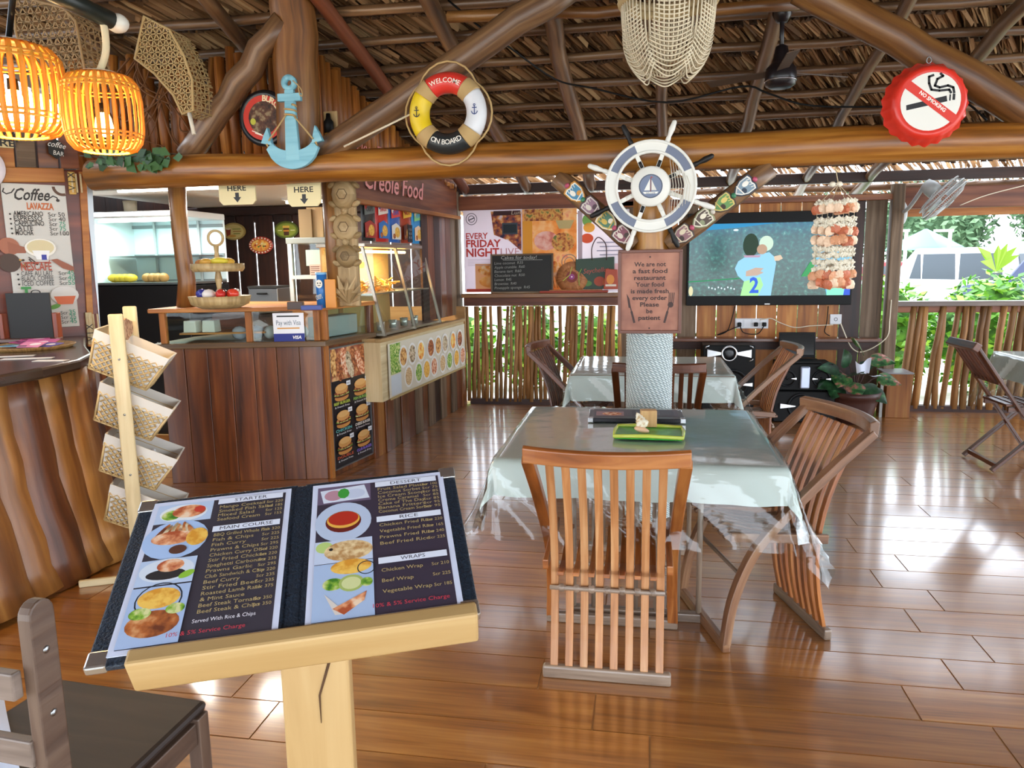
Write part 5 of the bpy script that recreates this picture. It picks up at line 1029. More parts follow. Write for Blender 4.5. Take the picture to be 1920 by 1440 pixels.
# ceiling fan
c = U(1464, 135, Y=4.9); cf = thing('ceiling_fan', 'dark ceiling fan hanging by a thin rod under the thatch', 'fan', c); FANK = P('#191417', .3)
zt_ = RZ(4.9)-.02; MB().tube([c+V3((0, 0, .05)), (c.x-.005, 4.9, zt_)], .013, 8).build('rod', FANK, cf); MB().lathe([(0, .16), (.035, .14), (.05, .06), (.055, .05), (.085, .02), (.09, -.03), (.085, -.075), (.06, -.09), (0, -.09)], c, 24).build('motor', FANK, cf); fm_ = cf.children[-1]
MB().lathe([(.075, -.045), (.092, -.045), (.092, -.055), (.075, -.055)], c, 24).build('trim_band', P('#8f8d90', .2, .9), fm_); MB().lathe([(0, .0), (.06, .0), (.055, -.10), (.03, -.14), (0, -.14)], (c.x-.005, 4.9, zt_), 16).build('canopy', FANK, cf)
for k in range(3):
    a = k*2.094+.5; d = V3((math.cos(a), math.sin(a), 0)); w = V3((-d.y, d.x, .25)).normalized(); MB().bar(c+d*.08, c+d*.46, .07, .006, w.cross(d)).build('blade', P('#4a3626', .6), cf)
# roof wires
tag(MB().tube(curve([U(840, 0, Y=4.9), U(905, 55, Y=4.9), U(950, 85, Y=4.9), U(1040, 148, Y=5.3), U(1110, 165, Y=5.3), U(1250, 192, Y=5.2), U(1390, 162, Y=5.2), U(1440, 175, Y=5.2), U(1520, 198, Y=5.1), U(1680, 200, Y=5)], 5), .006, 6).build('roof_cable', BLACK, None), 'black cable sagging under the thatched roof', 'cable')
tag(MB().tube(curve([U(1690, 215, Y=4.9), U(1790, 185, Y=4.85), U(1850, 225, Y=4.8)], 6), .006, 6).build('roof_cable', BLACK, None), 'short black cable right of the no smoking sign', 'cable')
# shell mobile
a = U(1566, 312, Y=4.5); sm = thing('shell_mobile', 'hanging mobile of white and orange shells in front of the television', 'shell mobile', a+V3((0, 0, -.62))); SH = [P('#e6ddc6', .5), P('#d99a70', .45), P('#c26a45', .45), P('#ebc9a8', .45)]
hub = U(1572, 345, Y=4.5); MB().tube([a, hub], .003, 5).build('cord', CRM, sm)
for px in (1542, 1560, 1585, 1600): MB().tube([hub, U(px, 376, Y=4.5+(.05 if px in (1560, 1585) else 0))], .002, 4).build('cord', CRM, sm)
for dx in (-.03, .005): MB().ell(hub+V3((dx, 0, .0)), (.018, .015, .015), 8, 6).build('shell', SH[0], sm)
def scallop(R, m_, nm, k, amp):
    m = MB(); n = 18; vs = [V3((0, -R*.7, .002))]
    for i in range(n+1):
        a = -2.35+4.7*i/n; rr2 = R*(1+amp*math.cos(k*a)); vs += [V3((math.sin(a)*rr2*.5, math.cos(a)*rr2*.5-R*.1, .010+.0025*math.cos(k*a))), V3((math.sin(a)*rr2, math.cos(a)*rr2, .0))]
    fs = []
    for i in range(n): fs += [(0, 1+2*i, 3+2*i), (1+2*i, 2+2*i, 4+2*i, 3+2*i)]
    m.add(vs, fs, [[(0, 0)]*len(f) for f in fs], True); m.add([v*1 for v in vs[2::2]]+[V3((0, -R*.7, -.001))], [tuple(reversed(range(n+2)))], [[(0, 0)]*(n+2)]); return m.mesh(nm, m_)
ms = scallop(.017, SH[0], 'shell_small', 5, .18); mb1 = [scallop(.031, SH[k], 'shell_large', 9, .05) for k in (1, 2, 3)]
rg = random.Random(31)
rows = [(380, 0), (392, 1), (413, 0), (422, 0), (432, 1), (452, 1), (466, 0), (478, 0), (492, 0), (504, 0), (516, 1), (532, 1)]
for ri, (py, kind) in enumerate(rows):
    l = U(1533-(py-380)*.055, py, Y=4.5).x; r_ = U(1603-(py-380)*.055, py, Y=4.5).x; z = U(1570, py, Y=4.5).z; n = 7 if kind else 10
    for ring_ in (0, 1):
        for j in range(n):
            f = (j+.5*ring_)/(n-1 if not ring_ else n); x = l+(r_-l)*f; yo = 4.5+(-.035 if ring_ == 0 else .045)*(1-(2*f-1)**2)
            o = bpy.data.objects.new('shell', ms if not kind else mb1[rg.randrange(3)]); COL.objects.link(o); o.parent = sm; o.location = V3((x, yo, z+rg.uniform(-.008, .008)))-OFF[sm.name]; o.rotation_euler = (math.pi/2+rg.uniform(-.3, .3), rg.uniform(-.3, .3)+(math.pi if 0 else 0), rg.uniform(-.5, .5)+(math.pi if ring_ else 0))
for j in range(8):
    f = j/7; MB().tube([U(1533+70*f, 376, Y=4.5), U(1525+70*f, 538, Y=4.5)], .0015, 3).build('string', CRM, sm)
# ================================================================ TABLES AND CLOTHS
def clothmat(key, c, rough, sheen=.6):
    def fn(t, b):
        tcx = nd(t, 'ShaderNodeTexCoord'); mp = nd(t, 'ShaderNodeMapping'); mp.inputs['Scale'].default_value = (3, 14, 8); t.links.new(tcx.outputs['Object'], mp.inputs[0])
        n = nd(t, 'ShaderNodeTexNoise'); n.inputs['Scale'].default_value = 1.2; n.inputs['Detail'].default_value = 3; t.links.new(mp.outputs[0], n.inputs[0])
        b.inputs['Base Color'].default_value = hx(c); b.inputs['Roughness'].default_value = rough; b.inputs['Coat Weight'].default_value = sheen; b.inputs['Coat Roughness'].default_value = .07; bump(t, b, n.outputs[0], .22, .012)
    return mat('cloth_'+key, fn)
CL = clothmat('pale', '#c6cfc9', .55, .12); PLA = glass('plastic_sheet', '#f4f7f6', .05, .10)
def drape(x0, x1, y0, y1, z, ov, seed, amp=.03, N=56, flare=.22):
    rg = random.Random(seed); ph = [rg.uniform(0, 6) for _ in range(6)]; cx, cy = (x0+x1)/2, (y0+y1)/2
    def fn(u, v):
        def st(t, a, b):
            L = b-a+2*ov; return a-ov+t*L
        X, Y = st(u, x0, x1), st(v, y0, y1); qx, qy = min(max(X, x0), x1), min(max(Y, y0), y1); dx, dy = X-qx, Y-qy; d = math.hypot(dx, dy)
        if d < 1e-6:
            return (X, Y, z+.0015*math.sin(X*9+ph[0])*math.sin(Y*7+ph[1]))
        ang = math.atan2(dy, dx); s = (X*7+Y*7)
        rip = amp*(d/ov)*(math.sin(s*2.1+ph[2])+.6*math.sin(s*4.7+ph[3]))*.6
        if dx and dy: rip += amp*1.6*(d/ov)*math.cos(4*ang)*-1
        o = .006+flare*d+rip; return (qx+math.cos(ang)*max(o, .004), qy+math.sin(ang)*max(o, .004), z-d*.955+.004)
    return fn, N
def cloth(nm, lbl, cat, dims, z, ov, seed, m_, amp=.03, flare=.22, th=.0):
    fn, N = drape(*dims, z, ov, seed, amp, 56, flare); o = MB().grid(fn, N, N).build(nm, m_, None); return tag(o, lbl, cat)
def table(lbl, x0, x1, y0, y1):
    t = thing('dining_table', lbl, 'table', ((x0+x1)/2, (y0+y1)/2, 0)); MB().box(((x0+x1)/2, (y0+y1)/2, .73), (x1-x0, y1-y0, .03)).build('tabletop', CHAIRW, t, bevel=.004)
    for i, y in enumerate((y0+.2, y1-.2)):
        MB().box(((x0+x1)/2, y, .02), (x1-x0-.56, .045, .04)).build('foot_rail', CHAIRR, t, bevel=.006); MB().box(((x0+x1)/2, y, .695), (x1-x0-.3, .04, .04)).build('top_rail', CHAIRD, t)
        n = 7
        for k in range(n): x = x0+.31+(x1-x0-.62)*k/(n-1); MB().tube([(x, y, .03), (x, y+.012, .35), (x, y, .69)], .013, 6).build('leg_slat', CHAIRR, t)
    for x in (x0+.14, x1-.14): MB().box((x, (y0+y1)/2, .695), (.035, y1-y0-.3, .05)).build('apron', CHAIRD, t)
T1 = (-.605, .555, 2.965, 4.13); T2 = (-.52, .62, 5.36, 6.42); T3 = (2.90, 4.1, 5.5, 6.93)
table('slatted wooden table under the nearest pale cloth', *T1); table('slatted wooden table under the cloth behind the rope post', *T2); table('slatted wooden table under the cloth at the right edge', *T3)
cloth('tablecloth', 'pale grey-green cloth on the nearest table', 'tablecloth', T1, .748, .155, 1, CL, .016, .16); cloth('plastic_cover', 'clear plastic sheet over the nearest table', 'plastic cover', T1, .752, .33, 7, PLA, .035, .30)
cloth('tablecloth', 'pale cloth on the table behind the rope post', 'tablecloth', T2, .748, .20, 3, CL, .02, .12); cloth('plastic_cover', 'crumpled clear plastic sheet over the table behind the rope post', 'plastic cover', T2, .752, .27, 9, PLA, .045, .2)
cloth('tablecloth', 'pale cloth on the table at the right edge', 'tablecloth', T3, .748, .20, 4, CL, .02, .12); cloth('plastic_cover', 'clear plastic sheet over the table at the right edge', 'plastic cover', T3, .752, .42, 12, PLA, .045, .15)
# things on the nearest table
ZT = .757
q = U(1192, 783, Z=ZT); mb = thing('closed_menu', 'black closed menu with metal corners lying on the nearest table', 'menu', q); T = Matrix.Translation(q) @ Matrix.Rotation(.04, 4, 'Z')
MB(T).box((0, 0, .010), (.47, .24, .02)).build('cover', P('#1d1c22', .35), mb, bevel=.003)
pr = Print(T, .0205); pr.rect(-.21, -.07, .21, .1, '#5d5761'); pr.rect(-.20, -.06, -.06, .05, '#a07d82'); pr.ell(-.12, -.01, .05, .04, FOOD['shrimp']); pr.rect(-.02, -.05, .19, .09, '#4f4d58')
for i in range(5): pr.rect(.0, -.03+.022*i, .12, -.022+.022*i, '#8d8a92')
pr.build('print', mb)
for sx in (-1, 1):
    for sy in (-1, 1): MB(T).box((sx*.226, sy*.111, .0105), (.026, .026, .024)).build('metal_corner', SILV, mb, bevel=.002)
q = U(1216, 815, Z=ZT); tr = thing('glazed_tray', 'green glazed square tray with a yellow rim on the nearest table', 'tray', q); T = Matrix.Translation(q) @ Matrix.Rotation(-.03, 4, 'Z'); GLZ = blotch('green_glaze', [(.3, '#2a8424'), (.6, '#3aa637'), (.75, '#5bb94c')], 18, .32)
MB(T).box((0, 0, .006), (.30, .22, .012)).build('base', GLZ, tr, bevel=.004)
m = MB(T); rr_ = [(-.15, -.11), (.15, -.11), (.155, .11), (-.145, .11)]
m.tube([V3((a, b, .014+.006*(i % 2))) for i, (a, b) in enumerate([(-.15, -.112), (0, -.118), (.152, -.112), (.157, 0), (.152, .112), (0, .114), (-.148, .112), (-.152, 0)])], .009, 8, closed=True); m.build('rim', P('#c9d65a', .1), tr)
q2 = U(1216, 800, Z=ZT+.014); wb = thing('wooden_block', 'small pale wooden number block on the green tray', 'block', q2); MB(Matrix.Translation(q2) @ Matrix.Rotation(.1, 4, 'Z')).box((0, .01, .04), (.075, .05, .08)).build('block', wood('block', '#b98a52', '#d0a46c', '#e0bb86', .5, 4, 40, .1, 0), wb, bevel=.003)
q3 = U(1208, 812, Z=ZT+.014); ss = thing('sea_shell', 'cream conch shell leaning on the wooden block', 'shell', q3); TS = Matrix.Translation(q3+V3((0, 0, .022)))
m = MB(TS); prof = [(.0, -.0), (.018, .006), (.031, .02), (.028, .03), (.022, .036), (.024, .044), (.017, .052), (.018, .058), (.011, .066), (.012, .070), (.005, .08), (0, .086)]
m.lathe(prof, n=16, T=(Matrix.Rotation(-.5, 3, 'Y') @ Matrix.Rotation(-.5, 3, 'X') @ Matrix.Diagonal((1.0, .8, 1.0)))); m.build('spire', blotch('shell', [(.35, '#c9a878'), (.5, '#e9dcc0'), (.65, '#f2ead6')], 60, .35), ss)
MB(TS).ell((-.012, -.004, -.006), (.036, .016, .014), 12, 8, Matrix.Rotation(.25, 3, 'Y')).build('lip', P('#e0b48e', .35), ss)
q = U(1254, 681, Z=ZT); tag(MB().box(q+V3((0, 0, .035)), (.03, .05, .07)).build('blue_carton', P('#2c4f8f', .4), None, bevel=.002), 'small blue carton right of the rope post on the far table', 'carton')
# ================================================================ CURVED FOLDING CHAIRS (front is +y)
CHR2 = wood('chair_arm', '#5a3a22', '#80573a', '#a07a58', .35, 3, 40, .2, .1, .3)  # greyer than the slats: sky reflection on the arms put into the colour
CHW = wood('chair_front', '#8f5a32', '#b57c4c', '#cfa272', .38, 3, 40, .2, .1, .25)
def slatpath(x, top=.87):
    return curve([(x, -.222, .045), (x, -.19, .20), (x, -.178, .40), (x, -.215, .60), (x, -.29, .78), (x, -.335, top)], 3)
def strip(m, pts, w, t):
    pts = [V3(p) for p in pts]
    m.tube(pts, 1, 4, smooth=False) if 0 else None
    vs = []; N = len(pts)
    for i, p in enumerate(pts):
        d = (pts[min(i+1, N-1)]-pts[max(i-1, 0)]).normalized(); nn = V3((1, 0, 0)).cross(d).normalized()
        for a, b in ((-1, -1), (1, -1), (1, 1), (-1, 1)): vs.append(p+V3((a*w/2, 0, 0))+nn*b*t/2)
    fs = []; uvs = []; L = 0
    for i in range(N-1):
        l = (pts[i+1]-pts[i]).length
        for j in range(4): fs.append((i*4+j, i*4+(j+1) % 4, i*4+4+(j+1) % 4, i*4+4+j)); uvs.append([(L, j*.03), (L, j*.03+.03), (L+l, j*.03+.03), (L+l, j*.03)])
        L += l
    fs += [(3, 2, 1, 0), tuple(4*(N-1)+k for k in range(4))]; uvs += [[(0, 0), (.03, 0), (.03, .02), (0, .02)]]*2
    return m.add(vs, fs, uvs)
def make_chair(lbl, m_slat, m_frame):
    t = thing('folding_chair', lbl, 'chair', (0, 0, 0), 'curved slatted folding chairs'); L = dict(local=True)
    for k in range(8): x = -.195+.39*k/7; strip(MB(), slatpath(x), .029, .017).build('back_slat', m_slat, t, bevel=.003, **L)
    m = MB(); n = 12; pts = [V3((-.285+.57*i/n, -.340-.06*(1-(2*i/n-1)**2), .895)) for i in range(n+1)]; vs = []
    for p in pts:
        for dy, dz in ((-.017, -.03), (.017, -.03), (.020, .022), (-.005, .030), (-.022, .022)): vs.append(p+V3((0, dy, dz)))
    fs = [(i*5+j, i*5+(j+1) % 5, i*5+5+(j+1) % 5, i*5+5+j) for i in range(n) for j in range(5)]+[(4, 3, 2, 1, 0), tuple(5*n+k for k in range(5))]
    m.add(vs, fs, [[(i*.047, j*.03), (i*.047, j*.03+.03), (i*.047+.047, j*.03+.03), (i*.047+.047, j*.03)] for i in range(n) for j in range(5)]+[[(0, 0)]*5]*2); m.build('top_rail', m_frame, t, bevel=.004, **L)
    MB().box((0, -.225, .024), (.475, .034, .048)).build('rear_foot', CHAIRR, t, bevel=.008, **L); MB().box((0, .222, .022), (.56, .034, .044)).build('front_foot', CHAIRR if m_slat is CHW else m_frame, t, bevel=.008, **L)
    for sx in (-1, 1):
        pts = curve([(sx*.268, -.345, .875), (sx*.262, -.17, .715), (sx*.255, .04, .50), (sx*.25, .13, .37), (sx*.252, .195, .20), (sx*.258, .222, .03)], 4); strip(MB(), pts, .044, .034).build('side_leg', m_frame, t, bevel=.004, **L)
        MB().bar((sx*.228, -.205, .435), (sx*.228, .20, .465), .022, .038).build('seat_rail', m_frame, t, bevel=.004, **L)
    for k in range(7): x = -.168+.336*k/6; strip(MB(), [(x, -.235, .415), (x, -.1, .405), (x, .05, .43), (x, .16, .46), (x, .205, .44)], .024, .016).build('seat_slat', m_frame, t, bevel=.003, **L)
    MB().tube([(-.212, -.20, .345), (.212, -.20, .345)], .009, 8).build('rear_rod', CHAIRR, t, **L); MB().tube([(-.25, .15, .30), (.25, .15, .30)], .009, 8).build('front_rod', CHAIRR, t, **L)
    for k in range(7): MB().ell((-.168+.336*k/6, -.198, .345), (.016, .014, .016), 8, 5).build('spacer', CHAIRR, t, **L)
    return t
ch = make_chair('curved slatted chair nearest the camera, its back to us', CHW, CHAIRW); ch.location = (-.125, 2.86, 0)
c2_ = make_chair('curved slatted chair at the right side of the nearest table', CHAIRW, CHR2); c2_.location = (.475, 3.23, 0); c2_.rotation_euler = (0, 0, math.radians(106))
dup(c2_, (.72, 5.80, 0), math.radians(92), 'curved slatted chair at the right side of the table behind the rope post'); c3_ = make_chair('curved dark slatted chair at the left side of the table behind the rope post', CHAIRD, CHAIRD)
c3_.location = (-.48, 5.82, 0); c3_.rotation_euler = (0, 0, math.radians(-98)); dup(c3_, (.09, 5.06, 0), 0, 'curved slatted chair directly behind the rope post')
def make_xchair(lbl):
    t = thing('cross_leg_chair', lbl, 'chair', (0, 0, 0), 'cross-legged folding chairs'); L = dict(local=True)
    for sx in (-1, 1):
        MB().bar((sx*.20, -.37, .90), (sx*.20, .24, .02), .022, .045, (1, 0, 0)).build('back_leg', CHAIRD, t, bevel=.004, **L); MB().bar((sx*.225, -.225, .015), (sx*.225, .22, .455), .022, .042, (1, 0, 0)).build('front_leg', CHAIRD, t, bevel=.004, **L)
        MB().bar((sx*.18, -.13, .455), (sx*.18, .24, .46), .022, .035).build('seat_rail', CHAIRD, t, **L)
    MB().bar((-.225, -.385, .905), (.225, -.385, .905), .05, .06, (0, .6, 1)).build('top_rail', CHAIRD, t, bevel=.006, **L); MB().bar((-.2, -.20, .655), (.2, -.20, .655), .03, .04).build('lower_rail', CHAIRD, t, **L)
    for k in range(6): x = -.155+.31*k/5; MB().bar((x, -.375, .89), (x, -.205, .655), .040, .014, (1, 0, 0)).build('back_slat', CHAIRD, t, bevel=.003, **L)
    for k in range(6): MB().box((0, -.12+.07*k, .485), (.36, .045, .018)).build('seat_slat', CHAIRD, t, bevel=.003, **L)
    MB().box((0, -.19, .05), (.43, .03, .03)).build('stretcher', CHAIRD, t, **L)
    return t
xc = make_xchair('dark cross-legged folding chair at the right, seen from the side'); xc.location = (2.69, 6.02, 0); xc.rotation_euler = (0, 0, math.radians(-88))
dup(xc, (3.75, 7.30, 0), math.radians(176), 'dark cross-legged chair beyond the table at the right edge')
# ================================================================ FRONT-LEFT CHAIR
OLD = wood('old_brown', '#33241b', '#554033', '#6f5a4a', .45, 3, 25, .4, .08); OLDS = wood('old_seat', '#150d09', '#251811', '#33241b', .6, 2, 18, .25, .05)
fc = thing('wooden_chair', 'dark scuffed wooden chair at the lower left corner, seat towards us', 'chair', (-1.34, 1.4, 0))
FQ = FR((-1.115, 1.10, 0), (-.99, .07, 0), (0, 0, 1)); sd = V3((.03, 1, 0)).normalized()   # u runs left along the back
def cq(a, b, z): return V3((-1.112, 1.13, 0))+V3((-1, .08, 0)).normalized()*a+sd*b+V3((0, 0, z))
m = MB(); m.add([cq(.0, .03, .425), cq(.50, .03, .425), cq(.47, .50, .425), cq(.0, .50, .425), cq(.0, .03, .45), cq(.50, .03, .45), cq(.47, .50, .45), cq(.0, .50, .45)], [(0, 1, 2, 3), (7, 6, 5, 4), (4, 5, 1, 0), (5, 6, 2, 1), (6, 7, 3, 2), (7, 4, 0, 3)], [[(0, 0), (.5, 0), (.5, .5), (0, .5)]]*6); m.build('seat', OLDS, fc, bevel=.012)
for a in (.012, .488):
    MB().bar(cq(a, .045, 0), cq(a, .02, .46), .03, .05).build('leg', OLD, fc, bevel=.004); MB().bar(cq(a, .47, 0), cq(a, .47, .425), .035, .045).build('leg', OLD, fc, bevel=.004); MB().bar(cq(a, .05, .385), cq(a, .47, .385), .022, .06).build('side_apron', OLD, fc, bevel=.003)
    T = FR(cq(a, .03, .45), V3((.08, 1, 0)).cross(V3((0, 0, 1))) if 0 else sd, V3((0, -.14, 1))); pts = [(-.03, -.02), (.03, -.02), (.03, .46)]+[(.03*math.cos(q*.3927), .46+.03*math.sin(q*.3927)) for q in range(1, 8)]+[(-.03, .46)]
    bpo = MB(T).prism(pts, -.014, .014).build('back_post', OLD, fc, bevel=.004)
    for z in (.10, .26, .39): MB(T).ell((0, z, -.014 if T.col[2].x < 0 else .014), (.008, .008, .003), 10, 5).build('screw', STEEL, bpo)
MB().bar(cq(.01, .47, .385), cq(.49, .47, .385), .022, .06).build('front_apron', OLD, fc, bevel=.003)
for z in (.64, .79): MB().bar(cq(.02, .03-.14*(z-.45), z), cq(.48, .03-.14*(z-.45), z), .022, .055).build('back_rail', wood('rail_grey', '#4d3f36', '#75655a', '#8f8075', .45, 3, 25, .3, .05), fc, bevel=.004)
def wc_(u, v):
    r_ = U(6+42*v**1.3, 1292+190*v, Z=.462); l_ = U(-130, 1292+190*v, Z=.462); p_ = r_.lerp(l_, u); return (p_.x, p_.y, .457+.012*math.sin(5*u+3*v)+.012*u)
tag(MB().grid(wc_, 10, 8).build('white_cloth', P('#c9d2e6', .5), None), 'crumpled bluish-white cloth lying on the dark chair seat', 'cloth')
# ================================================================ LECTERN AND OPEN MENU
O_ = V3((-.658, .742, 1.067)); u_ = V3((.452, .159, .026)).normalized(); v_ = V3((-.103, .261, .12)); v_ = (v_-u_*v_.dot(u_)).normalized(); FMn = FR(O_, u_, v_)
lt = thing('menu_lectern', 'pale pine lectern on one square post, carrying the open menu', 'lectern', (-.44, .86, 0))
MB(FMn).box((.262, .006, -.012), (.43, .024, .054)).build('lip', PINE, lt, bevel=.004)
MB(FMn).box((.25, .15, -.022), (.40, .27, .018)).build('slope_board', PINE, lt, bevel=.003)
pc = FMn @ V3((.262, .02, -.045)); hu = V3((u_.x, u_.y, 0)).normalized(); hv = V3((-hu.y, hu.x, 0)); pz = pc.z+.02
TP = FR((pc.x, pc.y, 0)+hv*.0 if 0 else V3((pc.x, pc.y, 0))+hv*.03, hu, (0, 0, 1)); MB(TP).box((0, pz/2+.01, 0), (.088, pz, .06)).build('post', PINE, lt, bevel=.004)
MB(TP).box((0, .02, 0), (.34, .04, .30)).build('foot', PINE, lt, bevel=.005); MB(TP).tube([(.020, pz-.03, .030), (.012, pz-.055, .031), (.004, pz-.08, .031), (.004, pz-.12, .031)], [.002, .0018, .0014, .0005], 5).build('crack', P('#4a2f14', .8), lt)
om = thing('open_menu', 'open dark blue leather menu with photographs of dishes, on the lectern', 'menu', FMn @ V3((.24, .15, 0))); LEA = blotch('leather', [(.35, '#141c26'), (.65, '#233140')], 300, .4, .3)
MB(FMn).box((.1175, .1525, .004), (.235, .305, .010)).build('left_cover', LEA, om, bevel=.003); MB(FMn).box((.3625, .1525, .004), (.235, .305, .010)).build('right_cover', LEA, om, bevel=.003); MB(FMn).box((.24, .1525, .003), (.03, .300, .012)).build('spine', LEA, om, bevel=.004)
for x, y in ((.012, .012), (.468, .012), (.468, .293), (.012, .293)): MB(FMn).box((x, y, .004), (.026, .026, .014)).build('metal_corner', SILV, om, bevel=.003)
PGW, PGH = .203, .283
for side, x0 in ((0, .022), (1, .258)):
    T = FMn @ Matrix.Translation((x0, .012, .0095)); pgo = MB(T).box((PGW/2, PGH/2, .0006), (PGW, PGH, .0012)).build(('left_page', 'right_page')[side], P('#d3d9ee', .25), om)
    pr = Print(T, .0013, .00006); b0 = .008; W_, H_ = PGW-2*b0, PGH-2*b0
    def g(x, y): return b0+x*W_, b0+(1-y)*H_
    BGc = '#3b3640' if side == 0 else '#3a3140'; pr.rect(*g(0, 1), *g(1, 0), BGc); GOLD, WH = '#b6a06a', '#dfe4f2'; PLT = '#b9cbe6'
    def head(t, y, x0=.47, x1=.98): pr.rect(*g(x0, y+.022), *g(x1, y-.022), WH); a, b = g((x0+x1)/2, y+.011); pr.text(t, a, b, .0068, '#2d2b3a', 'c', w=.011*len(t)*.62)
    def rows_(items, y0, dy, xs=.49):
        for i, (t, p_) in enumerate(items):
            a, b = g(xs-.02*0, y0+dy*i); pr.text(t, a, b, .0064, GOLD, w=min(.0047*len(t), .078))
            if p_: a, b = g(.985, y0+dy*i); pr.text('Scr '+p_, a, b, .0056, GOLD, 'r', w=.024)
    def dish(y0, y1, x1=.43, c=PLT): pr.rect(*g(0, y1), *g(x1, y0), c)
    if side == 0:
        dish(.0, .155); pr.ell(*g(.21, .08), .034, .019, '#e3e8ee'); pr.ell(*g(.12, .09), .014, .011, FOOD['salad']); pr.ell(*g(.25, .07), .024, .014, FOOD['shrimp']); pr.ell(*g(.33, .06), .008, .007, '#c8402f')
        pr.ell(*g(.20, .29), .045, .040, '#a9c3ea'); dish(.16, .43, .0)
        for k in range(9): pr.ell(*g(.08+.03*k, .23+.012*(k % 3)), .004, .020, FOOD['mix'] if k % 2 else FOOD['meat'], a=-.5+.12*k)
        pr.ell(*g(.18, .28), .03, .014, FOOD['shrimp']); pr.ell(*g(.36, .29), .015, .018, FOOD['fries']); pr.ell(*g(.24, .375), .012, .009, '#5a3528')
        dish(.44, .62, .40); pr.ell(*g(.20, .52), .036, .022, '#d5deea'); pr.ell(*g(.2, .55), .026, .010, '#2e2a2a'); pr.ell(*g(.22, .49), .018, .012, FOOD['shrimp']); pr.ell(*g(.35, .565), .011, .006, '#8fbf3a', a=.5)
        dish(.63, 1.0, .40, '#a8bde0'); pr.ring(*g(.2, .72), .028, .030, '#2a2f3a', 20); pr.ell(*g(.2, .71), .027, .018, FOOD['fries']); pr.ell(*g(.2, .87), .033, .022, FOOD['meat']); pr.ell(*g(.1, .80), .014, .010, FOOD['salad']); pr.ell(*g(.33, .79), .012, .009, FOOD['salad'])
        head('STARTER', .025); rows_([('Mango Cocktail', '220'), ('Smoked Fish Salad', '185'), ('Mixed Salad', '125'), ('Seafood Cream', '155')], .085, .035)
        head('MAIN COURSE', .255); rows_([('BBQ Grilled Whole Fish', '320'), ('Fish & Chips', '225'), ('Fish Curry', '225'), ('Prawns & Chips', '295'), ('Chicken Curry Dhol', '220'), ('Stir Fried Chicken', '220'), ('Spaghetti Carbonara', '235'), ('Prawns Garlic', '295'), ('Club Sandwich & Chip', '220'), ('Beef Curry', '235'), ('Stir Fried Beef', '235'), ('Roasted Lamb Rack', '375'), ('& Mint Sauce', ''), ('Beef Steak Tornado', '350'), ('Beef Steak & Chips', '350')], .315, .0385)
        a, b = g(.47, .91); pr.text('Served With Rice & Chips', a, b, .0062, '#e8e6ee', w=.078); a, b = g(.32, .975); pr.text('10% & 5% Service Charge', a, b, .0066, '#c23a4a', w=.095)
    else:
        dish(0, .15, .43, '#6a5a72'); pr.poly([g(.02, .03), g(.38, .01), g(.42, .13), g(.05, .14)], '#d5dcea'); pr.ell(*g(.13, .08), .014, .012, '#b98a98'); pr.ell(*g(.3, .08), .016, .011, '#c3cbe0'); pr.ell(*g(.21, .07), .009, .012, '#3f9a3a', 9)
        pr.ell(*g(.21, .31), .041, .042, '#b9c6de', 28); pr.ell(*g(.21, .31), .026, .023, '#6a1f18', 24); pr.ell(*g(.21, .295), .024, .018, '#e6b04a', 24); pr.ell(*g(.21, .285), .022, .015, '#b52e1c', 24)
        dish(.455, .62, .43, '#c3cfe6'); pr.ell(*g(.07, .50), .012, .011, '#b9cf7a'); pr.ell(*g(.25, .54), .034, .020, FOOD['rice']); pr.ell(*g(.12, .52), .003, .003, '#1f1a1a', 8)
        dish(.625, 1.0, .43, '#a9bede'); pr.ell(*g(.27, .66), .028, .014, FOOD['fries']); pr.ring(*g(.38, .68), .011, .0125, '#252a33'); pr.ell(*g(.14, .77), .014, .011, FOOD['salad']); pr.ell(*g(.27, .775), .017, .015, '#a8b865'); pr.ell(*g(.27, .775), .013, .011, '#d3d79a'); pr.ell(*g(.38, .78), .008, .008, FOOD['salad']); pr.poly([g(.08, .83), g(.16, .97), g(.24, .97)], '#d9cfc6'); pr.poly([g(.14, .93), g(.38, .84), g(.36, .90), g(.22, .975)], FOOD['shrimp'])
        head('DESSERT', .03); rows_([('Fruit Salad Platter', '100'), ('Coconut Sorbet', '75'), ('Ice Cream Scoop', '85'), ('Creme Caramel', '85'), ('Cake of The Day', '85'), ('Banana Fritters', '95'), ('Coconut Cream Sorbet', '95')], .085, .033)
        head('RICE', .335); rows_([('Chicken Fried Rice', '220'), ('Vegetable Fried Rice', '165'), ('Prawns Fried Rice', '240'), ('Beef Fried Rice', '225')], .395, .048)
        head('WRAPS', .655); rows_([('Chicken Wrap', '210'), ('Beef Wrap', '225'), ('Vegetable Wrap', '185')], .735, .072)
        a, b = g(.42, .965); pr.text('10% & 5% Service Charge', a, b, .0066, '#c23a4a', w=.10)
    pr.build('print', pgo)
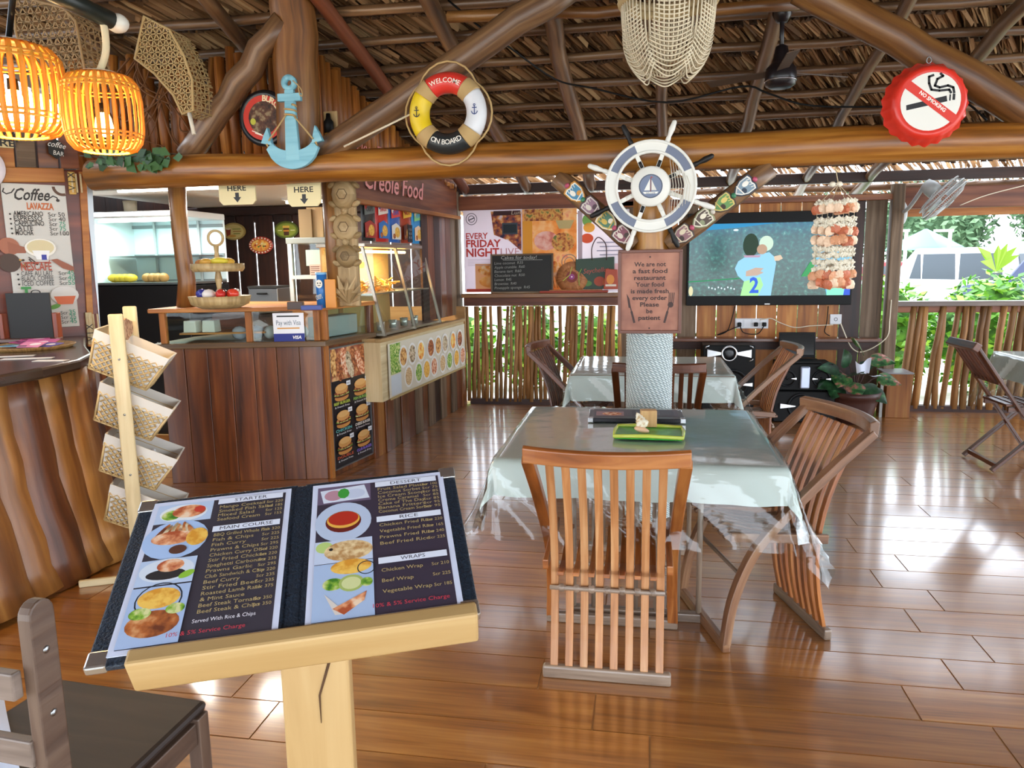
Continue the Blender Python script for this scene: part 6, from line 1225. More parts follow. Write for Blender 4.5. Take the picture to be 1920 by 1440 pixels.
# ================================================================ BASKET RACK
hw_ = V3((-.44, .90, 0)).normalized(); ha = V3((.90, .44, 0)).normalized(); G0 = V3((-2.475, 3.22, 0)); WR = .34
rk = thing('basket_rack', 'tall pale wooden rack of tilted lined baskets beside the bar', 'rack', G0)
for k, (b_, zt_) in enumerate(((0, 1.335), (WR, 1.355))):
    p = G0+hw_*b_; MB().bar(p+V3((0, 0, .0)), p+V3((-.0, 0, zt_)), .026, .066, ha).build('stile', RAW, rk, bevel=.008); MB().bar(p-ha*.28+V3((0, 0, .018)), p+ha*.20+V3((0, 0, .018)), .022, .036).build('foot', RAW, rk, bevel=.006)
    for z in (.25, .55, .85, 1.12): MB().ell(p-hw_*(.013 if k == 0 else -.013)+V3((0, 0, z)), (.006, .006, .006), 8, 5).build('screw', STEEL, rk)
MB().bar(G0+V3((0, 0, 1.24)), G0+hw_*WR+V3((0, 0, 1.24)), .016, .07).build('top_rail', RAW, rk); MB().bar(G0+V3((0, 0, .12)), G0+hw_*WR+V3((0, 0, .12)), .016, .05).build('low_rail', RAW, rk)
for k, (dx, dz) in enumerate(((.05, 1.165), (.09, 1.185), (.13, 1.165), (.07, 1.14), (.11, 1.14))):
    pass
pr = Print(FR(G0+ha*.009+V3((0, 0, 1.125)), hw_*-1, (0, 0, 1)), .002) if 0 else None
MB(FR(G0+ha*.012+hw_*.17+V3((0, 0, 1.25)), ha.cross(V3((0, 0, 1)))*-1 if 0 else hw_*1, (0, 0, 1))).prism([(.15*math.cos(q*.5236)*(1+.12*(q % 2)), .045*math.sin(q*.5236)*(1+.2*(q % 2))) for q in range(12)], -.012, .0).build('carved_ornament', blotch('ornament', [(.4, '#8f5a3a'), (.6, '#d9b08c')], 60, .6), rk)
BASK = wood('basket_weave', '#9c7f4e', '#bfa16c', '#d8be8c', .6, 6, 40, .3, .05); LIN = P('#d6cfc4', .7)
for k, zc in enumerate((1.185, .93, .675, .42)):
    tilt = math.radians(27); ax = (ha*math.cos(tilt)+V3((0, 0, -math.sin(tilt)))).normalized(); up = ax.cross(hw_)*-1
    if up.z < 0: up = -up
    Fb = Matrix(((ax.x, hw_.x, up.x, 0), (ax.y, hw_.y, up.y, 0), (ax.z, hw_.z, up.z, 0), (0, 0, 0, 1))); cc = G0+hw_*(WR/2)+ha*.055+V3((0, 0, zc+.0)); Fb = Matrix.Translation(cc) @ Fb
    bk = thing('basket', ['topmost lined basket of the rack', 'second lined basket from the top of the rack', 'lined basket with blue and red packets in the rack', 'lowest lined basket of the rack, half hidden by the menu'][k], 'basket', cc, 'baskets in the rack')
    L2, W2, D2 = .172, .135, .19; l2, w2_ = .135, .105
    top_ = [(-L2, -W2, 0), (L2, -W2, 0), (L2, W2, 0), (-L2, W2, 0)]; bot = [(-l2, -w2_, -D2), (l2, -w2_, -D2), (l2, w2_, -D2), (-l2, w2_, -D2)]
    m = MB(Fb); ml = MB(Fb)
    for i in range(4):
        A, B_, C_, D_ = V3(top_[i]), V3(top_[(i+1) % 4]), V3(bot[(i+1) % 4]), V3(bot[i]); n1 = 9 if i % 2 == 0 else 6
        def sp(f, g_): return A.lerp(B_, f).lerp(D_.lerp(C_, f), g_)
        nn = (B_-A).cross(D_-A).normalized()
        for q in range(-5, n1+1):
            for s_d in (1, -1):
                pts = []
                for r_ in range(7):
                    g_ = r_/6; f = (q+ (g_*5 if s_d > 0 else 5-g_*5))/n1
                    if 0 <= f <= 1: pts.append(sp(f, .22+.78*g_)+nn*-.003)
                if len(pts) > 1: m.tube(pts, .0042, 4)
        m.tube([sp(0, .22), sp(0, 1)], .006, 5); m.tube([D_, C_], .006, 5); m.tube([sp(0, .24), sp(1, .24)], .005, 4)
        ml.quad(A*1.03, B_*1.03, sp(1, .30)*1.035, sp(0, .30)*1.035); a2, b2, c2q, d2q = A*.985, B_*.985, C_*.95, D_*.95; ml.quad(b2, a2, d2q, c2q); ml.quad(A*1.03, A*.985, B_*.985, B_*1.03)
    ml.quad(*[V3(p)*.95 for p in bot]); m.build('weave', BASK, bk, stuff=True); ml.build('liner', LIN, bk)
    if k == 2:
        for q, (x, y, cl, lb_) in enumerate(((.08, .03, '#2f86c9', 'blue packet in the third basket of the rack'), (.0, -.02, '#c9302c', 'red packet in the third basket of the rack'), (.04, .07, '#dfe6ea', 'white packet in the third basket of the rack'))): tag(MB(Fb @ Matrix.Translation((x, y, -.12)) @ Matrix.Rotation(.5*q, 4, 'Y')).box((0, 0, 0), (.12, .06, .09)).build('packet', P(cl, .25), None, bevel=.01), lb_, 'packet', 'packets in the rack')
# ================================================================ ENCLOSING WALLS OUT OF SIGHT
wo = struct('wall_left_outer', (-5.25, 4.5, 0))
for k in range(28): MB().box((-5.25, 1.2+.25*k, 1.35), (.03, .245, 2.7)).build('plank', DARKP, wo)
for k in range(13): MB().box((-5.1+.245*k, 8.06, 2.26), (.24, .025, .46)).build('plank', DARKP, wo)
# ================================================================ POSTERS AND SHELF THINGS
def banner(nm, lbl, x0, x1, y0, y1, col, draw, Y=8.0):
    a, b = U(x0, y1, Y=Y), U(x1, y0, Y=Y); w, h = b.x-a.x, b.z-a.z; t = thing(nm, lbl, 'poster', (a.x+w/2, Y, a.z)); F = FR((a.x, Y, a.z), (1, 0, 0)); MB(F).box((w/2, h/2, 0), (w, h, .006)).build('sheet', translucent(col, .45), t)
    pr = Print(F, .0035); draw(pr, w, h); pr.build('print', t); return t
TF = {k: blotch('tr_'+k, s, sc, .6, 0, .4) for k, s, sc in (('warm', [(.3, '#e08a3c'), (.45, '#f2b45a'), (.6, '#f6dc9a'), (.7, '#e58f7a')], 7), ('mash', [(.35, '#8a4a38'), (.45, '#c98a4a'), (.56, '#e8c26a'), (.66, '#7a8a4a')], 22), ('purple', [(.35, '#3a2f4a'), (.5, '#a5563c'), (.62, '#e0a55a'), (.7, '#d9c9c9')], 16), ('pinks', [(.35, '#d98a7a'), (.5, '#efc4b4'), (.65, '#f6e2d9')], 12), ('egg', [(.35, '#c9602f'), (.5, '#f0b85a'), (.64, '#f6e6c0')], 14))}
def tc_(h): return translucent(h, .4)
def b1(p, w, h):
    p.ring(.19*w*0+.09, h-.09, .055, .062, tc_('#5a565c')); p.ring(.09, h-.09, .03, .037, tc_('#5a565c')); p.line([(.065, h-.10), (.115, h-.08)], .012, tc_('#5a565c'))
    RD = tc_('#c9473f'); p.text('EVERY', .025, h*.655, .062, RD, w=.24, bold=.02); p.text('FRIDAY', .025, h*.555, .075, RD, w=.38, bold=.03); p.text('NIGHT', .025, h*.44, .085, RD, w=.36, bold=.03); p.text('LIVE', .40, h*.455, .07, tc_('#c98f90'), w=.2)
    p.poly([(.30, h*.98), (w*.98, h*.97), (w*.98, h*.55), (.62, h*.5), (.5, h*.62), (.33, h*.7)], TF['purple']); p.rect(.33, h*.93, w*.97, h*.985, tc_('#4a2a2a')); p.text('Lunch', .52, h*.938, .04, tc_('#d9c9b0'), w=.16, shear=.2); p.rect(w*.66, h*.70, w*.92, h*.84, tc_('#4a5560')); p.rect(w*.68, h*.72, w*.90, h*.82, tc_('#2f3a40'))
    p.rect(.12, h*.04, w*.6, h*.35, tc_('#e9b27a')); p.ell(.30, h*.27, .15, .06, TF['egg']); p.ell(.32, h*.13, .16, .07, TF['warm'])
    for i in range(5): p.rect(.04, h*(.40-.018*i), .30, h*(.405-.018*i), tc_('#b9a9b2'))
    p.rect(.02, .0, w*.6, .035, tc_('#b8432f'))
def b2(p, w, h):
    p.rect(0, 0, w, h, TF['warm']); p.rect(.03, h*.86, w*.75, h, TF['mash']); p.rect(0, h*.30, w*.2, h*.86, tc_('#e9b440')); p.ell(w*.45, h*.62, .13, .10, TF['pinks']); p.poly([(w*.62, h*.86), (w*.95, h*.86), (w*.88, h*.76), (w*.68, h*.76)], tc_('#c9c58a')); p.ell(w*.75, h*.60, .12, .10, TF['mash']); p.ell(w*.25, h*.25, .11, .06, TF['egg']); p.rect(w*.22, h*.32, w*.42, h*.42, tc_('#8a7a9a'))
    p.ell(w*.45, h*.30, .07, .05, tc_('#d9772f')); p.ring(w*.86, h*.36, .075, .083, tc_('#8a8685')); p.ring(w*.86, h*.36, .045, .052, tc_('#8a8685')); p.ell(w*.6, h*.28, .08, .08, TF['egg'])
    for i in range(6): p.line([(w*.55+.03*i, h*.05), (w*.5+.03*i, h*.2)], .006, tc_('#9a8040'))
def b3(p, w, h):
    p.ell(.10, h*.88, .05, .06, tc_('#7fb05a')); p.ell(.12, h*.79, .06, .05, tc_('#f0b24a')); p.ell(.10, h*.66, .065, .05, tc_('#e0603a')); p.rect(0, 0, .05, h, tc_('#b9a9ad'))
    for i in range(4): p.rect(.2+.03*(i % 2), h*(.60-.05*i), .5, h*(.615-.05*i), tc_('#a9a5b5'))
    p.ell(.13, h*.30, .06, .03, tc_('#4a3a3c')); p.text('FRESH', .13, h*.285, .022, tc_('#e9dcdc'), 'c', w=.08); p.poly([(.08, h*.28), (.18, h*.28), (.13, h*.2)], tc_('#4a3a3c')); p.rect(.28, h*.1, .62, h*.35, tc_('#efc5c4'))
banner('food_poster', 'white every friday night live poster at the left of the back shelf', 872, 979, 392, 548, '#e6dce2', b1, 8.02)
banner('food_poster', 'orange poster crowded with fruit and dishes behind the chalkboard', 979, 1082, 390, 548, '#efb56a', b2, 8.03)
banner('food_poster', 'white poster with a pineapple behind the green bag', 1083, 1180, 392, 548, '#efe6ea', b3, 8.02)
sz = 1.2235
def onshelf(px, Y): q = U(px, 545, Y=Y); return V3((q.x, Y, sz))
a, b = U(921, 550, Y=7.965), U(1037, 475, Y=7.965); w, h = b.x-a.x, b.z-sz; cbk = thing('chalkboard', 'black chalkboard of cakes of the day in a thin wooden frame', 'chalkboard', (a.x+w/2, 7.965, sz)); F = FR((a.x, 7.965, sz), (1, 0, 0)) @ Matrix.Rotation(-.03, 4, 'X')
MB(F).box((w/2, h/2, 0), (w, h, .012)).build('slate', P('#141514', .6), cbk)
for (x0, y0, x1, y1) in ((0, .008, w, .008), (0, h-.008, w, h-.008), (.008, 0, .008, h), (w-.008, 0, w-.008, h)): MB(F).bar((x0, y0, .004), (x1, y1, .004), .018, .02, (0, 0, 1)).build('frame_strip', PLANKG, cbk, bevel=.003)
pr = Print(F, .0064); CK = '#a9a9a4'; pr.text('Cakes for today!', w*.45, h*.87, .036, CK, 'c', w=.38, shear=.15); pr.line([(w*.2, h*.85), (w*.83, h*.845)], .004, CK)
for i, tx in enumerate(('Lime coconut  R35', 'Apple crumble  R60', 'Banana tart  R60', 'Chocolate nut  R50', 'Lemon  R45', 'Brownies  R40', 'Pineapple sponge  R45')): pr.text(tx, .04, h*(.735-.105*i), .028, '#8f908c', w=.018*len(tx), shear=.12, rot=.02)
pr.build('lettering', cbk)
p = onshelf(1072, 7.95); hat = thing('woven_hat', 'round woven straw hat with a striped crown standing on the shelf', 'hat', p); T = Matrix.Translation(p+V3((0, .04, .16))) @ Matrix.Rotation(math.radians(80), 4, 'X')
WO = wood('straw', '#6b3f1e', '#a5683a', '#c98f5a', .6, 20, 60, .5, 0); MB(T).lathe([(.0, .03), (.06, .028), (.10, .0), (.165, -.012), (.168, -.006), (.10, .008)], n=30).build('brim', WO, hat)
pr = Print(T, .032); pr.ell(0, 0, .06, .06, '#7a2f2a'); pr.ell(.0, 0, .03, .03, '#8f3f7a'); pr.line([(-.09, -.04), (-.02, .02), (.0, .1)], .008, '#a8b04a'); pr.line([(.08, -.09), (.07, .02), (.1, .08)], .008, '#7d9a3a'); pr.ell(0, .0, .008, .008, '#e8d0d8'); pr.build('stripes', hat)
t = thing('straw_fan', 'flat reddish woven mat lying along the shelf under the bags', 'mat', onshelf(1085, 7.93)); p0, p1 = onshelf(1012, 7.93), onshelf(1140, 7.93); MB().box(((p0.x+p1.x)/2, 7.96, sz+.012), (p1.x-p0.x, .09, .022)).build('mat', wood('matred', '#6e2418', '#9a3c2a', '#b8563a', .6, 3, 60, .5, 0), t, bevel=.006); MB().box(((p0.x+p1.x)/2+.02, 7.955, sz+.028), (.55, .07, .008)).build('upper_mat', WO, t)
p = onshelf(1128, 8.0); gb = thing('gift_bag', 'dark green paper bag with rope handles on the shelf', 'bag', p+V3((0, 0, .035))); w, h = .40, .33; F = FR(p+V3((-.27, .02, .035)), (1, 0, 0))
MB(F).prism([(0, 0), (w, 0), (w, h), (0, h-.02)], -.03, .03).build('bag', P('#17361f', .45), gb, bevel=.004); pr = Print(F, .0305); pr.text('Seychelles', .08, .16, .05, '#b34a3c', w=.26, shear=.25, rot=.08); pr.ell(.25, .08, .06, .05, '#a8452c'); pr.ell(.33, .07, .05, .045, '#c9622f'); pr.ell(.12, .06, .05, .03, '#4f7a3a'); pr.build('print', gb)
for dx, n_ in ((-.0, .03), (.05, -.03)): MB(F).tube(curve([(.17+dx*.5, h-.03, n_*.9), (.17+dx*.5, h+.10, n_), (.23+dx*.5, h+.20-dx, n_), (.31+dx*.2, h+.13, n_), (.32+dx*.2, h-.03, n_*.9)], 5), .006, 6).build('handle', P('#3f1f1a', .6), gb)
p = onshelf(1150, 7.93); t = thing('striped_bag', 'small orange-red bag at the right end of the shelf, by the sign', 'bag', p+V3((-.05, 0, .035))); F = FR(p+V3((-.10, 0, .035)), (1, 0, 0)); MB(F).prism([(0, 0), (.15, 0), (.14, .2), (.02, .21)], -.02, .02).build('bag', P('#a8442a', .5), t, bevel=.006); pr = Print(F, .0205); pr.ell(.07, .1, .04, .05, '#d98a3c'); pr.rect(.02, .03, .13, .05, '#d9d0c0'); pr.build('print', t)
# ================================================================ TELEVISION
a, b = U(1286, 573, Y=8.02), U(1606, 393, Y=8.02); w, h = b.x-a.x, b.z-a.z; tv = thing('television', 'large wall television showing footballers hugging', 'television', (a.x+w/2, 8.04, a.z)); F = FR((a.x, 8.03, a.z), (1, 0, 0))
MB(F).box((w/2, h/2, -.012), (w, h, .055)).build('body', BLACK, tv, bevel=.006); MB(F).box((w/2, h/2, -.045), (.5, .35, .03)).build('wall_bracket', BLACK, tv)
sx0, sx1, sy0, sy1 = .022, w-.022, h*.105, h*.885; sw, sh = sx1-sx0, sy1-sy0
def EM(hh): return emit(hh, 1.3)
def scr():
    def fn(t, b):
        tcx = nd(t, 'ShaderNodeUVMap'); mp = nd(t, 'ShaderNodeMapping'); t.links.new(tcx.outputs[0], mp.inputs[0]); n = nd(t, 'ShaderNodeTexNoise'); n.inputs['Scale'].default_value = 26; n.inputs['Detail'].default_value = 6; t.links.new(mp.outputs[0], n.inputs[0])
        sp_ = nd(t, 'ShaderNodeSeparateXYZ'); t.links.new(tcx.outputs[0], sp_.inputs[0]); ml = nd(t, 'ShaderNodeMath', operation='MULTIPLY_ADD'); ml.inputs[1].default_value = 1/h; ml.inputs[2].default_value = 0; t.links.new(sp_.outputs[1], ml.inputs[0])
        base = ramp(t, ml.outputs[0], [(.1, '#0c3a2c'), (.45, '#0d4a45'), (.75, '#0e5560'), (.88, '#126a8c')]); sp2 = ramp(t, n.outputs[0], [(.42, '#062019'), (.56, '#16594f'), (.66, '#3c8a78'), (.74, '#a9d6c4')])
        mx = nd(t, 'ShaderNodeMix', data_type='RGBA'); mx.inputs[0].default_value = .42; t.links.new(base, mx.inputs[6]); t.links.new(sp2, mx.inputs[7]); b.inputs['Base Color'].default_value = (0, 0, 0, 1); b.inputs['Roughness'].default_value = .15
        t.links.new(mx.outputs[2], b.inputs['Emission Color']); b.inputs['Emission Strength'].default_value = 1.3
    return mat('tv_crowd', fn)
pr = Print(F, .016, .0003)
def t_(x, y): return sx0+x*sw, sy0+(1-y)*sh
pr.rect(sx0, sy0, sx1, sy1, scr())
pr.poly([t_(0, 0), t_(.55, 0), t_(.3, .06), t_(0, .1)], EM('#1f7fae')); pr.ell(*t_(.29, .09), .025, .010, EM('#cfe8f2'))
pr.line([t_(0, .80), t_(.3, .76), t_(.38, .74)], .012, EM('#1f7f4f'))
for q in range(9): pr.ell(*t_(.13+.02*q, .88+.012*(q % 3)), .007, .009, EM('#d9f4ff'), 8)
SHT = EM('#86bdda'); pr.poly([t_(x, y) for x, y in ((.29, .62), (.31, .52), (.36, .45), (.44, .43), (.50, .40), (.53, .46), (.545, .55), (.53, .80), (.52, 1.0), (.34, 1.0), (.35, .80), (.31, .72))], SHT)
pr.poly([t_(x, y) for x, y in ((.35, .80), (.45, .74), (.47, .85), (.44, 1.0), (.33, 1.0))], EM('#9adf8f')); pr.ell(*t_(.385, .30), .075, .115, EM('#0b2c14'), 22); pr.ell(*t_(.48, .28), .068, .075, EM('#b9d0bd'), 22); pr.ell(*t_(.455, .36), .05, .05, EM('#a98a72'), 16); pr.poly([t_(.34, .44), t_(.45, .44), t_(.44, .47), t_(.35, .47)], EM('#a98aa0'))
pr.poly([t_(x, y) for x, y in ((.53, .46), (.57, .44), (.585, .49), (.56, .52), (.535, .52))], EM('#c9b39a')); pr.poly([t_(x, y) for x, y in ((.36, .66), (.42, .61), (.47, .62), (.45, .66), (.47, .68), (.43, .72), (.36, .73))], EM('#b39a8a'))
pr.text('2', *t_(.385, .955), .15, EM('#2258c9'), w=.09, bold=.03); pr.poly([t_(x, y) for x, y in ((.70, .74), (.75, .55), (.79, .48), (.80, .55), (.74, .74))], EM('#2f8f4f')); pr.poly([t_(x, y) for x, y in ((.79, .40), (.97, .35), (1, .45), (1, 1), (.86, 1), (.84, .8), (.78, .6))], EM('#6fb0cf')); pr.poly([t_(x, y) for x, y in ((.86, .75), (.97, .72), (.96, 1), (.86, 1))], EM('#7fdcb9')); pr.poly([t_(.97, .88), t_(1, .86), t_(1, 1), t_(.96, 1)], EM('#2450c4')); pr.ell(*t_(.015, .93), .022, .05, EM('#c9c49a')); pr.build('screen', tv)
MB(F).box((w/2, .012, .017), (.05, .006, .002)).build('badge', SILV, tv)
# ================================================================ WALL DETAILS
MB().box((1.25, 8.0, .735), (2.1, .17, .035)).build('ledge', MAHO, wall, bevel=.005); MB().box((1.25, 8.065, .67), (2.1, .03, .09)).build('ledge_support', DARKP, wall)
a, b = U(1378, 616, Y=8.07), U(1441, 597, Y=8.07); t = thing('socket_strip', 'white wall strip of four power sockets with black plugs under the television', 'socket', (a.x, 8.08, a.z)); w, h = b.x-a.x, b.z-a.z; F = FR((a.x, 8.083, a.z), (1, 0, 0)); MB(F).box((w/2, h/2, 0), (w, h, .022)).build('plate', P('#d4d5d8', .4), t, bevel=.003)
for i in range(4):
    pr = Print(F, .0112); pr.rect(w*(.03+.25*i), h*.12, w*(.22+.25*i), h*.88, '#e4e4e6'); sf_ = pr.build('socket_face', t)
    if i in (0, 2, 3): MB(F).box((w*(.125+.25*i), h*.42, .03), (.038, .042, .04)).build('plug', BLACK, sf_, bevel=.008)
a, b = U(1556, 608, Y=8.07), U(1576, 590, Y=8.07); t = thing('wall_socket', 'single white wall socket under the right end of the television', 'socket', (a.x, 8.08, a.z)); F = FR((a.x, 8.083, a.z), (1, 0, 0)); MB(F).box((.055, .05, 0), (.11, .10, .022)).build('plate', P('#d4d5d8', .4), t, bevel=.003); pr = Print(F, .0112); pr.ring(.055, .05, .012, .018, '#55565c'); pr.build('face', t)
def cable(lbl, px, m_, r=.005, Y=8.055): tag(MB().tube(curve([U(x, y, Y=Y) for x, y in px], 5), r, 6).build('cable', m_, None), lbl, 'cable')
WC = P('#d9cdb4', .5)
cable('cream cable looping from the socket strip to the single socket', [(1425, 600), (1445, 597), (1462, 605), (1490, 614), (1520, 611), (1562, 609)], WC); cable('black cable hanging from the television near the right socket', [(1553, 574), (1550, 605), (1546, 622), (1556, 630)], BLACK); cable('black cable hanging from the television left of the socket strip', [(1378, 574), (1370, 605), (1362, 622), (1345, 628), (1385, 612)], BLACK)
cable('cream cable swagging from the single socket across to the window post', [(1576, 606), (1590, 640), (1600, 655), (1615, 660), (1640, 650), (1664, 630), (1668, 600), (1671, 562)], WC, .006, 7.98)
cable('black cable drooping below the socket strip', [(1388, 612), (1395, 624), (1420, 626), (1432, 612)], BLACK)
# wall fan
c = U(1768, 372, Y=7.6); wf_ = thing('wall_fan', 'grey caged wall fan tilted at the top of the open window', 'fan', c); ax = V3((.677, -.274, -.68)).normalized(); uu = ax.cross(V3((0, 0, 1))).normalized(); T = Matrix.Translation(c) @ Matrix(((uu.x, ax.cross(uu).x, ax.x, 0), (uu.y, ax.cross(uu).y, ax.y, 0), (uu.z, ax.cross(uu).z, ax.z, 0), (0, 0, 0, 1)))
GRY = P('#8e9294', .4); GRL = P('#b9bcbc', .35); Rf = .225
for z_, r_ in ((0, Rf), (.035, Rf*.985), (-.05, Rf*.93)): MB(T).tube([(r_*math.cos(q*.2094), r_*math.sin(q*.2094), z_) for q in range(30)], .006, 6, closed=True).build('cage_ring', GRL, wf_)
m = MB(T)
for q in range(64):
    a = q*.0982; d = V3((math.cos(a), math.sin(a), 0)); m.tube([d*.05+V3((0, 0, .075)), d*Rf*.7+V3((0, 0, .065)), d*Rf+V3((0, 0, .02))], .0016, 3); m.tube([d*.05+V3((0, 0, -.085)), d*Rf*.75+V3((0, 0, -.07)), d*Rf+V3((0, 0, -.0))], .0016, 3)
m.build('cage_wires', GRL, wf_, stuff=True)
MB(T).lathe([(0, .085), (.045, .082), (.055, .07), (0, .07)], n=20).build('hub_cap', GRY, wf_); MB(T).lathe([(0, -.22), (.05, -.21), (.07, -.15), (.07, -.09), (0, -.085)], n=20).build('motor', GRL, wf_)
for k in range(3):
    a = k*2.094+.4; m = MB(T); m.grid(lambda u, v: V3(((.04+.15*v)*math.cos(a+(u-.5)*1.2*(.7+.3*v)), (.04+.15*v)*math.sin(a+(u-.5)*1.2*(.7+.3*v)), .03*(u-.5))), 6, 4); m.build('blade', P('#9aa0a2', .3), wf_)
pq = U(1692, 400, Y=8.03); MB().tube(curve([c-ax*.2, U(1708, 385, Y=7.85), pq], 5), .018, 8).build('arm', GRL, wf_); MB().ell(pq+V3((0, -.01, .0)), (.045, .02, .11), 12, 8).build('wall_mount', GRL, wf_)
cable('thin cream cable from the wall fan along the lintel', [(1800, 385), (1850, 366), (1920, 348)], WC, .004, 7.9)
# ================================================================ HI-FI, LAPTOP, PLANT, BOX
def wspk(nm, lbl, x0, x1, y0, y1, z0, z1): t = thing(nm, lbl, 'loudspeaker', ((x0+x1)/2, (y0+y1)/2, z0)); MB().box(((x0+x1)/2, (y0+y1)/2, (z0+z1)/2), (x1-x0, y1-y0, z1-z0)).build('cabinet', BLACK, t, bevel=.012); return t
def cone(t, T, r, ringm, nm='cone'):
    cn_ = MB(T).lathe([(r*1.08, 0), (r*1.08, .014), (r*.95, .018), (r*.9, .006), (r*.5, -.02), (r*.28, -.02)], n=30).build(nm, P('#15171a', .5, 0, .3), t); MB(T).lathe([(r*.44, -.012), (r*.48, -.004), (r*.42, -.008)], n=24).build('ring', ringm, cn_); MB(T).lathe([(0, .006), (r*.2, .0), (r*.30, -.02)], n=18).build('dust_cap', P('#17191c', .25), cn_)
def bow(t, T, x0, x1, h0, h1, nm='chrome_bow'): MB(T).prism([(x0, -h0), (x1, -h1), (x1, h1), (x0, h0)] if x1 > x0 else [(x1, -h1), (x0, -h0), (x0, h0), (x1, h1)], .012, .026).build(nm, SILV, t, bevel=.003)
s1 = wspk('hifi_speaker', 'black hi-fi tower with a chrome bow tie front behind the far table', .57, 1.07, 7.62, 7.92, 0, .715); T0 = FR((.82, 7.62, .635), (1, 0, 0))
MB(T0).lathe([(.062, 0), (.078, 0), (.078, .03), (.066, .034), (.062, .03)], n=30).build('dial_ring', SILV, s1); MB(T0).lathe([(0, .018), (.03, .02), (.06, .012), (.06, 0)], n=24).build('dial', P('#1b1d20', .3), s1)
for sx in (-1, 1):
    bow(s1, T0, sx*.075, sx*.21, .014, .042); MB(T0).tube([(sx*.19, .075, .01), (sx*.22, .065, .012), (sx*.225, .05, .012)], .006, 5).build('corner_trim', SILV, s1); MB(T0).tube([(sx*.19, -.075, .01), (sx*.22, -.065, .012), (sx*.225, -.05, .012)], .006, 5).build('corner_trim', SILV, s1)
T1_ = FR((.86, 7.62, .33), (1, 0, 0)); cone(s1, T1_, .14, SILV); bow(s1, T1_, .07, .19, .008, .02); bow(s1, T1_, -.07, -.19, .008, .02)
s2 = wspk('hifi_speaker', 'black double-cone speaker with a silver band, under the laptop', 1.26, 1.76, 7.45, 7.80, .30, .56)
for x in (1.34, 1.65): T_ = FR((x, 7.45, .42), (1, 0, 0)); cone(s2, T_, .075, SILV); bow(s2, T_, .035, .085, .004, .012); bow(s2, T_, -.035, -.085, .004, .012)
MB(FR((1.50, 7.45, .43), (1, 0, 0))).box((0, 0, .015), (.085, .21, .04)).build('silver_band', P('#b4bbd0', .25, .4), s2, bevel=.012)
s3 = wspk('subwoofer', 'big black subwoofer with one large cone on the floor', 1.22, 1.78, 7.42, 7.85, 0, .30); T_ = FR((1.47, 7.42, .16), (1, 0, 0)); cone(s3, T_, .115, SILV); bow(s3, T_, -.05, -.19, .007, .026); bow(s3, T_, .05, .19, .007, .026)
lp = thing('laptop', 'black laptop with its screen up, on the hi-fi speaker', 'laptop', (1.45, 7.6, .56)); MB().box((1.47, 7.58, .572), (.36, .24, .022)).build('base', BLACK, lp, bevel=.004); F = FR((1.30, 7.70, .585), (1, 0, 0)) @ Matrix.Rotation(-.15, 4, 'X'); lid_ = MB(F).box((.17, .125, 0), (.34, .25, .012)).build('lid', BLACK, lp, bevel=.004); MB(F).box((.17, .13, .0065), (.31, .20, .001)).build('display', P('#12181a', .12), lid_)
wb_ = thing('wooden_box', 'plain honey wooden box with a grey top, under the window post', 'box', (2.42, 7.82, 0)); a, b = U(1659, 782, Y=7.72), U(1711, 700, Y=7.72); MB().box(((a.x+b.x)/2, 7.87, .215), (b.x-a.x, .30, .43)).build('carcass', PLANKW, wb_, bevel=.005); MB().box(((a.x+b.x)/2, 7.87, .437), (b.x-a.x+.03, .32, .014)).build('top', P('#8d8a8c', .3), wb_, bevel=.002); MB().box((a.x-.035, 7.75, .2), (.025, .02, .40)).build('pale_strip', P('#b9bab4', .5), wb_)
pt = thing('potted_plant', 'brown plastic pot of pink-veined caladiums beside the speakers', 'potted plant', (1.97, 7.5, 0)); PB = P('#4a2a22', .45); MB().lathe([(0, 0), (.15, 0), (.155, .04), (.20, .20), (.205, .24), (.225, .245), (.23, .30), (.215, .30), (.20, .25), (0, .25)], (1.97, 7.5, 0), 30).build('pot', PB, pt)
CAL = blotch('caladium', [(.36, '#1f4a24'), (.5, '#4a7a42'), (.58, '#a86a5a'), (.68, '#d99a8a')], 16, .4, 0, .2); CAL2 = blotch('caladium_dark', [(.35, '#0f2a16'), (.6, '#2a5230'), (.7, '#4f7a4a')], 14, .4); rg = random.Random(12)
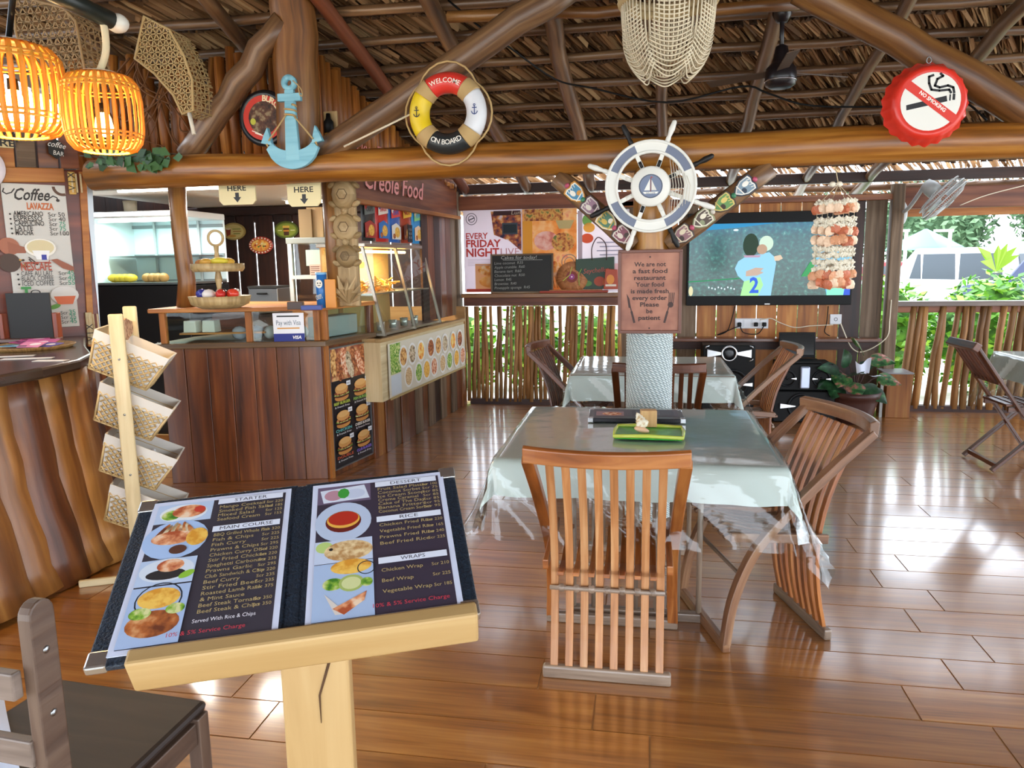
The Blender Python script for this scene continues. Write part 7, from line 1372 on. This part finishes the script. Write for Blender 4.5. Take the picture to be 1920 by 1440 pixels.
def leaf(t, c, d, up, L, Wd, m_):
    d = V3(d).normalized(); s = d.cross(V3(up)).normalized(); n = s.cross(d); m = MB(); pr_ = [(-.22, .55), (-.08, .85), (.12, 1.0), (.4, .82), (.7, .45), (1.0, .0)]; vs = []
    for f, w in pr_: vs += [c+d*f*L-s*w*Wd+n*(-.12*w*Wd-.15*f*f*L), c+d*f*L*1.0+n*(.05*L-.15*f*f*L), c+d*f*L+s*w*Wd+n*(-.12*w*Wd-.15*f*f*L)]
    m.add(vs, [f for i in range(5) for f in ((i*3, i*3+1, i*3+4, i*3+3), (i*3+1, i*3+2, i*3+5, i*3+4))], [[(0, 0), (.1, 0), (.1, .1), (0, .1)]]*10, True); return m.build('leaf', m_, t)
LV = [((1612, 652), (-.3, -.5, .5), .17, .13, CAL), ((1640, 672), (.9, -.4, -.1), .18, .10, CAL), ((1655, 708), (.9, -.3, -.25), .17, .09, CAL), ((1580, 705), (-.4, -.7, -.5), .15, .10, CAL), ((1602, 722), (.1, -.9, -.5), .16, .10, CAL), ((1565, 690), (-.9, -.2, .1), .16, .09, CAL2), ((1560, 715), (-.9, -.4, -.3), .16, .1, CAL2), ((1625, 725), (.5, -.7, -.5), .15, .1, CAL2), ((1590, 680), (-.2, -.3, .7), .15, .09, CAL2), ((1570, 728), (-.5, -.8, -.6), .14, .09, CAL2), ((1640, 735), (.7, -.5, -.6), .15, .09, CAL2), ((1600, 700), (.2, -.6, .2), .15, .1, CAL2), ((1615, 690), (.6, -.2, .4), .14, .08, CAL2)]
for (px, d, L, Wd, m_) in LV: c = U(*px, Y=7.42); leaf(pt, c, d, (0, -.6, .8), L, Wd, m_); MB().tube(curve([(1.97, 7.5, .25), V3((1.97, 7.5, .25)).lerp(c, .6)+V3((0, 0, .05)), c], 4), .006, 5).build('stalk', P('#5a3f3c', .5), pt)
q = U(1622, 690, Y=7.33); t = thing('white_cloth_bag', 'small crumpled white paper bag among the plant leaves', 'bag', q+V3((0, 0, -.06))); MB().grid(lambda u, v: q+V3((-.07+.11*u+.03*v*(u-.3), -.02*math.sin(6*u)+.03*v, -.05+.11*v-.03*math.sin(5*u)*v)), 8, 6).build('sheet', P('#d3d6e4', .5), t); MB().grid(lambda u, v: q+V3((-.05+.20*u, -.05*v-.02, -.045-.03*u+.01*math.sin(9*u))), 8, 4).build('flap', P('#dfe0ea', .5), t)
